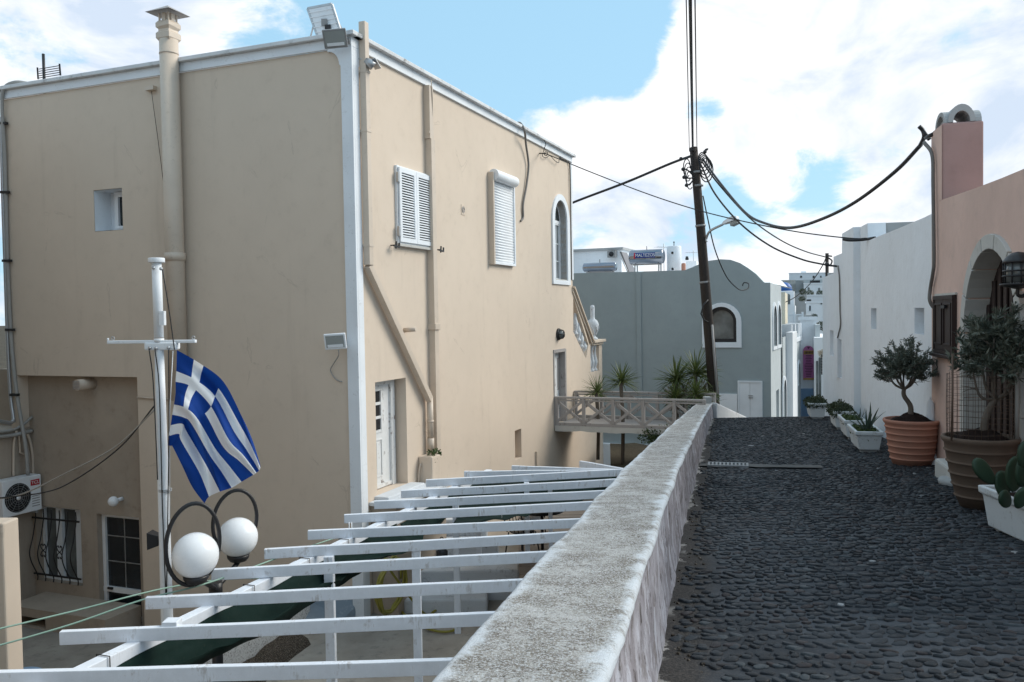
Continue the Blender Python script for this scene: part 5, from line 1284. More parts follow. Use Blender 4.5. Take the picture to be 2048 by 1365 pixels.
# Greek flag
def mat_flag():
    b = NB('flag_cloth'); uvn = b.n.new('ShaderNodeUVMap'); sp = b.n.new('ShaderNodeSeparateXYZ'); b.l.new(uvn.outputs[0], sp.inputs[0]); u, v = sp.outputs[0], sp.outputs[1]
    # v: 0 top .. 1 bottom in ninths ; u: 0 hoist .. 1 fly (27:18)
    st = b.math('MODULO', b.math('FLOOR', b.math('MULTIPLY', v, 9.0)), 2.0)     # 0 blue, 1 white
    X = b.math('MULTIPLY', u, 13.5); Yv = b.math('MULTIPLY', v, 9.0)
    can = b.math('MULTIPLY', b.math('LESS_THAN', X, 5.0), b.math('LESS_THAN', Yv, 5.0))
    cx_ = b.math('LESS_THAN', b.math('ABSOLUTE', b.math('SUBTRACT', X, 2.5)), 0.5); cy_ = b.math('LESS_THAN', b.math('ABSOLUTE', b.math('SUBTRACT', Yv, 2.5)), 0.5)
    cross = b.math('MAXIMUM', cx_, cy_)
    wmask = b.math('ADD', b.math('MULTIPLY', can, cross), b.math('MULTIPLY', b.math('SUBTRACT', 1.0, can), st))
    cc = b.mix(wmask, (0.006, 0.050, 0.270), (0.88, 0.89, 0.90))
    wv = b.noise(220, 2, .5); b.bump(wv, .15, .002)
    m = b.fin(cc, .75, .2)
    tr = b.n.new('ShaderNodeBsdfTranslucent'); b.l.new(cc, tr.inputs[0]); ms = b.n.new('ShaderNodeMixShader'); ms.inputs[0].default_value = .25
    b.l.new(b.b.outputs[0], ms.inputs[1]); b.l.new(tr.outputs[0], ms.inputs[2]); b.l.new(ms.outputs[0], b.out.inputs[0]); return m
m_flag = mat_flag()
vsN = [0, .111, .222, .333, .444, .556, .667, .778, .889, 1]
g0 = [(437, 570), (436, 628), (434, 690), (430, 750), (430, 812), (421, 880), (411, 938), (402, 998), (390, 1060), (386, 1112)]
g37 = [(700, 748), (674, 788), (655, 834), (632, 892), (597, 932), (552, 958), (520, 990), (493, 1035), (462, 1088), (414, 1122)]
g1 = [(908, 1212), (912, 1238), (905, 1255), (890, 1268), (873, 1280), (805, 1320), (748, 1354), (682, 1376), (620, 1405), (594, 1442)]
g18 = [(558, 640), (548, 688), (540, 738), (522, 780), (500, 830), (487, 900), (478, 955), (468, 990), (448, 1048), (404, 1116)]
g68 = [(808, 950), (790, 985), (762, 1032), (733, 1080), (700, 1120), (655, 1130), (622, 1165), (590, 1200), (556, 1250), (470, 1235)]
g85 = [(868, 1085), (858, 1110), (835, 1140), (815, 1168), (790, 1200), (735, 1230), (690, 1262), (640, 1292), (592, 1330), (525, 1350)]
us = [0, .18, .37, .68, .85, 1.0]; gs = [g0, g18, g37, g68, g85, g1]
def cr1(t, ts, vals):
    n = len(ts); i = 0
    while i < n - 2 and t > ts[i + 1]: i += 1
    f = (t - ts[i]) / (ts[i + 1] - ts[i]); a = vals[max(i - 1, 0)]; b_ = vals[i]; c_ = vals[i + 1]; d_ = vals[min(i + 2, n - 1)]
    return 0.5 * ((2 * b_) + (c_ - a) * f + (2 * a - 5 * b_ + 4 * c_ - d_) * f * f + (3 * b_ - a - 3 * c_ + d_) * f ** 3)
NU, NV = 96, 72; vs = []; uv = []
for i in range(NU + 1):
    u_ = i / NU
    for j in range(NV + 1):
        v_ = j / NV
        cols = [V((cr1(v_, vsN, [p[0] for p in g]), cr1(v_, vsN, [p[1] for p in g]))) for g in gs]
        p = V((cr1(u_, us, [c_[0] for c_ in cols]), cr1(u_, us, [c_[1] for c_ in cols])))
        x_, y_ = 200 + p.x / 2.844, 500 + p.y / 2.844
        amp = min(1, u_ * 4)
        dep = amp * (.085 * math.sin(v_ * 9.5 + u_ * 2.2) + .045 * math.sin(v_ * 21 - u_ * 5 + 1) + .09 * noise.noise(V((u_ * 3, v_ * 2.4, 2)))) - .13 * max(0, 1 - abs(v_ - .62 - .25 * (u_ - .37)) / .10) * (1 if u_ > .1 else u_ * 10) + .10 * u_
        vs.append(at(x_, y_, YM - .10 + dep)); uv.append((min(max(u_, .0001), .9999), min(max(v_, .0001), .9999)))
mb = MB(); mb.add(vs, [(i * (NV + 1) + j, i * (NV + 1) + j + 1, (i + 1) * (NV + 1) + j + 1, (i + 1) * (NV + 1) + j) for i in range(NU) for j in range(NV)], smooth=True); mb.uv = uv
build(mb, 'flag', m_flag, None, 'blue and white striped flag with a cross in its corner drooping from the mast', 'flag', fix=False)

# ================================================================== TWIN GLOBE LAMP
tl_ = thing('twin_globe_lamp', (at(432, 1200, 9.9).x, 9.9, -5.95), 'black lamp post with two white globes in oval hoops', 'street lamp')
pb = at(432, 1200, 9.9)
q = MB(); q.tube([(pb.x, pb.y, -5.95), (pb.x, pb.y, at(432, 1180, 9.9).z)], .062, 14); q.tube([(pb.x, pb.y, at(432, 1195, 9.9).z), (pb.x, pb.y, at(432, 1165, 9.9).z)], .078, 14); build(q, 'post', m_black, tl_)
for gx, gy, gr_, GY, rc, ra, rb in ((391, 1111, 45.5, 9.1, (386, 1089), 46, 82), (475.5, 1075, 39.5, 10.4, (470, 1043), 38, 62)):
    c_ = at(gx, gy, GY); r_ = gr_ / 1700 * GY * 1.0
    gp = build(MB().sphere(c_, r_, 32, 20), 'globe', m_opal, tl_)
    hc = at(rc[0], rc[1], GY); A_ = ra / 1700 * GY; B_ = rb / 1700 * GY
    ring = []
    for k in range(41):
        g = 2 * math.pi * k / 40; ring.append(hc + V((A_ * math.sin(g) * 1.0, .12 * math.sin(g), -B_ * math.cos(g) + .04 * math.sin(g))))
    build(MB().tube(ring, .023, 10, cap=False), 'hoop', m_black, tl_)
    bz = c_.z - r_
    build(MB().lathe((c_.x, c_.y, bz - .07), [(.04, 0), (.10, .02), (.13, .06), (.135, .10)], 18), 'cup', m_black, tl_)
    build(MB().tube(catmull([V((c_.x, c_.y, bz - .06)), V((c_.x, c_.y, bz - .12)).lerp(V((pb.x, pb.y, bz - .12)), .3), V((pb.x, pb.y, at(432, 1178, 9.9).z))], 5), .03, 8), 'arm', m_black, tl_)

# ropes and drooping cables at the lower left
cable('rope', [at(-60, 1272, 8.2), at(150, 1222, 8.8), at(330, 1177, 9.6), at(470, 1158, 10.2), at(620, 1159, 10.6)], .010, m_rope, 'upper green line stretched from the left pillar past the globes', 'rope', 'green lines')
cable('rope', [at(-60, 1308, 8.0), at(140, 1250, 8.4), at(285, 1200, 8.8), at(420, 1165, 9.4), at(600, 1100, 11), at(690, 1070, 12.2)], .010, m_rope, 'lower green line sloping from the left pillar to the pergola slats', 'rope', 'green lines')
cable('cable', [at(-40, 1000, 13), at(85, 986, 12.8), at(150, 960, 12.3), at(240, 895, 11.2), at(309, 812, 10.2)], .010, m_rubber, 'thin black cable drooping from the mast towards the air conditioner')
cable('cable', [at(-40, 1002, 13.1), at(40, 990, 12.9), at(130, 948, 12.4), at(230, 895, 11.3), at(311, 818, 10.2)], .011, m_cable_w, 'pale cable drooping just above the thin black one')

# ================================================================== FOOTBRIDGE
s_f = RF.s_(1109, 820); s_b = RF.s_(1134, 815)
z_rail_f = RF.z_(1109, 793); z_deck = RF.z_(1109, 849); z_rail_b = z_rail_f + 0.0
p_end = at(1398, 796, 22.9); Lb = (p_end - RF.P(s_f, 0, 0)); BL = Lb.dot(RF.N) + .25
BF = Frame(RF.P(s_f, 0.02, 0).xy, RF.N.xy, (-RF.S).xy)       # s across the gap, d towards the camera
br = thing('footbridge', BF.P(BL / 2, -.5, z_deck - .3), 'weathered grey footbridge with criss-cross railings joining the beige house to the lane', 'bridge')
wB = s_b - s_f + .75
build(MB().box(BF, 0, BL, -wB, .05, z_deck - .11, z_deck - .02), 'deck', m_greywood, br, bevel=.01)
q = MB(); nn_ = 40; vs = []
for i in range(nn_ + 1):
    a = BL * i / nn_; vs += [BF.P(a, .052, z_deck - .03), BF.P(a, .052, z_deck - .18 - .03 * noise.noise(V((a * 2.1, 0, 0))) - .02 * noise.noise(V((a * 7, 3, 0)))), BF.P(a, -wB + .05, z_deck - .18)]
q.add(vs, [(3 * i + j, 3 * i + 3 + j, 3 * i + 4 + j, 3 * i + 1 + j) for i in range(nn_) for j in (0, 1)]); build(q, 'fascia', m_marble, br, fix=False)
npn = 5
for side, d_ in (('f', 0.0), ('b', -wB + .06)):
    zt_, z0_ = z_rail_f, z_deck
    build(MB().box(BF, 0, BL, d_ - .05, d_ + .05, zt_ - .06, zt_), 'rail', m_greywood, br, bevel=.01)
    build(MB().box(BF, 0, BL, d_ - .035, d_ + .035, z0_ - .02, z0_ + .06), 'rail', m_greywood, br, bevel=.01)
    build(MB().box(BF, 0, BL, d_ - .035, d_ + .035, zt_ - .13, zt_ - .085), 'rail', m_greywood, br, bevel=.008)
    xs_ = [BL * k / npn for k in range(npn + 1)]
    for k, a in enumerate(xs_):
        a = min(max(a, .05), BL - .05); build(MB().box(BF, a - .045, a + .045, d_ - .045, d_ + .045, z0_ + .06, zt_ - .06), 'post', m_greywood, br, bevel=.008)
    for k in range(npn):
        a, b_ = xs_[k] + .05, xs_[k + 1] - .05
        build(MB().bar(BF.P(a, d_ + .008, z0_ + .08), BF.P(b_, d_ + .008, zt_ - .13), .075, .04, BF.N), 'brace', m_greywood, br, bevel=.006)
        build(MB().bar(BF.P(a, d_ - .012, zt_ - .13), BF.P(b_, d_ - .012, z0_ + .08), .075, .04, BF.N), 'brace', m_greywood, br, bevel=.006)
pe_ = at(1410, 795, 23.3)
build(MB().box(XYZ, pe_.x - .04, pe_.x + .16, pe_.y - .12, pe_.y + .12, pe_.z - .6, pe_.z + .02), 'end_block', m_wwash_g, None, 'small grey cement block where the footbridge rail meets the parapet', 'block', bevel=.03)

# ================================================================== BLUE GREY HOUSE
YG = 28.6; TG = math.radians(23.5)
oG = V((ray(1541, 620).x * YG, YG))
GF = Frame(oG, (-math.cos(TG), math.sin(TG)), (-math.sin(TG), -math.cos(TG)))
GS = Frame(oG, (math.sin(TG), math.cos(TG)), (math.cos(TG), -math.sin(TG)))
gh = thing('grey_house', (oG.x, oG.y, -5.5), 'blue grey rendered house with a humped parapet and an arched window', 'house')
prof = [(1541, 565.5), (1528, 565.5), (1522, 559.6), (1511, 548), (1496, 536.8), (1478.6, 526), (1461, 520), (1440, 519), (1418, 522), (1399, 528.5), (1383, 535.6), (1369, 541), (1282, 543.5), (1148, 547)]
pf = [GF.px(*p_) for p_ in prof]; pf[0] = (0.003, pf[0][1])
sGl = GF.s_(1090, 700)
pf.append((sGl, pf[-1][1] - .02))
gw = (GF.s_(1473, 640), GF.s_(1412, 640), GF.z_(1440, 685), GF.z_(1440, 614))
outer = [(.003, -6.5)] + pf + [(sGl, -6.5)]
build(MB().holed(GF, outer, [(arch(*gw), .22, False)], 0, .3, False), 'wall', m_grey, gh, fix=False)
# white barrel of the roof behind the hump
bp = [(u, z - .02) for u, z in pf]
q = MB(); q.add([GF.P(u, -.28, z) for u, z in bp] + [GF.P(u, -8.5, z) for u, z in bp], [(i, i + 1, len(bp) + i + 1, len(bp) + i) for i in range(len(bp) - 1)], smooth=False)
build(q, 'roof', m_wwash_b, gh, fix=False)
a = GF.s_(1278.5, 650); build(MB().box(GF, a - .085, a + .085, 0, .05, -6.5, GF.z_(1278, 546)), 'pilaster', m_grey, gh, bevel=.006)
ww = (GF.s_(1483, 640), GF.s_(1404.5, 640), GF.z_(1440, 695.5), GF.z_(1440, 606))
q = MB(); ao = arch(*ww); ai = arch(*gw); n = len(ao)
q.add([GF.P(u, .05, z) for u, z in ao] + [GF.P(u, .05, z) for u, z in ai], [(i, (i + 1) % n, n + (i + 1) % n, n + i) for i in range(n)])
q.add([GF.P(u, 0, z) for u, z in ao] + [GF.P(u, .05, z) for u, z in ao], [(i, (i + 1) % n, n + (i + 1) % n, n + i) for i in range(n)])
q.add([GF.P(u, -.1, z) for u, z in ai] + [GF.P(u, .05, z) for u, z in ai], [(i, (i + 1) % n, n + (i + 1) % n, n + i) for i in range(n)])
build(q, 'window_surround', m_white, gh)
i0, i1, j0, j1 = gw; inn = arch(i0 + .12, i1 - .12, j0 + .12, j1 - .12); oo = arch(i0, i1, j0, j1); n = len(oo)
q = MB(); q.add([GF.P(u, -.10, z) for u, z in oo] + [GF.P(u, -.10, z) for u, z in inn], [(i, (i + 1) % n, n + (i + 1) % n, n + i) for i in range(n)])
q.add([GF.P(u, -.18, z) for u, z in inn] + [GF.P(u, -.10, z) for u, z in inn], [(i, (i + 1) % n, n + (i + 1) % n, n + i) for i in range(n)])
wi = build(q, 'window', m_black, gh); q = MB(); q.add([GF.P(u, -.17, z) for u, z in oo], [tuple(range(n))]); build(q, 'pane', m_glass_g, wi)
d0, d1 = GF.s_(1525, 795), GF.s_(1476, 795); zt_ = GF.z_(1500, 762)
q = MB(); frame_rect(q, GF, d0, d1, -4.6, zt_, .005, .07, .05); dr = build(q, 'door_frame', m_pvc, gh, bevel=.004)
mid = (d0 + d1) / 2
for a_, b_ in ((d0 + .052, mid - .004), (mid + .004, d1 - .052)): build(MB().box(GF, a_, b_, .01, .045, -4.55, zt_ - .052), 'door', m_pvc, gh, bevel=.006)
for zz in (-.0, -.25): build(MB().box(GF, mid - .10, mid + .05, .048, .08, GF.z_(1500, 792) + zz * .3, GF.z_(1500, 792) + .03 + zz * .3), 'handle', m_galv, gh)
w0, w1 = d1 + .02, GF.s_(1438, 800); build(MB().box(GF, w0, w1, .0, .06, -6, GF.z_(1455, 788)), 'white_plinth', m_wwash_b, gh)
build(MB().box(GF, GF.s_(1300, 890), GF.s_(1180, 890), .002, .20, -6, GF.z_(1260, 888)), 'plinth', m_wwash, gh, bevel=.02)
# side towards the street
zc_g = pf[0][1]
sg1 = GS.s_(1562.5, 620)
pairs = [(1545.5, 1551.8, 694, 612), (1554.3, 1560.3, 691, 610)]
hs = []
for x0, x1, yb, yt in pairs: hs.append((arch(GS.s_(x0, 650), GS.s_(x1, 650), GS.z_(x0, yb), GS.z_(x0, yt)), .12, True))
gd = (GS.s_(1552.5, 800), GS.s_(1558, 800), -5.6, GS.z_(1553, 782))
build(MB().holed(GS, [(.003, -6.5), (sg1, -6.5), (sg1, zc_g - .05), (.003, zc_g)], hs + [(rect(*gd), .2, True)], 0, .3, False, mr=0), 'wall', m_grey_l, gh, fix=False)
for x0, x1, yb, yt in pairs:
    a0_, a1_, b0_, b1_ = GS.s_(x0, 650), GS.s_(x1, 650), GS.z_(x0, yb), GS.z_(x0, yt); g_ = .12; ao = arch(a0_ - g_, a1_ + g_, b0_ - g_, b1_ + g_); ai = arch(a0_, a1_, b0_, b1_); n = len(ao)
    q = MB(); q.add([GS.P(u, .04, z) for u, z in ao] + [GS.P(u, .04, z) for u, z in ai], [(i, (i + 1) % n, n + (i + 1) % n, n + i) for i in range(n)])
    q.add([GS.P(u, 0, z) for u, z in ao] + [GS.P(u, .04, z) for u, z in ao], [(i, (i + 1) % n, n + (i + 1) % n, n + i) for i in range(n)])
    build(q, 'window_surround', m_white, gh)
    q = MB(); q.add([GS.P(u, -.115, z) for u, z in ai], [tuple(range(n))]); build(q, 'pane', m_glass_g, gh)
# hooked cable end on the wall
A = GF.P(GF.s_(1490, 575, .1), .1, GF.z_(1490, 575, .1))

# street house beyond it, with arches
sh_ = thing('arcade_house', GS.P(sg1 + 3, 0, -6), 'pale grey street house with white merlons and tall arches beyond the blue grey house', 'house')
sg2 = GS.s_(1601, 700, .05)
zt1, zt2 = GS.z_(1566, 672, .05), GS.z_(1600, 655, .05)
SH = Frame(GS.P(0, .05, 0).xy, GS.S.xy, GS.N.xy)
def sa(x0, x1, yb, yt): return arch(SH.s_(x0, 700), SH.s_(x1, 700), SH.z_(x0, yb), SH.z_(x0, yt))
ar = [sa(1564.5, 1570, 860, 762), sa(1584.5, 1591.5, 860, 740), sa(1594.5, 1599, 772, 728)]
b1_, b2_ = SH.s_(1577, 700), SH.s_(1593, 700); zq = zt1 - .05
mb = MB()
def arch_wall(mb, fr, u0, u1, z0, z1, h, dep):
    q0, q1 = min(p_[0] for p_ in h), max(p_[0] for p_ in h); w0 = min(p_[1] for p_ in h); qd = lambda a_, b_, c_, e_: mb.add([fr.P(a_, 0, c_), fr.P(b_, 0, c_), fr.P(b_, 0, e_), fr.P(a_, 0, e_)], [(0, 1, 2, 3)])
    qd(u0, q0, z0, z1); qd(q1, u1, z0, z1)
    if w0 > z0: qd(q0, q1, z0, w0)
    ap = h[2:]; mb.add([fr.P(u, 0, z) for u, z in ap] + [fr.P(u, 0, z1) for u, z in ap], [(i, i + 1, len(ap) + i + 1, len(ap) + i) for i in range(len(ap) - 1)])
    n = len(h); A_ = [fr.P(u, 0, z) for u, z in h]; B_ = [fr.P(u, -dep, z) for u, z in h]; mb.add(A_ + B_, [(i, (i + 1) % n, n + (i + 1) % n, n + i) for i in range(n)]); mb.add(B_, [tuple(range(n))])
for u0_, u1_, h_ in ((sg1 + .05, b1_, ar[0]), (b1_, b2_, ar[1]), (b2_, sg2, ar[2])): arch_wall(mb, SH, u0_, u1_, -7, zq, h_, .35)
mb.box(SH, sg1 + .05, sg2, -6, -.40, -7, zq - .001)
build(mb, 'wall', m_grey_l, sh_, fix=False)
for a_ in ar:
    u0, u1 = min(p_[0] for p_ in a_), max(p_[0] for p_ in a_); z0_, z1_ = min(p_[1] for p_ in a_), max(p_[1] for p_ in a_)
    o_ = arch(u0 - .14, u1 + .14, z0_, z1_ + .14); i_ = arch(u0, u1, z0_, z1_); n = len(o_)
    q = MB(); q.add([SH.P(u, .05, z) for u, z in o_] + [SH.P(u, .05, z) for u, z in i_], [(i, (i + 1) % n, n + (i + 1) % n, n + i) for i in range(1, n)])
    q.add([SH.P(u, 0, z) for u, z in o_] + [SH.P(u, .05, z) for u, z in o_], [(i, (i + 1) % n, n + (i + 1) % n, n + i) for i in range(1, n)])
    build(q, 'arch_surround', m_white, sh_)
a0_, a1_ = SH.s_(1572, 700), SH.s_(1581, 700); build(MB().box(SH, a0_, a1_, .0, .25, -7, zt1 + .1), 'buttress', m_wwash_b, sh_, bevel=.02)
for x0, x1 in ((1581.5, 1583), (1588.5, 1590), (1595.5, 1597), (1599.5, 1601)):
    a0_, a1_ = SH.s_(x0, 680), SH.s_(x1, 680); build(MB().box(SH, a0_, a1_, -.5, .04, zt1 - .4, zt1 + .35), 'merlon', m_white, sh_)
build(MB().box(SH, SH.s_(1581.5, 680), sg2, 0.002, .06, zt1 - .42, zt1 - .25), 'string_course', m_white, sh_)

# --- things on the grey roof
zg = GF.z_(1230, 546)
def rp(x, y, d=-2.0): return GF.P(GF.s_(x, y, d), d, GF.z_(x, y, d))
# white wall behind
a0_, a1_ = GF.s_(1243, 520, -3.5), GF.s_(1100, 520, -3.5)
rw = thing('roof_room', GF.P((a0_ + a1_) / 2, -4, zg), 'white flat roofed room standing on the left of the grey roof', 'building')
build(MB().box(GF, a0_, a1_, -7, -3.5, zg - .1, GF.z_(1200, 502, -3.5)), 'wall', m_wwash, rw); build(MB().box(GF, a0_ - .08, a1_, -7.1, -3.42, GF.z_(1200, 502, -3.5) + .001, GF.z_(1200, 502, -3.5) + .10), 'roof_edge', m_wwash_g, rw)
# ac on it
c_ = rp(1224, 509, -3.3); t = thing('roof_air_conditioner', c_, 'dark boxed air conditioner high on the white roof room', 'air conditioner')
s_, z_ = GF.px(1224, 509, -3.3)
build(MB().box(GF, s_ - .17, s_ + .17, -3.45, -3.2, z_ - .13, z_ + .13), 'casing', m_lampgrey, t, bevel=.01); build(MB().lathe(GF.P(s_, -3.195, z_), [(.10, 0), (.0001, .003)], 14, mat=Matrix((GF.S, V((0, 0, 1)), GF.N)).transposed()), 'fan_well', m_black, t)
def tank_h(x0, x1, y0, y1, d, label, text=None):
    a, b_ = GF.s_(x1, (y0 + y1) / 2, d), GF.s_(x0, (y0 + y1) / 2, d); z1_, z0_ = GF.z_(x0, y0, d), GF.z_(x0, y1, d); r_ = (z1_ - z0_) / 2; zc = (z0_ + z1_) / 2
    t = thing('water_heater', GF.P((a + b_) / 2, d, z0_), label, 'water heater', 'solar water heaters on the grey roof')
    pts = [GF.P(a + k_, d, zc) for k_ in (0, .02, .06)] + [GF.P(b_ - k_, d, zc) for k_ in (.06, .02, 0)]
    build(MB().tube(pts, [r_ * .75, r_ * .93, r_, r_, r_ * .93, r_ * .75], 24), 'tank', m_steel, t)
    q = MB()
    for k_ in (.15, .85): u = a + (b_ - a) * k_; q.bar(GF.P(u, d, zc), GF.P(u, d + .05, zg - .02), .05, .03); q.bar(GF.P(u, d - .3, zc), GF.P(u, d - .3, zg), .05, .03)
    q.bar(GF.P(a + .1, d - .05, z0_ - .01), GF.P(b_ - .1, d - .05, z0_ - .01), .05, .05)
    build(q, 'frame', m_galv, t)
    build(MB().tube([GF.P((a + b_) / 2, d, z1_), GF.P((a + b_) / 2, d, z1_ + .12)], .012, 6), 'valve', m_black, t)
    if text:
        m_b = paint('navy_label', (.010, .035, .20), .4, damt=.0); m_r = paint('red_label', (.45, .02, .05), .4, damt=0)
        u = (a + b_) / 2; w2 = (b_ - a) * .29; q = MB(); cs = []
        for i in range(7):
            g = math.radians(-12 + 42 * i / 6); cs += [GF.P(u - w2 * 1.0, d + (r_ + .006) * math.cos(g), zc + (r_ + .006) * math.sin(g)), GF.P(u + w2 * .98, d + (r_ + .006) * math.cos(g), zc + (r_ + .006) * math.sin(g))]
        q.add(cs, [(2 * i, 2 * i + 1, 2 * i + 3, 2 * i + 2) for i in range(6)]); build(q, 'label_panel', m_b, t)
        q = MB(); cs = []
        for i in range(7):
            g = math.radians(-16 + 48 * i / 6); cs += [GF.P(u + w2 * 1.0, d + (r_ + .008) * math.cos(g), zc + (r_ + .008) * math.sin(g)), GF.P(u + w2 * 1.14, d + (r_ + .008) * math.cos(g), zc + (r_ + .008) * math.sin(g))]
        q.add(cs, [(2 * i, 2 * i + 1, 2 * i + 3, 2 * i + 2) for i in range(6)]); build(q, 'label_stripe', m_r, t)
        lettering(text, r_ * .60, GF.P(u, d + r_ + .014, zc + r_ * .15), -GF.S, (0, 0, 1), m_pvc, t, .92)
    return t
tank_h(1167, 1233, 527, 545, -.8, 'smaller steel cylinder tank lying low at the left of the grey roof')
tank_h(1260, 1328, 501, 530, -1.0, 'large steel cylinder tank with a blue name label on the grey roof', 'MALTEZOS')
q = MB(); A = rp(1238, 503, -2); B = rp(1254, 545, -1.2); 
cp_ = thing('leaning_collector', rp(1246, 545, -1.6), 'dark solar collector panel leaning beside the white roof room', 'solar panel')
a0_, b0_ = GF.px(1237, 504, -2.6); a1_, b1_ = GF.px(1256, 546, -1.2)
q.hexa([GF.P(a0_, -2.6, b0_), GF.P(a1_, -1.2, b1_), GF.P(a1_ - .06, -1.2, b1_), GF.P(a0_ - .12, -2.6, b0_), GF.P(a0_, -3.4, b0_), GF.P(a1_, -2.2, b1_), GF.P(a1_ - .06, -2.2, b1_), GF.P(a0_ - .12, -3.4, b0_)])
build(q, 'panel', m_glass, cp_); build(MB().tube([rp(1237, 503, -2.5), rp(1256, 546, -1.15)], .025, 6), 'edge_rail', m_galv, cp_)
# upright white tank
s_, z_ = GF.px(1348, 493, -1.6); r_ = (GF.s_(1333.5, 500, -1.6) - GF.s_(1362, 500, -1.6)) / 2
t = thing('upright_tank', GF.P(s_, -1.6, zg), 'upright white cylinder tank with two dark ports on the grey roof', 'water tank')
build(MB().tube([GF.P(s_, -1.6, zg - .1), GF.P(s_, -1.6, z_ - .03), GF.P(s_, -1.6, z_)], [r_, r_, r_ * .93], 28), 'body', m_white, t)
mG = Matrix((GF.S, V((0, 0, 1)), GF.N)).transposed()
for y_ in (505.5, 538): build(MB().lathe(GF.P(s_, -1.6 + r_ + .002, GF.z_(1348, y_, -1.2)), [(.045, 0), (.045, .02), (.0001, .021)], 12, mat=mG), 'port', m_black, t)
build(MB().tube([GF.P(s_, -1.6, z_), GF.P(s_, -1.6, z_ + .14)], .015, 6).sphere(GF.P(s_, -1.6, z_ + .15), .03, 8, 6), 'air_valve', m_black, t)
s_, z_ = GF.px(1367, 527, -1.2); t = build(MB().lathe(GF.P(s_, -1.2, zg - .1), [(.075, 0), (.08, .05), (.08, z_ - zg + .06), (.065, z_ - zg + .10), (.0001, z_ - zg + .11)], 16), 'clay_pot', m_terra, None, 'small terracotta coloured cylinder beside the upright white tank', 'pot')
s_, z_ = GF.px(1378, 523, -2.5); q = MB(); q.box(GF, s_ - .28, s_ + .12, -3.2, -2.5, zg - .1, z_); t = build(q, 'roof_box', m_wwash_b, None, 'small white box on the grey roof just left of the hump', 'box')
s_, z_ = GF.px(1374, 518, -2.8); build(MB().lathe(GF.P(s_, -2.8, z_ - .05), [(.06, 0), (.07, .06), (.05, .10), (.06, .13), (.0001, .15)], 10), 'roof_cowl', m_black, None, 'tiny dark cowl on the white roof box', 'cowl')
aerial(rp(1328, 545, -4), rp(1328, 488, -4).z - rp(1328, 545, -4).z, 'aerial between the labelled tank and the upright white tank', .8, .4)
aerial(rp(1387, 540, -4), rp(1387, 501, -4).z - rp(1387, 540, -4).z, 'aerial standing behind the left slope of the grey hump', .7, .1)
aerial(rp(1247, 545, -4), rp(1247, 494, -4).z - rp(1247, 545, -4).z, 'thin aerial rising at the right end of the white roof room', .35, 1.5)

# ================================================================== PLANTS
def blade(L_, w_, droop, seed=0, thick=True):
    q = random.Random(seed); n = 5; vs = []
    for i in range(n + 1):
        t_ = i / n; ww_ = w_ * (1 - t_) ** .6 * (0.6 + 1.4 * min(t_ * 3, 1) * .3); x = L_ * t_; z = -droop * L_ * t_ * t_
        vs += [(x, -ww_ / 2, z + .25 * ww_), (x, 0, z), (x, ww_ / 2, z + .25 * ww_)]
    fs = []
    for i in range(n):
        for j in (0, 1): fs.append((3 * i + j, 3 * i + j + 1, 3 * i + 4 + j, 3 * i + 3 + j))
    return vs, fs
def leaf_mesh(name, L_, w_, droop, mat, seed=0):
    vs, fs = blade(L_, w_, droop, seed); me = bpy.data.meshes.new(name); me.from_pydata(vs, [], fs); me.materials.append(mat)
    me.polygons.foreach_set('use_smooth', [True] * len(fs)); return me
yl = [leaf_mesh('leaf', 1.0, .070, dr_, m_yucca) for dr_ in (.05, .15, .28)]
def yucca(base, h, R_, label, nleaf=60, heads=1, seed=0):
    q = random.Random(seed); t = thing('yucca', base, label, 'yucca', 'yuccas in front of the grey house')
    b0 = V(base)
    build(MB().tube(catmull([b0, b0 + V((.03, .02, h * .5)), b0 + V((-.02, 0, h))], 4), .055, 10), 'trunk', m_bark, t)
    for k in range(nleaf):
        az = q.uniform(0, 6.283); el = math.asin(q.uniform(-.35, 1.0)) ; L_ = R_ * q.uniform(.75, 1.08)
        o = bpy.data.objects.new('leaf', yl[0 if el > .9 else (1 if el > .1 else 2)]); col.objects.link(o); o.parent = t
        o.location = b0 + V((0, 0, h + q.uniform(-.10, .08))) - WL[t.name]; o.rotation_euler = (q.uniform(-.5, .5), -el, az); o.scale = (L_, L_ * .95, L_)
    return t
gz = -4.35
for (x_, y_, Y_, R_, n_, sd_, lab) in ((1243, 764, 24.2, .66, 100, 1, 'single yucca with a thin trunk behind the left half of the footbridge'),
                                 (1194, 785, 25.0, .62, 80, 2, 'yucca half hidden behind the far corner of the beige house'),
                                 (1352, 760, 24.6, .76, 115, 3, 'left yucca of the cluster beside the utility pole'),
                                 (1392, 748, 24.9, .84, 120, 4, 'tallest yucca of the cluster, beside the utility pole'),
                                 (1392, 790, 24.0, .66, 100, 5, 'yellowish low yucca in front of the cluster by the pole'),
                                 (1350, 795, 24.2, .62, 90, 6, 'lowest yucca at the left of the cluster by the pole')):
    p = at(x_, y_, Y_); yucca((p.x, p.y, gz), p.z - gz, R_, lab, n_, 1, sd_)
def leafcloud(mb, c, r, n, L_, w_, q, shell=.5, flat=1.0, up_=0.0):
    for _ in range(n):
        d = V((q.gauss(0, 1), q.gauss(0, 1), q.gauss(0, 1))).normalized(); rr = r * (shell + (1 - shell) * q.random() ** .5)
        p = V(c) + V((d.x * rr, d.y * rr, d.z * rr * flat)); t_ = (d + V((q.gauss(0, .6), q.gauss(0, .6), q.gauss(0, .6) + up_))).normalized(); s_ = t_.cross(V((q.random() - .5, q.random() - .5, q.random() - .5))).normalized()
        l = L_ * q.uniform(.6, 1.25); w = w_ * q.uniform(.7, 1.2)
        mb.add([p, p + t_ * l * .45 + s_ * w, p + t_ * l, p + t_ * l * .45 - s_ * w], [(0, 1, 2, 3)])
q = random.Random(5); mb = MB()
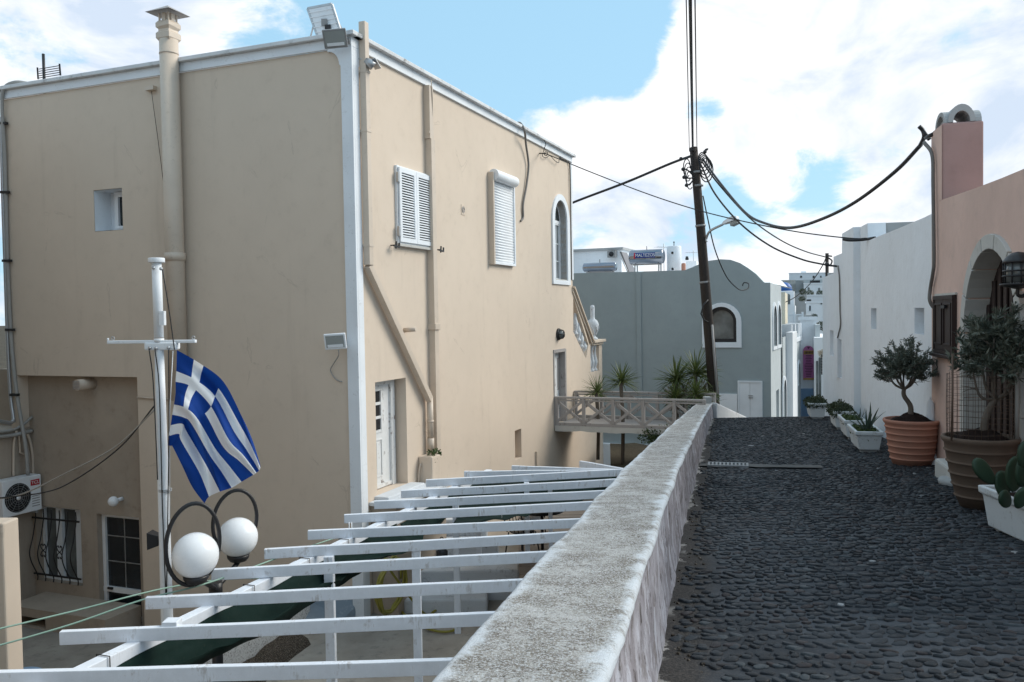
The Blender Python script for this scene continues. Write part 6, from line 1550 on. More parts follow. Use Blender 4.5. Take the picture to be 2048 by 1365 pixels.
for k in range(9):
    p = at(1290 + k * 8 + q.uniform(-6, 6), 868 + q.uniform(-6, 8), 22.8); leafcloud(mb, (p.x, p.y, p.z), .20, 150, .07, .022, q, .2)
build(mb, 'low_shrub', m_grass, None, 'small dark green shrub under the right end of the footbridge', 'shrub', fix=False)
mb = MB()
for k in range(5):
    p = at(1392 + k * 9, 800 + q.uniform(-6, 4), 24.2); leafcloud(mb, (p.x, p.y, p.z), .14, 90, .09, .02, q, .2)
build(mb, 'scrub', m_grass, None, 'scrubby plant at the foot of the utility pole', 'shrub', fix=False)
mb = MB()
for k in range(22):
    p = at(1345 + q.random() * 78, 775 + q.random() * 45, 24.9 + q.random() * .5); leafcloud(mb, (p.x, p.y, p.z), .22, 46, .30, .014, q, .2)
m_dry = leafmat('dry_yucca_leaves', (.035, .028, .018), (.12, .095, .055))
build(mb, 'dead_leaf_skirt', m_dry, None, 'brown dead leaf tangle beneath the yucca cluster by the pole', 'dead leaves', kind='stuff', fix=False)
mb = MB(); c_ = RF.P(RF.s_(866, 912, .2), .22, RF.z_(866, 910, .2))
for k in range(7): leafcloud(mb, c_ + RF.S * q.uniform(-.1, .16) + V((0, 0, q.uniform(-.12, .05))), .07, 60, .05, .018, q, .2)
build(mb, 'wall_weed', m_grass, None, 'dark green weed growing out of the block under the downpipe', 'weed', fix=False)

# ================================================================== UTILITY POLE AND LINES
YP = 24.6
def up_(x, y, Y=YP): return at(x, y, Y)
b0 = up_(1428, 806); tp_ = up_(1387, 296)
ut = thing('utility_pole', (b0.x, b0.y, -4.4), 'leaning dark tarred wooden utility pole at the end of the parapet', 'utility pole')
axis = (tp_ - b0).normalized()
pts = [b0 - axis * 1.6, up_(1420, 690), up_(1411, 580), up_(1400, 440), tp_]
build(MB().tube(pts, [.155, .15, .145, .13, .115], 14), 'pole', m_pole, ut)
build(MB().tube([tp_, tp_ + axis * .02], [.12, .09], 12), 'pole_cap', m_black, ut)
for x_, y_ in ((1401, 452), (1409, 565), (1396, 372), (1394, 345)):
    c_ = up_(x_, y_); build(MB().tube([c_ - axis * .03, c_ + axis * .03], .15, 12), 'band', m_lampgrey, ut)
q = MB()
for k in range(5):
    c_ = up_(1403 + k * 2, 322 + k * 5); rr = .22 + .03 * k
    q.tube([c_ + V((rr * .55 * math.cos(g), -.12, rr * math.sin(g))) for g in [i * .4488 for i in range(15)]], .018, 5)
for k in range(4):
    c_ = up_(1372 + k * 2, 338 + k * 8); rr = .20
    q.tube([c_ + V((rr * .5 * math.cos(g), -.12, rr * 1.3 * math.sin(g))) for g in [i * .4488 for i in range(13)]], .016, 5)
build(q, 'cable_coils', m_rubber, ut)
for l in (((1383, 310), (1372, 318), (1362, 318)), ((1385, 350), (1374, 340), (1366, 339)), ((1388, 356), (1378, 357), (1368, 355)), ((1385, 362), (1380, 368), (1373, 371)), ((1410, 300), (1416, 298), (1410, 304))):
    P_ = [up_(x_, y_, YP - .15) for x_, y_ in l]; build(MB().tube(catmull(P_, 4), .022, 5).sphere(P_[-1], .055, 8, 6), 'insulator', m_rubber, ut)
build(MB().tube([up_(1424, 650, YP - .18), up_(1429, 720, YP - .18), up_(1435, 800, YP - .18)], .035, 6), 'conduit', m_lampgrey, ut)
q = MB(); q.tube([up_(1416, 600, YP - .17), up_(1407, 610, YP - .2), up_(1402, 628, YP - .2), up_(1408, 640, YP - .17), up_(1416, 645, YP - .17)], .022, 6); build(q, 'cable_loop', m_rubber, ut)
# street lamp on the pole
A = up_(1413, 476, YP - .1); B = up_(1421, 462, YP - .3); C_ = up_(1446, 449, YP - .6)
sl_ = thing('street_lamp', A, 'grey street lamp on a short bent arm fixed to the utility pole', 'street lamp')
build(MB().tube(catmull([A + V((0, 0, -.12)), A, B, C_], 6), .035, 8), 'arm', m_galv, sl_)
D_ = up_(1476, 437, YP - .9); d_ = (D_ - C_).normalized(); sd_ = d_.cross(V((0, 0, 1))).normalized(); un = sd_.cross(d_)
q = MB()
secs = [(0, .05, .05), (.12, .09, .08), (.5, .15, .12), (.85, .16, .13), (1.0, .10, .08)]; L_ = (D_ - C_).length
vs = []
for t_, w_, h_ in secs:
    c_ = C_ + d_ * (L_ * t_); vs += [c_ + sd_ * w_ - un * h_ * .3, c_ + sd_ * w_ * .8 + un * h_ * .8, c_ - sd_ * w_ * .8 + un * h_ * .8, c_ - sd_ * w_ - un * h_ * .3]
q.add(vs, [(4 * i + j, 4 * i + (j + 1) % 4, 4 * i + 4 + (j + 1) % 4, 4 * i + 4 + j) for i in range(4) for j in range(4)] + [(0, 1, 2, 3), (16, 17, 18, 19)])
build(q, 'head', m_white, sl_, bevel=.015)
q = MB(); c0_, c1_ = C_ + d_ * L_ * .52, C_ + d_ * L_ * .98; q.hexa([c0_ + sd_ * .12 - un * .16, c1_ + sd_ * .11 - un * .14, c1_ - sd_ * .11 - un * .14, c0_ - sd_ * .12 - un * .16, c0_ + sd_ * .12 - un * .05, c1_ + sd_ * .11 - un * .04, c1_ - sd_ * .11 - un * .04, c0_ - sd_ * .12 - un * .05]); build(q, 'lens', m_lens, sl_, bevel=.01)

# overhead lines
def line3(x, dz, r_, lab):
    a = tp_ + V((x, 0, -.1)); far = V((ray(1382 + x * 80, 0).x * 13.4, 13.4, ray(1385, 0).z * 13.4 + dz)); d = (far - a)
    pts = [a, a + d * .5 + V((0, 0, -.02)), far, a + d * 2.3 + V((0, 0, .35))]; return cable('overhead_line', pts, r_, m_rubber, lab, 'cable', 'overhead lines')
line3(-.02, 0, .030, 'thickest overhead line running from the pole top over the viewer')
line3(-.12, 0, .010, 'thin overhead line just left of the thick one at the pole top')
line3(.10, 0, .012, 'thin overhead line just right of the thick one at the pole top')
cable('overhead_line', [up_(1384, 312), at(1340, 328, 25.4), at(1250, 366, 26.6), at(1145, 406, 28), at(1080, 436, 29)], .040, m_rubber, 'thick black line from the pole down behind the beige house', 'cable', 'overhead lines', seg=8)
hk = RF.P(RF.s_(1092, 308, .30), .30, RF.z_(1092, 308, .30))
cable('overhead_line', [hk, at(1190, 348, 21), at(1300, 390, 20.4), at(1400, 422, 19.8), at(1500, 446, 19), at(1600, 465, 18.2), at(1700, 477, 17.6), at(1735, 477, 17.4)], .014, m_rubber, 'thin wire from the hook on the beige house across to the white house', 'cable', 'overhead lines')
cable('overhead_line', [up_(1405, 318), at(1440, 366, 23.2), at(1490, 425, 21), at(1530, 447, 19.4), at(1580, 456, 17.6), at(1640, 440, 16), at(1710, 405, 14.6), at(1790, 344, 13.4), at(1842, 290, 12.7)], .030, m_rubber, 'heavy sagging line from the pole to the pink chimney', 'cable', 'overhead lines', seg=8)
cable('overhead_line', [up_(1404, 324), at(1440, 372, 25.5), at(1500, 437, 28), at(1560, 480, 30), at(1610, 503, 32), at(1653, 515, 34)], .024, m_rubber, 'upper line from the pole to the small far pole', 'cable', 'overhead lines')
cable('overhead_line', [up_(1402, 330), at(1430, 388, 24), at(1480, 447, 23.5), at(1540, 492, 23), at(1600, 518, 22.6), at(1640, 528, 22.3), at(1674, 533, 22)], .026, m_rubber, 'lower sagging line from the pole to the stepped end of the white house', 'cable', 'overhead lines')
cable('overhead_line', [up_(1406, 392), up_(1416, 440, 24.8), up_(1430, 500, 25.5), up_(1452, 552, 26.4), up_(1472, 575, 27.2), up_(1484, 581, 27.6), up_(1496, 577, 27.8), up_(1497, 568, 27.9), up_(1488, 566, 28), up_(1485, 572, 28.1)], .018, m_rubber, 'thin line hanging from the pole and curling on the grey hump wall', 'cable', 'overhead lines')

# ================================================================== RIGHT SIDE: WHITE HOUSE
WS = V((.2425, .9701)); WN = V((-.9701, .2425))
oW = V((XW(12.1), 12.1))
WFr = Frame(oW, WS, WN)
wh = thing('white_house', WFr.P(5, 0, lane_z(16)), 'long white lime washed house with small deep windows along the right of the lane', 'house')
W = WFr.px
sA, sB, sC, sD = -.6, W(1735, 600)[0], W(1718, 600)[0], W(1645, 600, .14)[0]
topw = [(sA, W(1868, 424)[1] + .1), W(1868, 426), W(1845, 437), W(1823, 446), W(1795, 458), W(1750, 476), W(1736, 482), W(1735, 447), W(1718, 456)]
zb_w = -5.5
wins = [(1829, 1848.5, 616, 670), (1742, 1753, 617, 659)]
hs = []
for x0, x1, yt, yb in wins: s0, s1 = W(x1, 640)[0], W(x0, 640)[0]; hs.append((rect(s0, s1, W(x1, yb)[1], W(x1, yt)[1]), .30, True))
def lf(lst): return [(u, z) for u, z in lst]
outer = [(sA, zb_w), (sC + .1, zb_w), (sC + .1, topw[-1][1] - .02)] + topw[::-1]
build(MB().holed(WFr, outer, hs, 0, .35, False), 'wall', m_wwash, wh, fix=False)
W2 = Frame(WFr.P(0, .14, 0).xy, WS, WN)
w2 = W2.px
t2 = [w2(1706, 455), w2(1684, 468), w2(1684, 507), w2(1667, 514), w2(1667, 550), w2(1645, 556)]
s0 = w2(1707, 600)[0]
sd2 = w2(1660, 690); o3 = (w2(1667, 690)[0], w2(1660, 690)[0], w2(1667, 713)[1], w2(1667, 662)[1])
o4 = (w2(1683, 715)[0], w2(1679, 715)[0], w2(1683, 757)[1], w2(1683, 680)[1])
outer = [(s0, zb_w), (sD, zb_w), (sD, t2[-1][1]), t2[-2], t2[-3], t2[-4], t2[-5], (s0, t2[0][1])]
outer = [(s0, zb_w), (sD, zb_w), (sD, t2[5][1]), (t2[4][0], t2[5][1] + .02), (t2[3][0], t2[3][1]), (t2[2][0], t2[2][1]), (t2[1][0], t2[1][1]), (s0, t2[0][1])]
build(MB().holed(W2, outer, [(rect(*o3), .25, True), (rect(*o4), .25, True)], 0, .5, True), 'wall', m_wwash, wh, fix=False)
build(MB().box(W2, o4[0] + .0, o4[1] + .55, .002, .05, o4[2] - .05, o4[3] + .05).box(W2, o4[0], o4[0] + .001, 0, .001, 0, .001) if False else MB().box(W2, o4[1] + .02, o4[1] + .60, .002, .05, o4[2] - .02, o4[3] + .02), 'raised_panel', m_wwash, wh, bevel=.006)
# upper box set back: its grey side faces the camera
ztb = W(1735, 446)[1]
pB0 = WFr.P(sB + .03, -.02, 0); q = MB()
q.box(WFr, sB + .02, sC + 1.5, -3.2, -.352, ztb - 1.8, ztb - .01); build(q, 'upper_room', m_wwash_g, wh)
q = MB(); q.box(WFr, sB - .02, sC + .6, -.34, -.02, ztb - .02, ztb + .01) if False else None
# roof and back
q = MB(); zr_ = W(1750, 476)[1] - .35; q.add([WFr.P(sA, -.34, zr_), WFr.P(sD, -.34, zr_), WFr.P(sD, -6, zr_), WFr.P(sA, -6, zr_)], [(0, 1, 2, 3)]); q.add([WFr.P(sD, 0, zb_w), WFr.P(sD, -6, zb_w), WFr.P(sD, -6, zr_), WFr.P(sD, 0, zr_)], [(0, 1, 2, 3)]); build(q, 'roof', m_wwash_g, wh)
q = MB()
for l in (((1676, 532), (1679, 560), (1680, 620), (1681, 650), (1677, 668), (1674, 682)),): q.tube(catmull([W2.P(w2(x_, y_, .03)[0], .03, w2(x_, y_, .03)[1]) for x_, y_ in l], 5), .018, 6)
build(q, 'wall_cable', m_cbl, None, 'thin cable running down the stepped end of the white house', 'cable')
A = W2.P(w2(1674, 533, .0)[0], 0, w2(1674, 533)[1]); build(MB().tube([A, A + V((-.25, 0, .03))], .025, 6).sphere(A + V((-.25, 0, .05)), .06, 8, 6), 'wall_hook', m_rubber, None, 'dark cable bracket on the stepped end of the white house', 'hook')
A = at(1735, 478, 17.6); build(MB().tube(catmull([at(1686, 479, 17.9), at(1700, 481, 17.8), at(1725, 480, 17.7), at(1750, 476, 17.2)], 4), .03, 6), 'cable_splice', m_rubber, None, 'thick wrapped cable joint under the roof line of the white house', 'cable')

# ================================================================== PINK HOUSE
PS = -WS
PF = Frame(oW + WN * .02, PS, WN)        # s runs towards the camera
pk = thing('pink_house', PF.P(2, 0, lane_z(10)), 'pink rendered house with an arched stone doorway and a rose chimney', 'house')
pp_ = PF.px
roofl = [pp_(1868, 405), pp_(1890, 398), pp_(1950, 377), pp_(2000, 358), pp_(2048, 338)]
zr = (roofl[1][1] + roofl[-1][1]) / 2
sP = pp_(2200, 700)[0]; sP = 7.0
dA0, dA1 = pp_(1934, 700)[0], pp_(2042, 700)[0]
dzt = pp_(1978, 497)[1]; zth = lane_z(9.5) + .18
print('door', dA0, dA1, dzt - zth)
arch_in = arch(dA0, dA1, zth, dzt, 20)
cut = (pp_(1874.5, 650)[0], pp_(1914, 650)[0], pp_(1914, 712)[1], pp_(1914, 590)[1])
outer = [(0.0, -3.5), (sP, -3.5), (sP, zr), (0.0, zr)]
outer = [(0, -3.5), (sP, -3.5), (sP, roofl[-1][1]), (roofl[-1][0], roofl[-1][1]), (roofl[3][0], roofl[3][1]), (roofl[2][0], roofl[2][1]), (roofl[1][0], roofl[1][1]), (0, roofl[0][1])]
build(MB().holed(PF, outer, [(arch_in, .24, False)], 0, .55, False), 'wall', m_pink, pk, fix=False)
q = MB(); q.add([PF.P(0, -.5, zr - .4), PF.P(sP, -.5, zr - .4), PF.P(sP, -6, zr - .4), PF.P(0, -6, zr - .4)], [(0, 1, 2, 3)]); q.add([PF.P(0, -.5, -3.5), PF.P(0, -6, -3.5), PF.P(0, -6, zr - .4), PF.P(0, -.5, zr - .4)], [(0, 1, 2, 3)]); build(q, 'roof', m_pink, pk)
# chimney with double vaulted cap
chs1 = pp_(1883.5, 300)[0]; zct = PF.z_(1883, 240) - .0; zct = at(1884, 246, PF.P(chs1, 0, 0).y).z
yb_ = PF.P(chs1, 0, 0); rx_ = ray(1968, 300).x; wch = (rx_ * yb_.y - yb_.x) / (abs(PF.N.x) + PF.N.y * rx_)
CH = MB().box(PF, .0, chs1, -wch, -.002, roofl[0][1] - .4, zct); 
build(CH, 'chimney', m_rose, pk, bevel=.03, segs=3)
build(MB().box(PF, .0, chs1 - .004, -.0015, .003, roofl[0][1] - .02, zct - .03), 'chimney_face', m_pink, pk)
q = MB()
def vault(q, a0, a1, d0, d1, z0, r_in, r_out, along='d'):
    n = 12; rings = []
    for e in (0, 1):
        for rr in (r_out, r_in):
            ring = []
            for k in range(n + 1):
                g = math.pi * k / n
                if along == 'd':
                    u = (a0 + a1) / 2 + rr * math.cos(g) * (a1 - a0) / 2; d = d0 if e == 0 else d1
                else:
                    u = a0 if e == 0 else a1; d = (d0 + d1) / 2 + rr * math.cos(g) * (d1 - d0) / 2
                ring.append(PF.P(u, d, z0 + rr * math.sin(g) * .19 / 1.0 * 1.0))
            rings.append(ring)
    vs = rings[0] + rings[1] + rings[2] + rings[3]; m_ = n + 1; fs = []
    for k in range(n): fs += [(k, k + 1, m_ + k + 1, m_ + k), (2 * m_ + k, 2 * m_ + k + 1, 3 * m_ + k + 1, 3 * m_ + k), (k, k + 1, 2 * m_ + k + 1, 2 * m_ + k), (m_ + k, m_ + k + 1, 3 * m_ + k + 1, 3 * m_ + k)]
    q.add(vs, fs)
hw_ = .26 * wch; m2 = -wch * .48
vault(q, .03, chs1 - .02, m2 + hw_ * .8, -.04, zct - .0, .72, 1.0, 'd')
vault(q, .03, chs1 - .02, -wch + .02, m2 - hw_ * .9, zct - .0, .72, 1.0, 'd')
vault(q, .02, chs1 - .005, m2 - hw_, m2 + hw_, zct + .0, .78, 1.25, 's')
build(q, 'chimney_cap', m_wwash_g, pk)
# stone surround of the arch : voussoirs and jamb stones
g_ = .15; ncut = 11; cA = (dA0 + dA1) / 2; rA = abs(dA1 - dA0) / 2; zs_ = dzt - rA
def vous(g0_, g1_):
    q = MB(); n = 3; vs = []
    for k in range(n + 1):
        g = g0_ + (g1_ - g0_) * k / n
        for rr, dd in ((rA - .012, -.235), (rA - .012, .045), (rA + g_, .045), (rA + g_, -.002)): vs.append(PF.P(cA + rr * math.cos(g), dd, zs_ + rr * math.sin(g)))
    fs = []
    for k in range(n):
        for j in range(3): fs.append((4 * k + j, 4 * k + j + 1, 4 * k + 5 + j, 4 * k + 4 + j))
    fs += [(0, 1, 2, 3), (4 * n, 4 * n + 1, 4 * n + 2, 4 * n + 3)]; q.add(vs, fs); return q
for k in range(7):
    build(vous(math.pi * k / 7 + .012, math.pi * (k + 1) / 7 - .012), 'arch_stone', m_marble, pk, bevel=.006)
hj = zs_ - zth
for sg in (-1, 1):
    for k in range(4):
        z0_, z1_ = zth + hj * k / 4 + .004, zth + hj * (k + 1) / 4 - .004
        e = cA + sg * (rA - .012); f_ = cA + sg * (rA + g_); build(MB().box(PF, min(e, f_), max(e, f_), -.002, .045, z0_, z1_).box(PF, min(e, e + sg * .01), max(e, e + sg * .01), -.235, -.003, z0_, z1_), 'jamb_stone', m_marble, pk)
# brown doors
q = MB(); la = arch(dA0 - .02, dA1 + .02, zth, dzt + .02, 20); q.add([PF.P(u, -.225, z) for u, z in la], [tuple(range(len(la)))]); q.add([PF.P(u, -.26, z) for u, z in la], [tuple(range(len(la)))]); dr = build(q, 'door', m_brown, pk, fix=False)
for k in range(9):
    u = dA0 + (dA1 - dA0) * (k + .5) / 9; hh = zs_ + math.sqrt(max(0, rA ** 2 - (u - cA) ** 2)) - .10
    build(MB().box(PF, u - .055, u + .055, -.223, -.195, zth + .04, hh), 'plank', m_brown, dr, bevel=.008)
build(MB().box(PF, dA0 - .30, dA1 + .30, .0, .30, zth - .35, zth - .02), 'door_step', m_marble, pk, bevel=.03)
# small brown hatch
a0_, a1_, z0_, z1_ = cut
q = frame_rect(MB(), PF, a0_, a1_, z0_, z1_, .002, .06, .045); ht = build(q, 'hatch_frame', m_brown, pk, bevel=.006)
mid = (a0_ + a1_) / 2
for u0, u1 in ((a0_ + .047, mid - .003), (mid + .003, a1_ - .047)):
    build(MB().box(PF, u0, u1, .002, .045, z0_ + .047, z1_ - .047), 'hatch_leaf', m_brown, ht, bevel=.004)
    build(frame_rect(MB(), PF, u0 + .04, u1 - .04, z0_ + .12, z1_ - .10, .046, .062, .022), 'hatch_panel', m_brown, ht, bevel=.004)
build(MB().box(PF, a0_ - .03, a1_ + .03, .0, .10, z0_ - .05, z0_ - .002), 'hatch_sill', m_brown, pk, bevel=.008)
build(MB().box(PF, a0_ - .015, a1_ + .015, .0, .03, z1_ + .002, z1_ + .03), 'hatch_lintel', m_marble, pk)
build(MB().box(PF, mid + .05, mid + .22, .063, .085, z1_ - .17, z1_ - .13), 'latch', m_black, ht)
# cable and hook on the pink corner
cable('wall_cable', [PF.P(0.02, .10, at(1858, 285, 12.1).z)] + [PF.P(PF.s_(x_, y_, .05), .05, PF.z_(x_, y_, .05)) for x_, y_ in ((1864, 310), (1866, 370), (1867, 440), (1868, 520), (1866, 545))] + [at(x_, y_, 12.0) for x_, y_ in ((1861, 575), (1859, 598), (1864, 612), (1871, 618))], .026, m_cbl, 'thick grey cable dropping down the corner between the white and pink houses')
hk2 = at(1851, 276, 12.35); q = MB(); q.tube(catmull([at(1838, 253, 12.4), at(1846, 262, 12.4), at(1848, 275, 12.4), at(1840, 292, 12.6)], 5), .030, 6); q.tube([hk2, PF.P(.10, .0, hk2.z - .02)], .03, 6); q.tube([hk2 + V((-.03, 0, .09)), hk2 + V((.06, 0, -.03))], .028, 6)
build(q, 'cable_hook', m_rubber, None, 'black hooked cable clamp on the side of the pink chimney', 'hook')
# wall lantern
lp = at(2036, 545, 8.25); ls = (lp - PF.o).dot(PF.S); ld = (lp - PF.o).dot(PF.N)
lt = thing('wall_lantern', lp, 'large black barred wall lantern beside the pink arched doorway', 'lantern')
R_ = .125
build(MB().lathe((lp.x, lp.y, 0), [(.001, lp.z + .20), (.05, lp.z + .19), (.10, lp.z + .155), (R_, lp.z + .12), (R_ + .01, lp.z + .11), (R_ + .01, lp.z + .09)], 20), 'hood', m_black, lt)
build(MB().lathe((lp.x, lp.y, 0), [(R_ - .02, lp.z - .10), (R_ - .02, lp.z + .10)], 20), 'glass', m_glass_g, lt)
for k in range(10): g = k * .6283; build(MB().tube([V((lp.x + R_ * math.cos(g), lp.y + R_ * math.sin(g), lp.z - .11)), V((lp.x + R_ * math.cos(g), lp.y + R_ * math.sin(g), lp.z + .10))], .008, 5), 'bar', m_black, lt)
for zz in (-.035, .015): build(MB().tube([V((lp.x + (R_ + .004) * math.cos(g), lp.y + (R_ + .004) * math.sin(g), lp.z + zz)) for g in [i * .3142 for i in range(21)]], .008, 5), 'hoop', m_black, lt)
build(MB().lathe((lp.x, lp.y, 0), [(.03, lp.z - .16), (R_, lp.z - .135), (R_ + .03, lp.z - .125), (R_ + .035, lp.z - .11), (R_ - .01, lp.z - .105)], 20), 'tray', m_black, lt)
build(MB().tube(catmull([V((lp.x, lp.y, lp.z - .14)), V((lp.x, lp.y, lp.z - .22)), PF.P(ls, ld * .4, lp.z - .22), PF.P(ls, 0, lp.z - .10)], 5), .018, 6), 'bracket', m_black, lt)
# swollen whitewashed foot at the corner and stones at the step
c_ = PF.P(.15, .05, lane_z(12)); q = MB(); q.lathe((c_.x, c_.y, c_.z - .05), [(.16, 0), (.19, .06), (.18, .13), (.12, .20), (.08, .32), (.06, .55), (.05, .9), (.001, 1.0)], 18)
build(q, 'corner_foot', m_wwash, None, 'swollen whitewashed plaster foot between the pink and white houses', 'plaster foot')
for x_, y_, Y_, r_, lab in ((1901, 962, 10.0, .13, 'large pale rounded stone step beside the old pot'), (1893, 938, 10.9, .11, 'small pale flat stone at the foot of the pink wall')):
    p = at(x_, y_, Y_); zz = lane_z(Y_); q = MB(); q.lathe((p.x + .02, p.y, zz - .02), [(r_, 0), (r_ * 1.08, .05), (r_ * .95, .085), (r_ * .6, .10), (.0001, .10)], 16, sy=1.5); build(q, 'step_stone', m_wwash_g, None, lab, 'stone')

# ================================================================== POTS, PLANTERS, TREES
def ringpot(name, c, R_, h, mat, rings, label, rim=.05, base=.72):
    t = thing(name, c, label, 'flower pot'); pr = []
    def rad(z): f = z / h; return R_ * (base + (1 - base) * min(1, (f * 1.15) ** .7))
    pr.append((.001, 0)); pr.append((rad(0), 0)); zz = 0.0
    zs = [h * (i + 1) / (rings + 1.2) for i in range(rings)]
    for z_ in zs: pr += [(rad(z_ - .016), z_ - .016), (rad(z_) + .004, z_ - .010), (rad(z_) + .013, z_ - .003), (rad(z_) + .013, z_ + .004), (rad(z_) + .003, z_ + .011), (rad(z_ + .02), z_ + .02)]
    pr += [(rad(h - rim - .02), h - rim - .02), (R_ * 1.02 + .012, h - rim), (R_ * 1.03 + .022, h - .02), (R_ * 1.02 + .015, h), (R_ * .97, h), (R_ * .95, h - .06), (.001, h - .06)]
    build(MB().lathe(c, pr, 48), 'pot', mat, t)
    q = MB(); vs = []; n, m_ = 28, 12
    for i in range(m_ + 1):
        for k in range(n):
            g = 2 * math.pi * k / n; rr = R_ * .95 * i / m_; b_ = .13 * (1 - (i / m_) ** 1.6) ** 1
            p = V((rr * math.cos(g), rr * math.sin(g), 0)); vs.append(V(c) + p + V((0, 0, h - .055 + b_ + .045 * noise.noise(p * 9 + V((c[0], 0, 0))) * (1 if i < m_ else 0))))
    q.add(vs, [(i * n + k, i * n + (k + 1) % n, (i + 1) * n + (k + 1) % n, (i + 1) * n + k) for i in range(m_) for k in range(n)], smooth=True)
    build(q, 'soil', m_soil, t); return t
p1 = at(1817, 933, 12.05); p1z = lane_z(11.95); h1 = .73
P1 = (p1.x, 11.95, p1z)
ringpot('terracotta_pot', P1, .350, at(1817, 842, 11.75).z - p1z, m_terra, 6, 'big orange terracotta pot with raised rings against the white house')
h2 = at(1955, 882, 8.1).z - lane_z(8.35)
p2 = at(1960, 1000, 8.45); P2 = (p2.x, 8.45, lane_z(8.4))
ringpot('terracotta_pot', P2, .325, at(1960, 882, 8.15).z - P2[2], m_terra_o, 5, 'old brown mossy ringed pot in front of the arched doorway', base=.55)

def olive(base, h_tr, cc_, R_, label, n=5200, seed=1, lean=(0, 0), flat=.78, L_=.055, ntips=95):
    q = random.Random(seed); t = thing('olive_tree', base, label, 'olive tree', 'potted olive trees'); b0 = V(base); fork = V((cc_[0] + lean[0], cc_[1] + lean[1], base[2] + h_tr))
    q1 = MB(); q1.tube(catmull([b0 - V((0, 0, .10)), b0 + V((.015, 0, h_tr * .3)), b0.lerp(fork, .7) + V((-.02, .01, 0)), fork], 5), [.040 - .014 * i / 15 for i in range(16)], 10); build(q1, 'trunk', m_bark, t)
    tips = []; C_ = V(cc_)
    bm_ = MB()
    for k in range(7):
        d = V((math.cos(k * .9 + .3), math.sin(k * .9 + .3), q.uniform(.1, 1.1))).normalized(); m1 = fork + d * R_ * .40; e1 = C_ + V((d.x, d.y, d.z * flat - .1)) * R_ * .72
        bm_.tube(catmull([fork - V((0, 0, .03)), m1, e1], 4), [.018, .017, .016, .015, .013, .011, .009, .007, .006], 6)
        for j in range(5):
            d2 = (d + V((q.gauss(0, .6), q.gauss(0, .6), q.gauss(0, .5)))).normalized(); st_ = m1.lerp(e1, q.random()); en = st_ + d2 * R_ * q.uniform(.25, .5); bm_.tube([st_, st_.lerp(en, .5) + V((0, 0, .01)), en], [.007, .005, .003], 5)
    build(bm_, 'branches', m_bark, t)
    mb = MB()
    while len(tips) < ntips:
        d = V((q.gauss(0, 1), q.gauss(0, 1), q.gauss(0, 1))).normalized(); rr = R_ * q.random() ** .36
        if d.z < -.55: continue
        wob = 1 + .38 * noise.noise(d * 2.3 + V((seed, 0, 0))); tips.append(C_ + V((d.x * rr * wob, d.y * rr * wob, d.z * rr * flat * wob)))
    for tp in tips:
        d0 = (tp - C_ + V((0, 0, R_ * .45))).normalized()
        for _ in range(3):
            dd = (d0 + V((q.gauss(0, .55), q.gauss(0, .55), q.gauss(0, .5)))).normalized(); ln = q.uniform(.08, .17) * (R_ / .35); a0 = tp - dd * ln * .5
            mb.tube([a0, a0 + dd * ln], .0018, 3, cap=False)
            nl = max(4, int(n / (ntips * 3)))
            for i in range(nl):
                f_ = i / nl; p = a0 + dd * ln * f_; sd = dd.cross(V((q.gauss(0, 1), q.gauss(0, 1), q.gauss(0, 1)))).normalized(); lt_ = (sd * .75 + dd * .7 + V((0, 0, .1))).normalized(); wd = lt_.cross(V((q.gauss(0, 1), q.gauss(0, 1), q.gauss(0, 1)))).normalized()
                l = L_ * q.uniform(.65, 1.2); w_ = l * .13; mb.add([p, p + lt_ * l * .4 + wd * w_, p + lt_ * l, p + lt_ * l * .4 - wd * w_], [(0, 1, 2, 3)])
    build(mb, 'crown', m_olive, t, kind='stuff', fix=False); return t
zp1 = at(1817, 842, 11.75).z
cc1 = at(1811, 737, 11.95)
olive((P1[0] - .03, P1[1], zp1 + .05), at(1808, 775, 11.95).z - zp1 - .05, (cc1.x, cc1.y, cc1.z - .02), .40, 'small round olive tree in the orange ringed pot', 8000, 3, (-.02, 0), .90, .055, 170)
zp2 = at(1960, 882, 8.15).z
cc2 = at(2004, 708, 8.45)
olive((P2[0] + .03, P2[1], zp2 + .03), at(1970, 800, 8.45).z - zp2, (cc2.x, cc2.y, cc2.z), .42, 'taller dense olive tree inside the wire cage', 6000, 8, (-.05, 0), 1.0, .080, 120)
# wire cage
ct = thing('wire_cage', (P2[0], P2[1], zp2), 'rusty square mesh wire cage around the olive in the old pot', 'wire cage')
zc0_, zc1_ = zp2 - .02, at(1965, 751, 8.3).z; RC = .30; q = MB()
for k in range(34):
    g = 2 * math.pi * k / 34; a = V((P2[0] + RC * math.cos(g), P2[1] + RC * math.sin(g), 0)); q.tube([a + V((0, 0, zc0_)), a + V((.004 * math.sin(k * 2), .004 * math.cos(k * 3), (zc0_ + zc1_) / 2)), a + V((0, 0, zc1_ + .012 * math.sin(k * 1.7)))], .0022, 4)
for j in range(11):
    zz = zc0_ + (zc1_ - zc0_) * (j + 1) / 11; q.tube([V((P2[0] + RC * math.cos(g), P2[1] + RC * math.sin(g), zz + .006 * math.sin(3 * g + j))) for g in [i * .2094 for i in range(31)]], .0022, 4, cap=False)
m_rust = paint('rusty_wire', (.11, .075, .055), .7, damt=.4)
build(q, 'wire_mesh', m_rust, ct, kind='stuff')
for x_, y0_, y1_ in ((1905, 708, 882), ):
    build(MB().tube([at(x_ - 2, y1_, 8.3), at(x_, (y0_ + y1_) / 2, 8.3), at(x_, y0_, 8.3)], .010, 6), 'stake', m_rust, ct)
build(MB().tube([at(2034, 880, 8.25), at(2035, 740, 8.25)], .020, 8), 'stake', m_cable_w, ct)

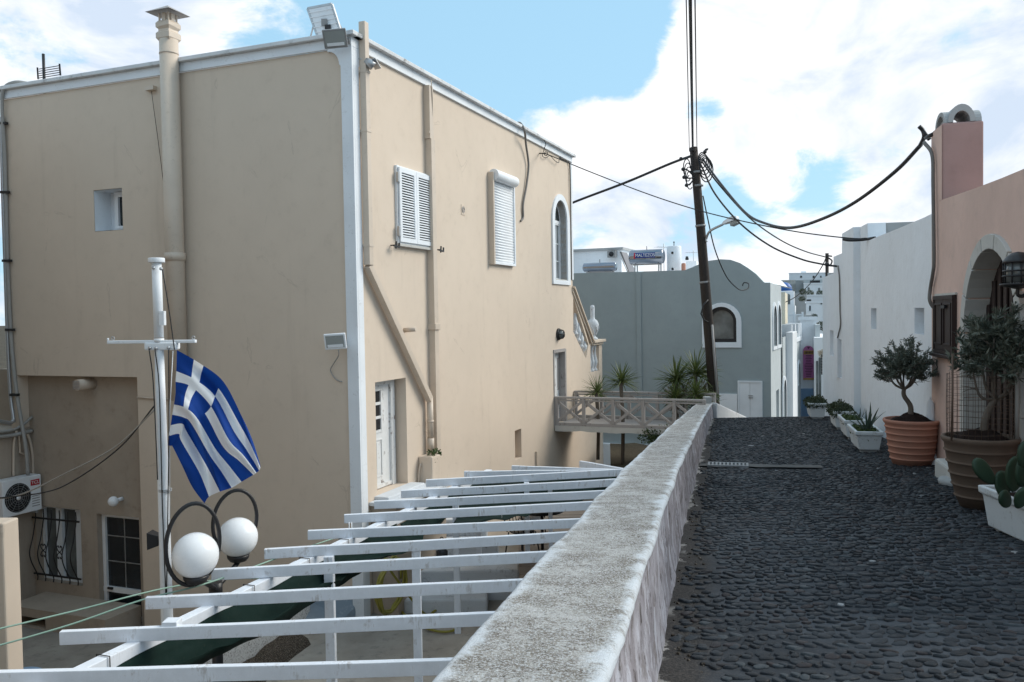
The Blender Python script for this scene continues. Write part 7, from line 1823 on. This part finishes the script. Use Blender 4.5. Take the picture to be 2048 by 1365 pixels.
# planters : end face towards the camera, long side along the lane
def planter(s_near, length, width, h, d_off, label, group='white concrete planters along the lane', frame=None, z0=None, feet=True):
    fr = frame or WFr; zb = z0; t = thing('planter', fr.P(s_near + length / 2, d_off, zb), label, 'planter', group)
    def sect(gx, z): return [fr.P(s_near + gx, d_off - width / 2 + gx, z), fr.P(s_near + length - gx, d_off - width / 2 + gx, z), fr.P(s_near + length - gx, d_off + width / 2 - gx, z), fr.P(s_near + gx, d_off + width / 2 - gx, z)]
    fo = .05 if feet else 0
    q = MB(); L0, L1, L2, L3, L4, L5 = sect(.045, zb + fo), sect(.012, zb + h - .07), sect(-.012, zb + h - .06), sect(-.015, zb + h), sect(.03, zb + h), sect(.035, zb + h - .09)
    vs = L0 + L1 + L2 + L3 + L4 + L5; fs = [(0, 1, 2, 3)]
    for i in range(5): fs += [(4 * i + k, 4 * i + (k + 1) % 4, 4 * i + 4 + (k + 1) % 4, 4 * i + 4 + k) for k in range(4)]
    q.add(vs, fs); build(q, 'trough', m_planter, t, bevel=.012)
    q = MB(); q.add([p + V((0, 0, .02)) for p in sect(.034, zb + h - .08)], [(0, 1, 2, 3)]); build(q, 'soil', m_soil, t)
    if feet:
        for u in (.15, length - .15): build(MB().box(fr, s_near + u - .06, s_near + u + .06, d_off - width / 2 + .08, d_off + width / 2 - .08, zb, zb + fo + .002), 'foot', m_wwash_g, t)
    return t
def filler(s_near, length, width, z, d_off, n, h, label, seed, mat, cat='plant', over=.05, L_=.05, w_=.014):
    q = random.Random(seed); mb = MB()
    for _ in range(n):
        u, v_ = q.random(), q.random(); p = WFr.P(s_near - over + (length + 2 * over) * u, d_off + (v_ - .5) * (width + 2 * over), 0); edge = min(u, 1 - u, v_, 1 - v_)
        hh = h * (.35 + .65 * min(1, edge * 5)) * (.55 + .9 * abs(noise.noise(V((p.x * 5, p.y * 5, seed))))) ; zz = z + hh * q.random() - (.10 if edge < .06 else 0) * q.random()
        d = V((q.gauss(0, .6), q.gauss(0, .6), q.gauss(.5, .5))).normalized(); s_ = d.cross(V((q.gauss(0, 1), q.gauss(0, 1), q.gauss(0, 1)))).normalized(); l = L_ * q.uniform(.6, 1.3); w = w_ * q.uniform(.7, 1.3); b_ = V((p.x, p.y, zz))
        mb.add([b_, b_ + d * l * .5 + s_ * w, b_ + d * l, b_ + d * l * .5 - s_ * w], [(0, 1, 2, 3)])
    build(mb, 'trailing_plant' if cat == 'plant' else 'ground_plant', mat, None, label, cat, fix=False)
pl = []
for (xf, yb, yt, wpx, yb_back, lab, plab, h_, mt_, sd_) in (
    ((1714, 1764), 906, 862, 50, 891, 'nearest white planter, the one holding the spiky aloe', 'low grassy plants around the aloe in the nearest planter', .05, m_grass, 21),
    ((1691, 1731), 880, 840, 44, 860, 'second white planter from the orange pot, filled with low green plants', 'bright low green plants in the second planter', .07, m_grass, 22),
    ((1669, 1706), 860, 822, 40, 846, 'third white planter from the orange pot, with a bushy trailing plant', 'bushy dark trailing plant spilling over the third planter', .20, m_succ, 23),
    ((1619, 1652), 839, 806, 33, 826, 'farthest white planter, standing apart where the lane drops away', 'dark bushy plant in the farthest planter', .18, m_succ, 24)):
    # ground hit on the lane plane z = -(1.52+.058Y)
    def gnd(x, y): r = ray(x, y); Y = 1.52 / (-r.z - .058); return r * Y
    A = gnd(xf[0], yb); B = gnd(xf[1], yb); Bk = gnd(xf[0], yb_back); wdt = (B - A).length; sN = (A - WFr.o).dot(WFr.S); dl = (A - WFr.o).dot(WFr.N); dr_ = (B - WFr.o).dot(WFr.N)
    s_bk = sN + (Bk.y - A.y); ln = max(.75, min(.95, s_bk - sN)); Y0 = A.y; h = at(xf[0], yt, Y0).z - lane_z(Y0); d_off = (dl + dr_) / 2; wd = abs(dl - dr_) + .02
    planter(sN, ln, wd, h, d_off, lab, z0=lane_z(Y0 + ln * .4) if False else lane_z(Y0) - .01)
    filler(sN + .03, ln - .06, wd - .06, lane_z(Y0) + h - .06, d_off, 2600 if h_ > .1 else 1500, h_, plab, sd_, mt_, over=.07 if h_ > .1 else .0, L_=.055 if h_ > .1 else .045)
    pl.append((sN, ln, wd, h, d_off, Y0))
sN, ln, wd, h, d_off, Y0 = pl[0]
al = [leaf_mesh('leaf', 1.0, .13, dr_, m_agave) for dr_ in (-.35, .0, .25)]
def aloe(base, R_, n, label, seed):
    q = random.Random(seed); t = thing('aloe', base, label, 'aloe')
    for k in range(n):
        o = bpy.data.objects.new('leaf', al[k % 3]); col.objects.link(o); o.parent = t; L_ = R_ * q.uniform(.7, 1.1); o.location = (0, 0, 0); o.rotation_euler = (q.uniform(-.3, .3), -q.uniform(.55, 1.35), k * 2.4 + q.uniform(-.3, .3)); o.scale = (L_, L_, L_)
    return t
b_ = WFr.P(sN + .28, d_off - .02, lane_z(Y0) + h - .06); aloe(b_, .46, 11, 'spiky grey green aloe rising from the nearest planter', 3)
sN, ln, wd, h, d_off, Y0 = pl[1]; b_ = WFr.P(sN + .3, d_off - .12, lane_z(Y0) + h - .06); aloe(b_, .26, 8, 'small aloe at the wall side of the second planter', 6)
# cactus trough at the right edge
def gnd(x, y): r = ray(x, y); Y = 1.52 / (-r.z - .058); return r * Y
A = gnd(1962, 1056); RT = Frame(A.xy, (-.16, -.987), (-.987, .16)); RT = Frame(A.xy, (.17 * -1 if False else -.02, -1), (-1, .02))
hN = at(1952, 966, A.y).z - lane_z(A.y)
zt0 = lane_z(A.y) + .0
t = planter(0, 1.35, .42, hN, -.20, 'long chipped white trough on feet holding the prickly pear at the right edge', 'white concrete planters along the lane', RT, zt0 - .02)
cz = zt0 + hN - .08
ck = thing('prickly_pear', RT.P(.35, -.18, cz), 'dark green prickly pear cactus in the long white trough', 'cactus')
def pad(c, d, nrm, L_, w_):
    d = V(d).normalized(); nrm = V(nrm); nrm = (nrm - d * nrm.dot(d)).normalized(); s_ = d.cross(nrm); q = MB(); n = 16; vs = []; fs = []; rings = 7
    c0 = V(c)
    vs.append(c0 + d * L_ * .5 + nrm * .022)
    for sgn in (1,):
        for i in range(1, rings + 1):
            f_ = i / rings; th = .022 * math.sqrt(max(0, 1 - f_ ** 3))
            for k in range(n):
                g = 2 * math.pi * k / n; egg = 1 + .18 * math.cos(g); vs.append(c0 + d * (L_ * .5 + L_ * .5 * f_ * math.cos(g)) + s_ * (w_ * .5 * f_ * math.sin(g) * egg) + nrm * th)
        fs += [(0, 1 + k, 1 + (k + 1) % n) for k in range(n)]
        for i in range(rings - 1): fs += [(1 + i * n + k, 1 + (i + 1) * n + k, 1 + (i + 1) * n + (k + 1) % n, 1 + i * n + (k + 1) % n) for k in range(n)]
    m_ = len(vs); v2 = [v_ - nrm * 2 * (v_ - c0).dot(nrm) for v_ in vs]; q.add(vs + v2, fs + [tuple(m_ + i for i in f) for f in fs], smooth=True); return q
for c_, d_, L_, w_ in (((1990, 968, 6.9), (-.75, 0, .85), .27, .15), ((2010, 1000, 6.9), (-.10, .1, 1), .24, .16), ((2025, 985, 6.8), (.15, 0, 1), .30, .20), ((2040, 975, 6.6), (.35, .1, .9), .28, .19), ((2046, 940, 6.6), (.2, 0, 1), .24, .17), ((2020, 1012, 6.6), (-.5, -.3, .5), .18, .13), ((2060, 990, 6.4), (.1, -.2, 1), .26, .18), ((2036, 1018, 6.4), (.1, -.3, .8), .20, .15)):
    p = at(*c_); p = V((p.x, p.y, max(p.z, cz - .02))); build(pad(p, d_, (.25, -1, .15), L_, w_), 'pad', m_cactus, ck)
# dead leaves and scattered pebbles on the lane edge
q = random.Random(9)
mb = MB()
for k in range(260):
    Y_ = 3.2 + 15 * q.random() ** 1.5; X_ = XR(Y_) + .05 + abs(q.gauss(0, .13)); r_ = q.uniform(.004, .014); mb.lathe((X_, Y_, lane_z(Y_) - .006), [(r_, 0), (r_ * .8, r_ * .7), (.0001, r_)], 5, smooth=False)
build(mb, 'loose_grit', m_gravel, None, 'loose grit scattered along the foot of the parapet', 'grit', kind='stuff', fix=False)
mb = MB()
for k in range(3): p = (XR(3.65) + .06 + k * .04, 3.62 + k * .10, lane_z(3.7) - .01); leafcloud(mb, p, .035, 60, .02, .006, q, .1)
build(mb, 'moss_tuft', m_grass, None, 'small tuft of green moss at the near foot of the parapet', 'moss', fix=False)

# ================================================================== FAR TOWN
def fbox(mb, x0, x1, y0, Y, zb, dep, mi=0, lean=0.0):
    a, b_ = at(x0, y0, Y), at(x1, y0, Y); return mb.hexa([(a.x, Y, zb), (b_.x, Y, zb), (b_.x + dep * .35, Y + dep, zb), (a.x + dep * .35, Y + dep, zb), (a.x, Y, a.z), (b_.x, Y, a.z), (b_.x + dep * .35, Y + dep, a.z), (a.x + dep * .35, Y + dep, a.z)], mi)
def fhouse(x0, x1, y0, Y, label, mat=m_wwash_b, dep=8, wins=(), zb=-7.0, par=True, cat='house'):
    t = thing('far_house', (at((x0 + x1) / 2, y0, Y).x, Y, zb), label, cat, 'houses of the far hillside town')
    build(fbox(MB(), x0, x1, y0, Y, zb, dep), 'wall', mat, t)
    if par:
        a, b_ = at(x0, y0, Y), at(x1, y0, Y); build(MB().box(XYZ, a.x - .05, b_.x + .05, Y - .06, Y + .12, a.z - .001, a.z + .16), 'parapet', mat, t)
    for (a, b_, c_, d_, kd) in wins:
        p, q_ = at(a, c_, Y), at(b_, d_, Y)
        if kd == 'w':
            f = build(MB().box(XYZ, p.x - .05, q_.x + .05, Y - .05, Y - .001, q_.z - .05, p.z + .05), 'window', m_white, t); build(MB().box(XYZ, p.x, q_.x, Y - .07, Y - .052, q_.z, p.z), 'pane', m_glass, f)
        elif kd == 'a':
            q3 = MB(); lo = arch(p.x, q_.x, q_.z, p.z, 8); q3.prism(XYZ, lo, Y - .06, Y - .002); build(q3, 'window', m_glass_g, t)
        elif kd == 'd':
            build(MB().box(XYZ, p.x, q_.x, Y - .04, Y - .002, q_.z, p.z), 'door', m_black, t)
    return t
fhouse(1578, 1652, 548, 165, 'broad flat white house at the very top of the hill town', m_wwash, 12, ((1600, 1604, 552, 556, 'w'), (1625, 1629, 552, 557, 'w'), (1640, 1643, 552, 556, 'w')), zb=-5)
fhouse(1602, 1612, 543, 170, 'small white rooftop box above the topmost house', m_wwash, 6, zb=0, par=False)
fhouse(1546, 1591, 563, 138, 'pale beige house with a paired dark window left of the dome', m_marble, 10, ((1577, 1579, 569, 573, 'w'), (1580.5, 1582.5, 569, 573, 'w')), zb=-5)
fhouse(1591, 1612, 563, 132, 'grey shaded house between the beige house and the white terrace', m_wwash_g, 10, zb=-5)
fhouse(1607, 1650, 560, 124, 'low grey roofed house below the topmost one', m_grey_l, 8, ((1620, 1640, 561.5, 566, 'd'),), zb=-5, par=False)
t = fhouse(1608, 1650, 569, 108, 'white house with two small arched windows behind dark shrubs', m_wwash_b, 8, ((1615, 1619, 575, 584, 'a'), (1636, 1640, 576, 583, 'a')), zb=-6)
def shrubf(x, y, Y, r, lab, mat=m_succ):
    q = random.Random(int(x)); mb = MB(); p = at(x, y, Y); leafcloud(mb, p, r, 420, r * .28, r * .10, q, .3, .8); build(mb, 'clipped_shrub', mat, None, lab, 'shrub', 'dark shrubs in the hill town', fix=False)
shrubf(1620, 587, 100, .42, 'left round dark shrub on the white terrace'); shrubf(1640, 587, 100, .4, 'right round dark shrub on the white terrace')
shrubf(1606, 584, 84, .36, 'dark tree above the grey brown wall'); shrubf(1604, 598, 83, .30, 'dark shrub drooping over the grey brown wall')
shrubf(1628, 634, 70, .28, 'brownish shrub on the roof by the white balcony', m_olive); shrubf(1643, 652, 48, .30, 'dark bush pressed against the right hand house')
fhouse(1607, 1652, 593, 95, 'long white terrace wall with a dark planter slot', m_wwash_b, 5, ((1611, 1622, 599.5, 602.5, 'd'),), zb=-6, cat='wall')
# dome
dm = thing('blue_dome', at(1566, 582, 97), 'blue painted church dome showing over the grey house', 'dome')
dp = at(1569, 579, 97); m_dome = paint('dome_blue', (.03, .12, .36), .5, damt=.1); r_ = .83
build(MB().lathe((dp.x, dp.y, dp.z), [(r_ * 1.02, -.2)] + [(max(.001, r_ * math.cos(g)), r_ * .95 * math.sin(g)) for g in [i * math.pi / 16 for i in range(9)]], 28), 'dome_shell', m_dome, dm)
build(MB().lathe((dp.x, dp.y, -6), [(r_ * 1.15, 0), (r_ * 1.15, dp.z + 5.75), (r_ * 1.05, dp.z + 5.8)], 24), 'drum', m_wwash_b, dm)
t = fhouse(1563, 1588, 583, 82, 'white belfry wall pierced by one arch beside the blue dome', m_wwash_b, 3, ((1571.5, 1580, 588, 609, 'a'),), zb=-6, cat='bell tower', par=False)
fhouse(1588, 1613, 586, 86, 'plain grey brown wall in the middle of the hill town', m_wwash_g, 6, zb=-6, par=False)
t = fhouse(1563, 1590, 612, 74, 'white house front below the belfry', m_wwash_b, 5, ((1569, 1575, 619, 627, 'd'),), zb=-7, par=False)
fhouse(1612, 1652, 607, 76, 'white house with a flat roof and canopy post right of the grey brown wall', m_wwash_b, 6, ((1618, 1621, 612, 622, 'w'), (1641, 1644, 607, 609, 'd')), zb=-7)
fhouse(1605, 1624, 631, 62, 'low grey box roof between the balcony and the white house', m_wwash_g, 3, zb=-7, par=False)
fhouse(1556, 1570, 585, 42, 'narrow cream wall directly behind the blue grey house', plaster('cream_render', (.66, .60, .48), damt=.1), 5, zb=-7, par=False)
# balcony
bz_ = at(1588, 654, 52); by = thing('balcony', (bz_.x, 52, -7), 'white railed balcony terrace above the street houses', 'balcony')
A, B = at(1569, 630, 52), at(1605, 630, 52)
build(MB().box(XYZ, A.x, B.x, 52, 56, -7, bz_.z), 'terrace', m_wwash_b, by); build(MB().box(XYZ, A.x, B.x, 51.95, 52.02, A.z - .05, A.z + .03), 'rail', m_white, by)
for k in range(16): u = A.x + (B.x - A.x) * k / 15; build(MB().box(XYZ, u - .012, u + .012, 51.97, 52.0, bz_.z, A.z - .05), 'spindle', m_white, by)
for u in (A.x + .02, A.x + (B.x - A.x) * .53, B.x): build(MB().box(XYZ, u - .05, u + .05, 51.93, 52.03, bz_.z, A.z + .16), 'post', m_white, by)
fhouse(1560, 1604, 658, 46, 'blue grey shadowed parapet under the white balcony', m_grey, 4, zb=-7, par=False, cat='wall')
t = fhouse(1600, 1632, 641, 39, 'white house end carrying the purple arched sign', m_wwash, 7, zb=-8)
fhouse(1628, 1656, 676, 37, 'bright white arcade front beside the signed house', m_wwash_b, 6, ((1632, 1635.5, 722, 800, 'a'), (1637.5, 1641.5, 715, 800, 'a')), zb=-8, par=False)
fhouse(1630, 1640, 650, 38, 'grey louvred rooftop screen beside the signed house', m_grey_l, 1, zb=-3.2, par=False, cat='screen')
# sign
sY = 38.9; m_pur = paint('purple_sign', (.36, .12, .28), .6, damt=.3); m_gold = paint('gold_lettering_band', (.38, .25, .05), .6, damt=.3); m_ink = paint('dark_sign_ink', (.045, .012, .035), .7, damt=.1)
A, B = at(1606, 760, sY), at(1627, 760, sY); zt_ = at(1616, 692, sY).z
sg_ = thing('shop_sign', ((A.x + B.x) / 2, sY, A.z), 'tall purple arched sign with gold bands and dark lines of small writing', 'sign')
q = MB(); q.prism(XYZ, arch(A.x, B.x, A.z, zt_, 14), sY - .06, sY - .01); build(q, 'board', m_pur, sg_)
y0_, y1_ = at(1616, 709, sY).z, at(1616, 701.5, sY).z; w_ = B.x - A.x
build(MB().box(XYZ, A.x + .02, B.x - .02, sY - .07, sY - .061, y0_, y1_), 'gold_band', m_gold, sg_); build(MB().box(XYZ, A.x, B.x, sY - .07, sY - .061, A.z, at(1616, 756.5, sY).z), 'gold_band', m_gold, sg_)
q = random.Random(4)
for k in range(14):
    zz = at(1616, 711.2 + k * 3.2, sY).z; hw = w_ * q.uniform(.22, .42); build(MB().box(XYZ, (A.x + B.x) / 2 - hw, (A.x + B.x) / 2 + hw, sY - .066, sY - .061, zz - .014, zz + .014), 'text_line', m_ink, sg_)
for k in range(6): u = A.x + w_ * (.16 + .136 * k); build(MB().box(XYZ, u - .022, u + .022, sY - .076, sY - .071, y0_ + .03, y1_ - .03), 'letter_stroke', m_ink, sg_)
q = MB(); c_ = at(1616, 696, sY); q.prism(XYZ, [(c_.x, c_.z - .06), (c_.x + .06, c_.z + .02), (c_.x + .03, c_.z + .05), (c_.x, c_.z + .03), (c_.x - .03, c_.z + .05), (c_.x - .06, c_.z + .02)], sY - .07, sY - .061); build(q, 'heart_emblem', m_ink, sg_)
A, B = at(1601, 800, 38.7), at(1625, 777, 38.7); build(MB().box(XYZ, A.x, B.x, 38.6, 38.7, A.z - 1.2, B.z), 'shop_hoarding', m_bl, None, 'dull blue painted board below the purple sign', 'board')
# garland and dark hanging beads
q = random.Random(2); mb = MB(); p = at(1641, 706, 36.5)
for k in range(9): leafcloud(mb, p + V((q.uniform(-.25, .15), 0, q.uniform(-.14, .12))), .06, 24, .06, .025, q, .2)
m_crm = paint('cream_flowers', (.55, .48, .38), .8); build(mb, 'flower_garland', m_crm, None, 'cream flower garland at the corner of the bright arcade', 'garland', fix=False)
mb = MB()
for k in range(13): mb.sphere(at(1643.6, 711 + k * 3.1, 36.4), .035, 8, 6)
build(mb, 'bead_string', m_black, None, 'string of black beads hanging below the cream garland', 'bead string', kind='stuff')
# far small pole
p0, p1_ = at(1654, 575, 34), at(1654, 507, 34); ut2 = thing('far_pole', (p0.x, 34, -6), 'short dark pole standing behind the stepped end of the white house', 'utility pole')
build(MB().tube([(p0.x, 34, -6), (p1_.x, 34, p1_.z)], .07, 8), 'pole', m_pole, ut2)
q = MB(); q.tube([at(1655, 512, 33.9), at(1664, 513, 33.9)], .03, 6); q.tube(catmull([at(1656, 516, 33.9), at(1664, 522, 33.9), at(1660, 531, 33.9), at(1655, 526, 33.9)], 4), .03, 6); q.tube([at(1655, 548, 33.9), at(1665, 549, 33.9)], .015, 5); build(q, 'bracket', m_rubber, ut2)
cable('overhead_line', [at(1653, 514, 34), at(1643, 535, 36), at(1625, 562, 38), at(1606, 582, 40), at(1585, 598, 42), at(1563, 608, 43)], .022, m_rubber, 'line from the small far pole down across the hill town', 'cable', 'overhead lines')
for o in list(sc.objects):
    if o.type == 'MESH' and o.parent is None and 'label' not in o.keys() and 'kind' not in o.keys(): print('UNLABELLED', o.name)
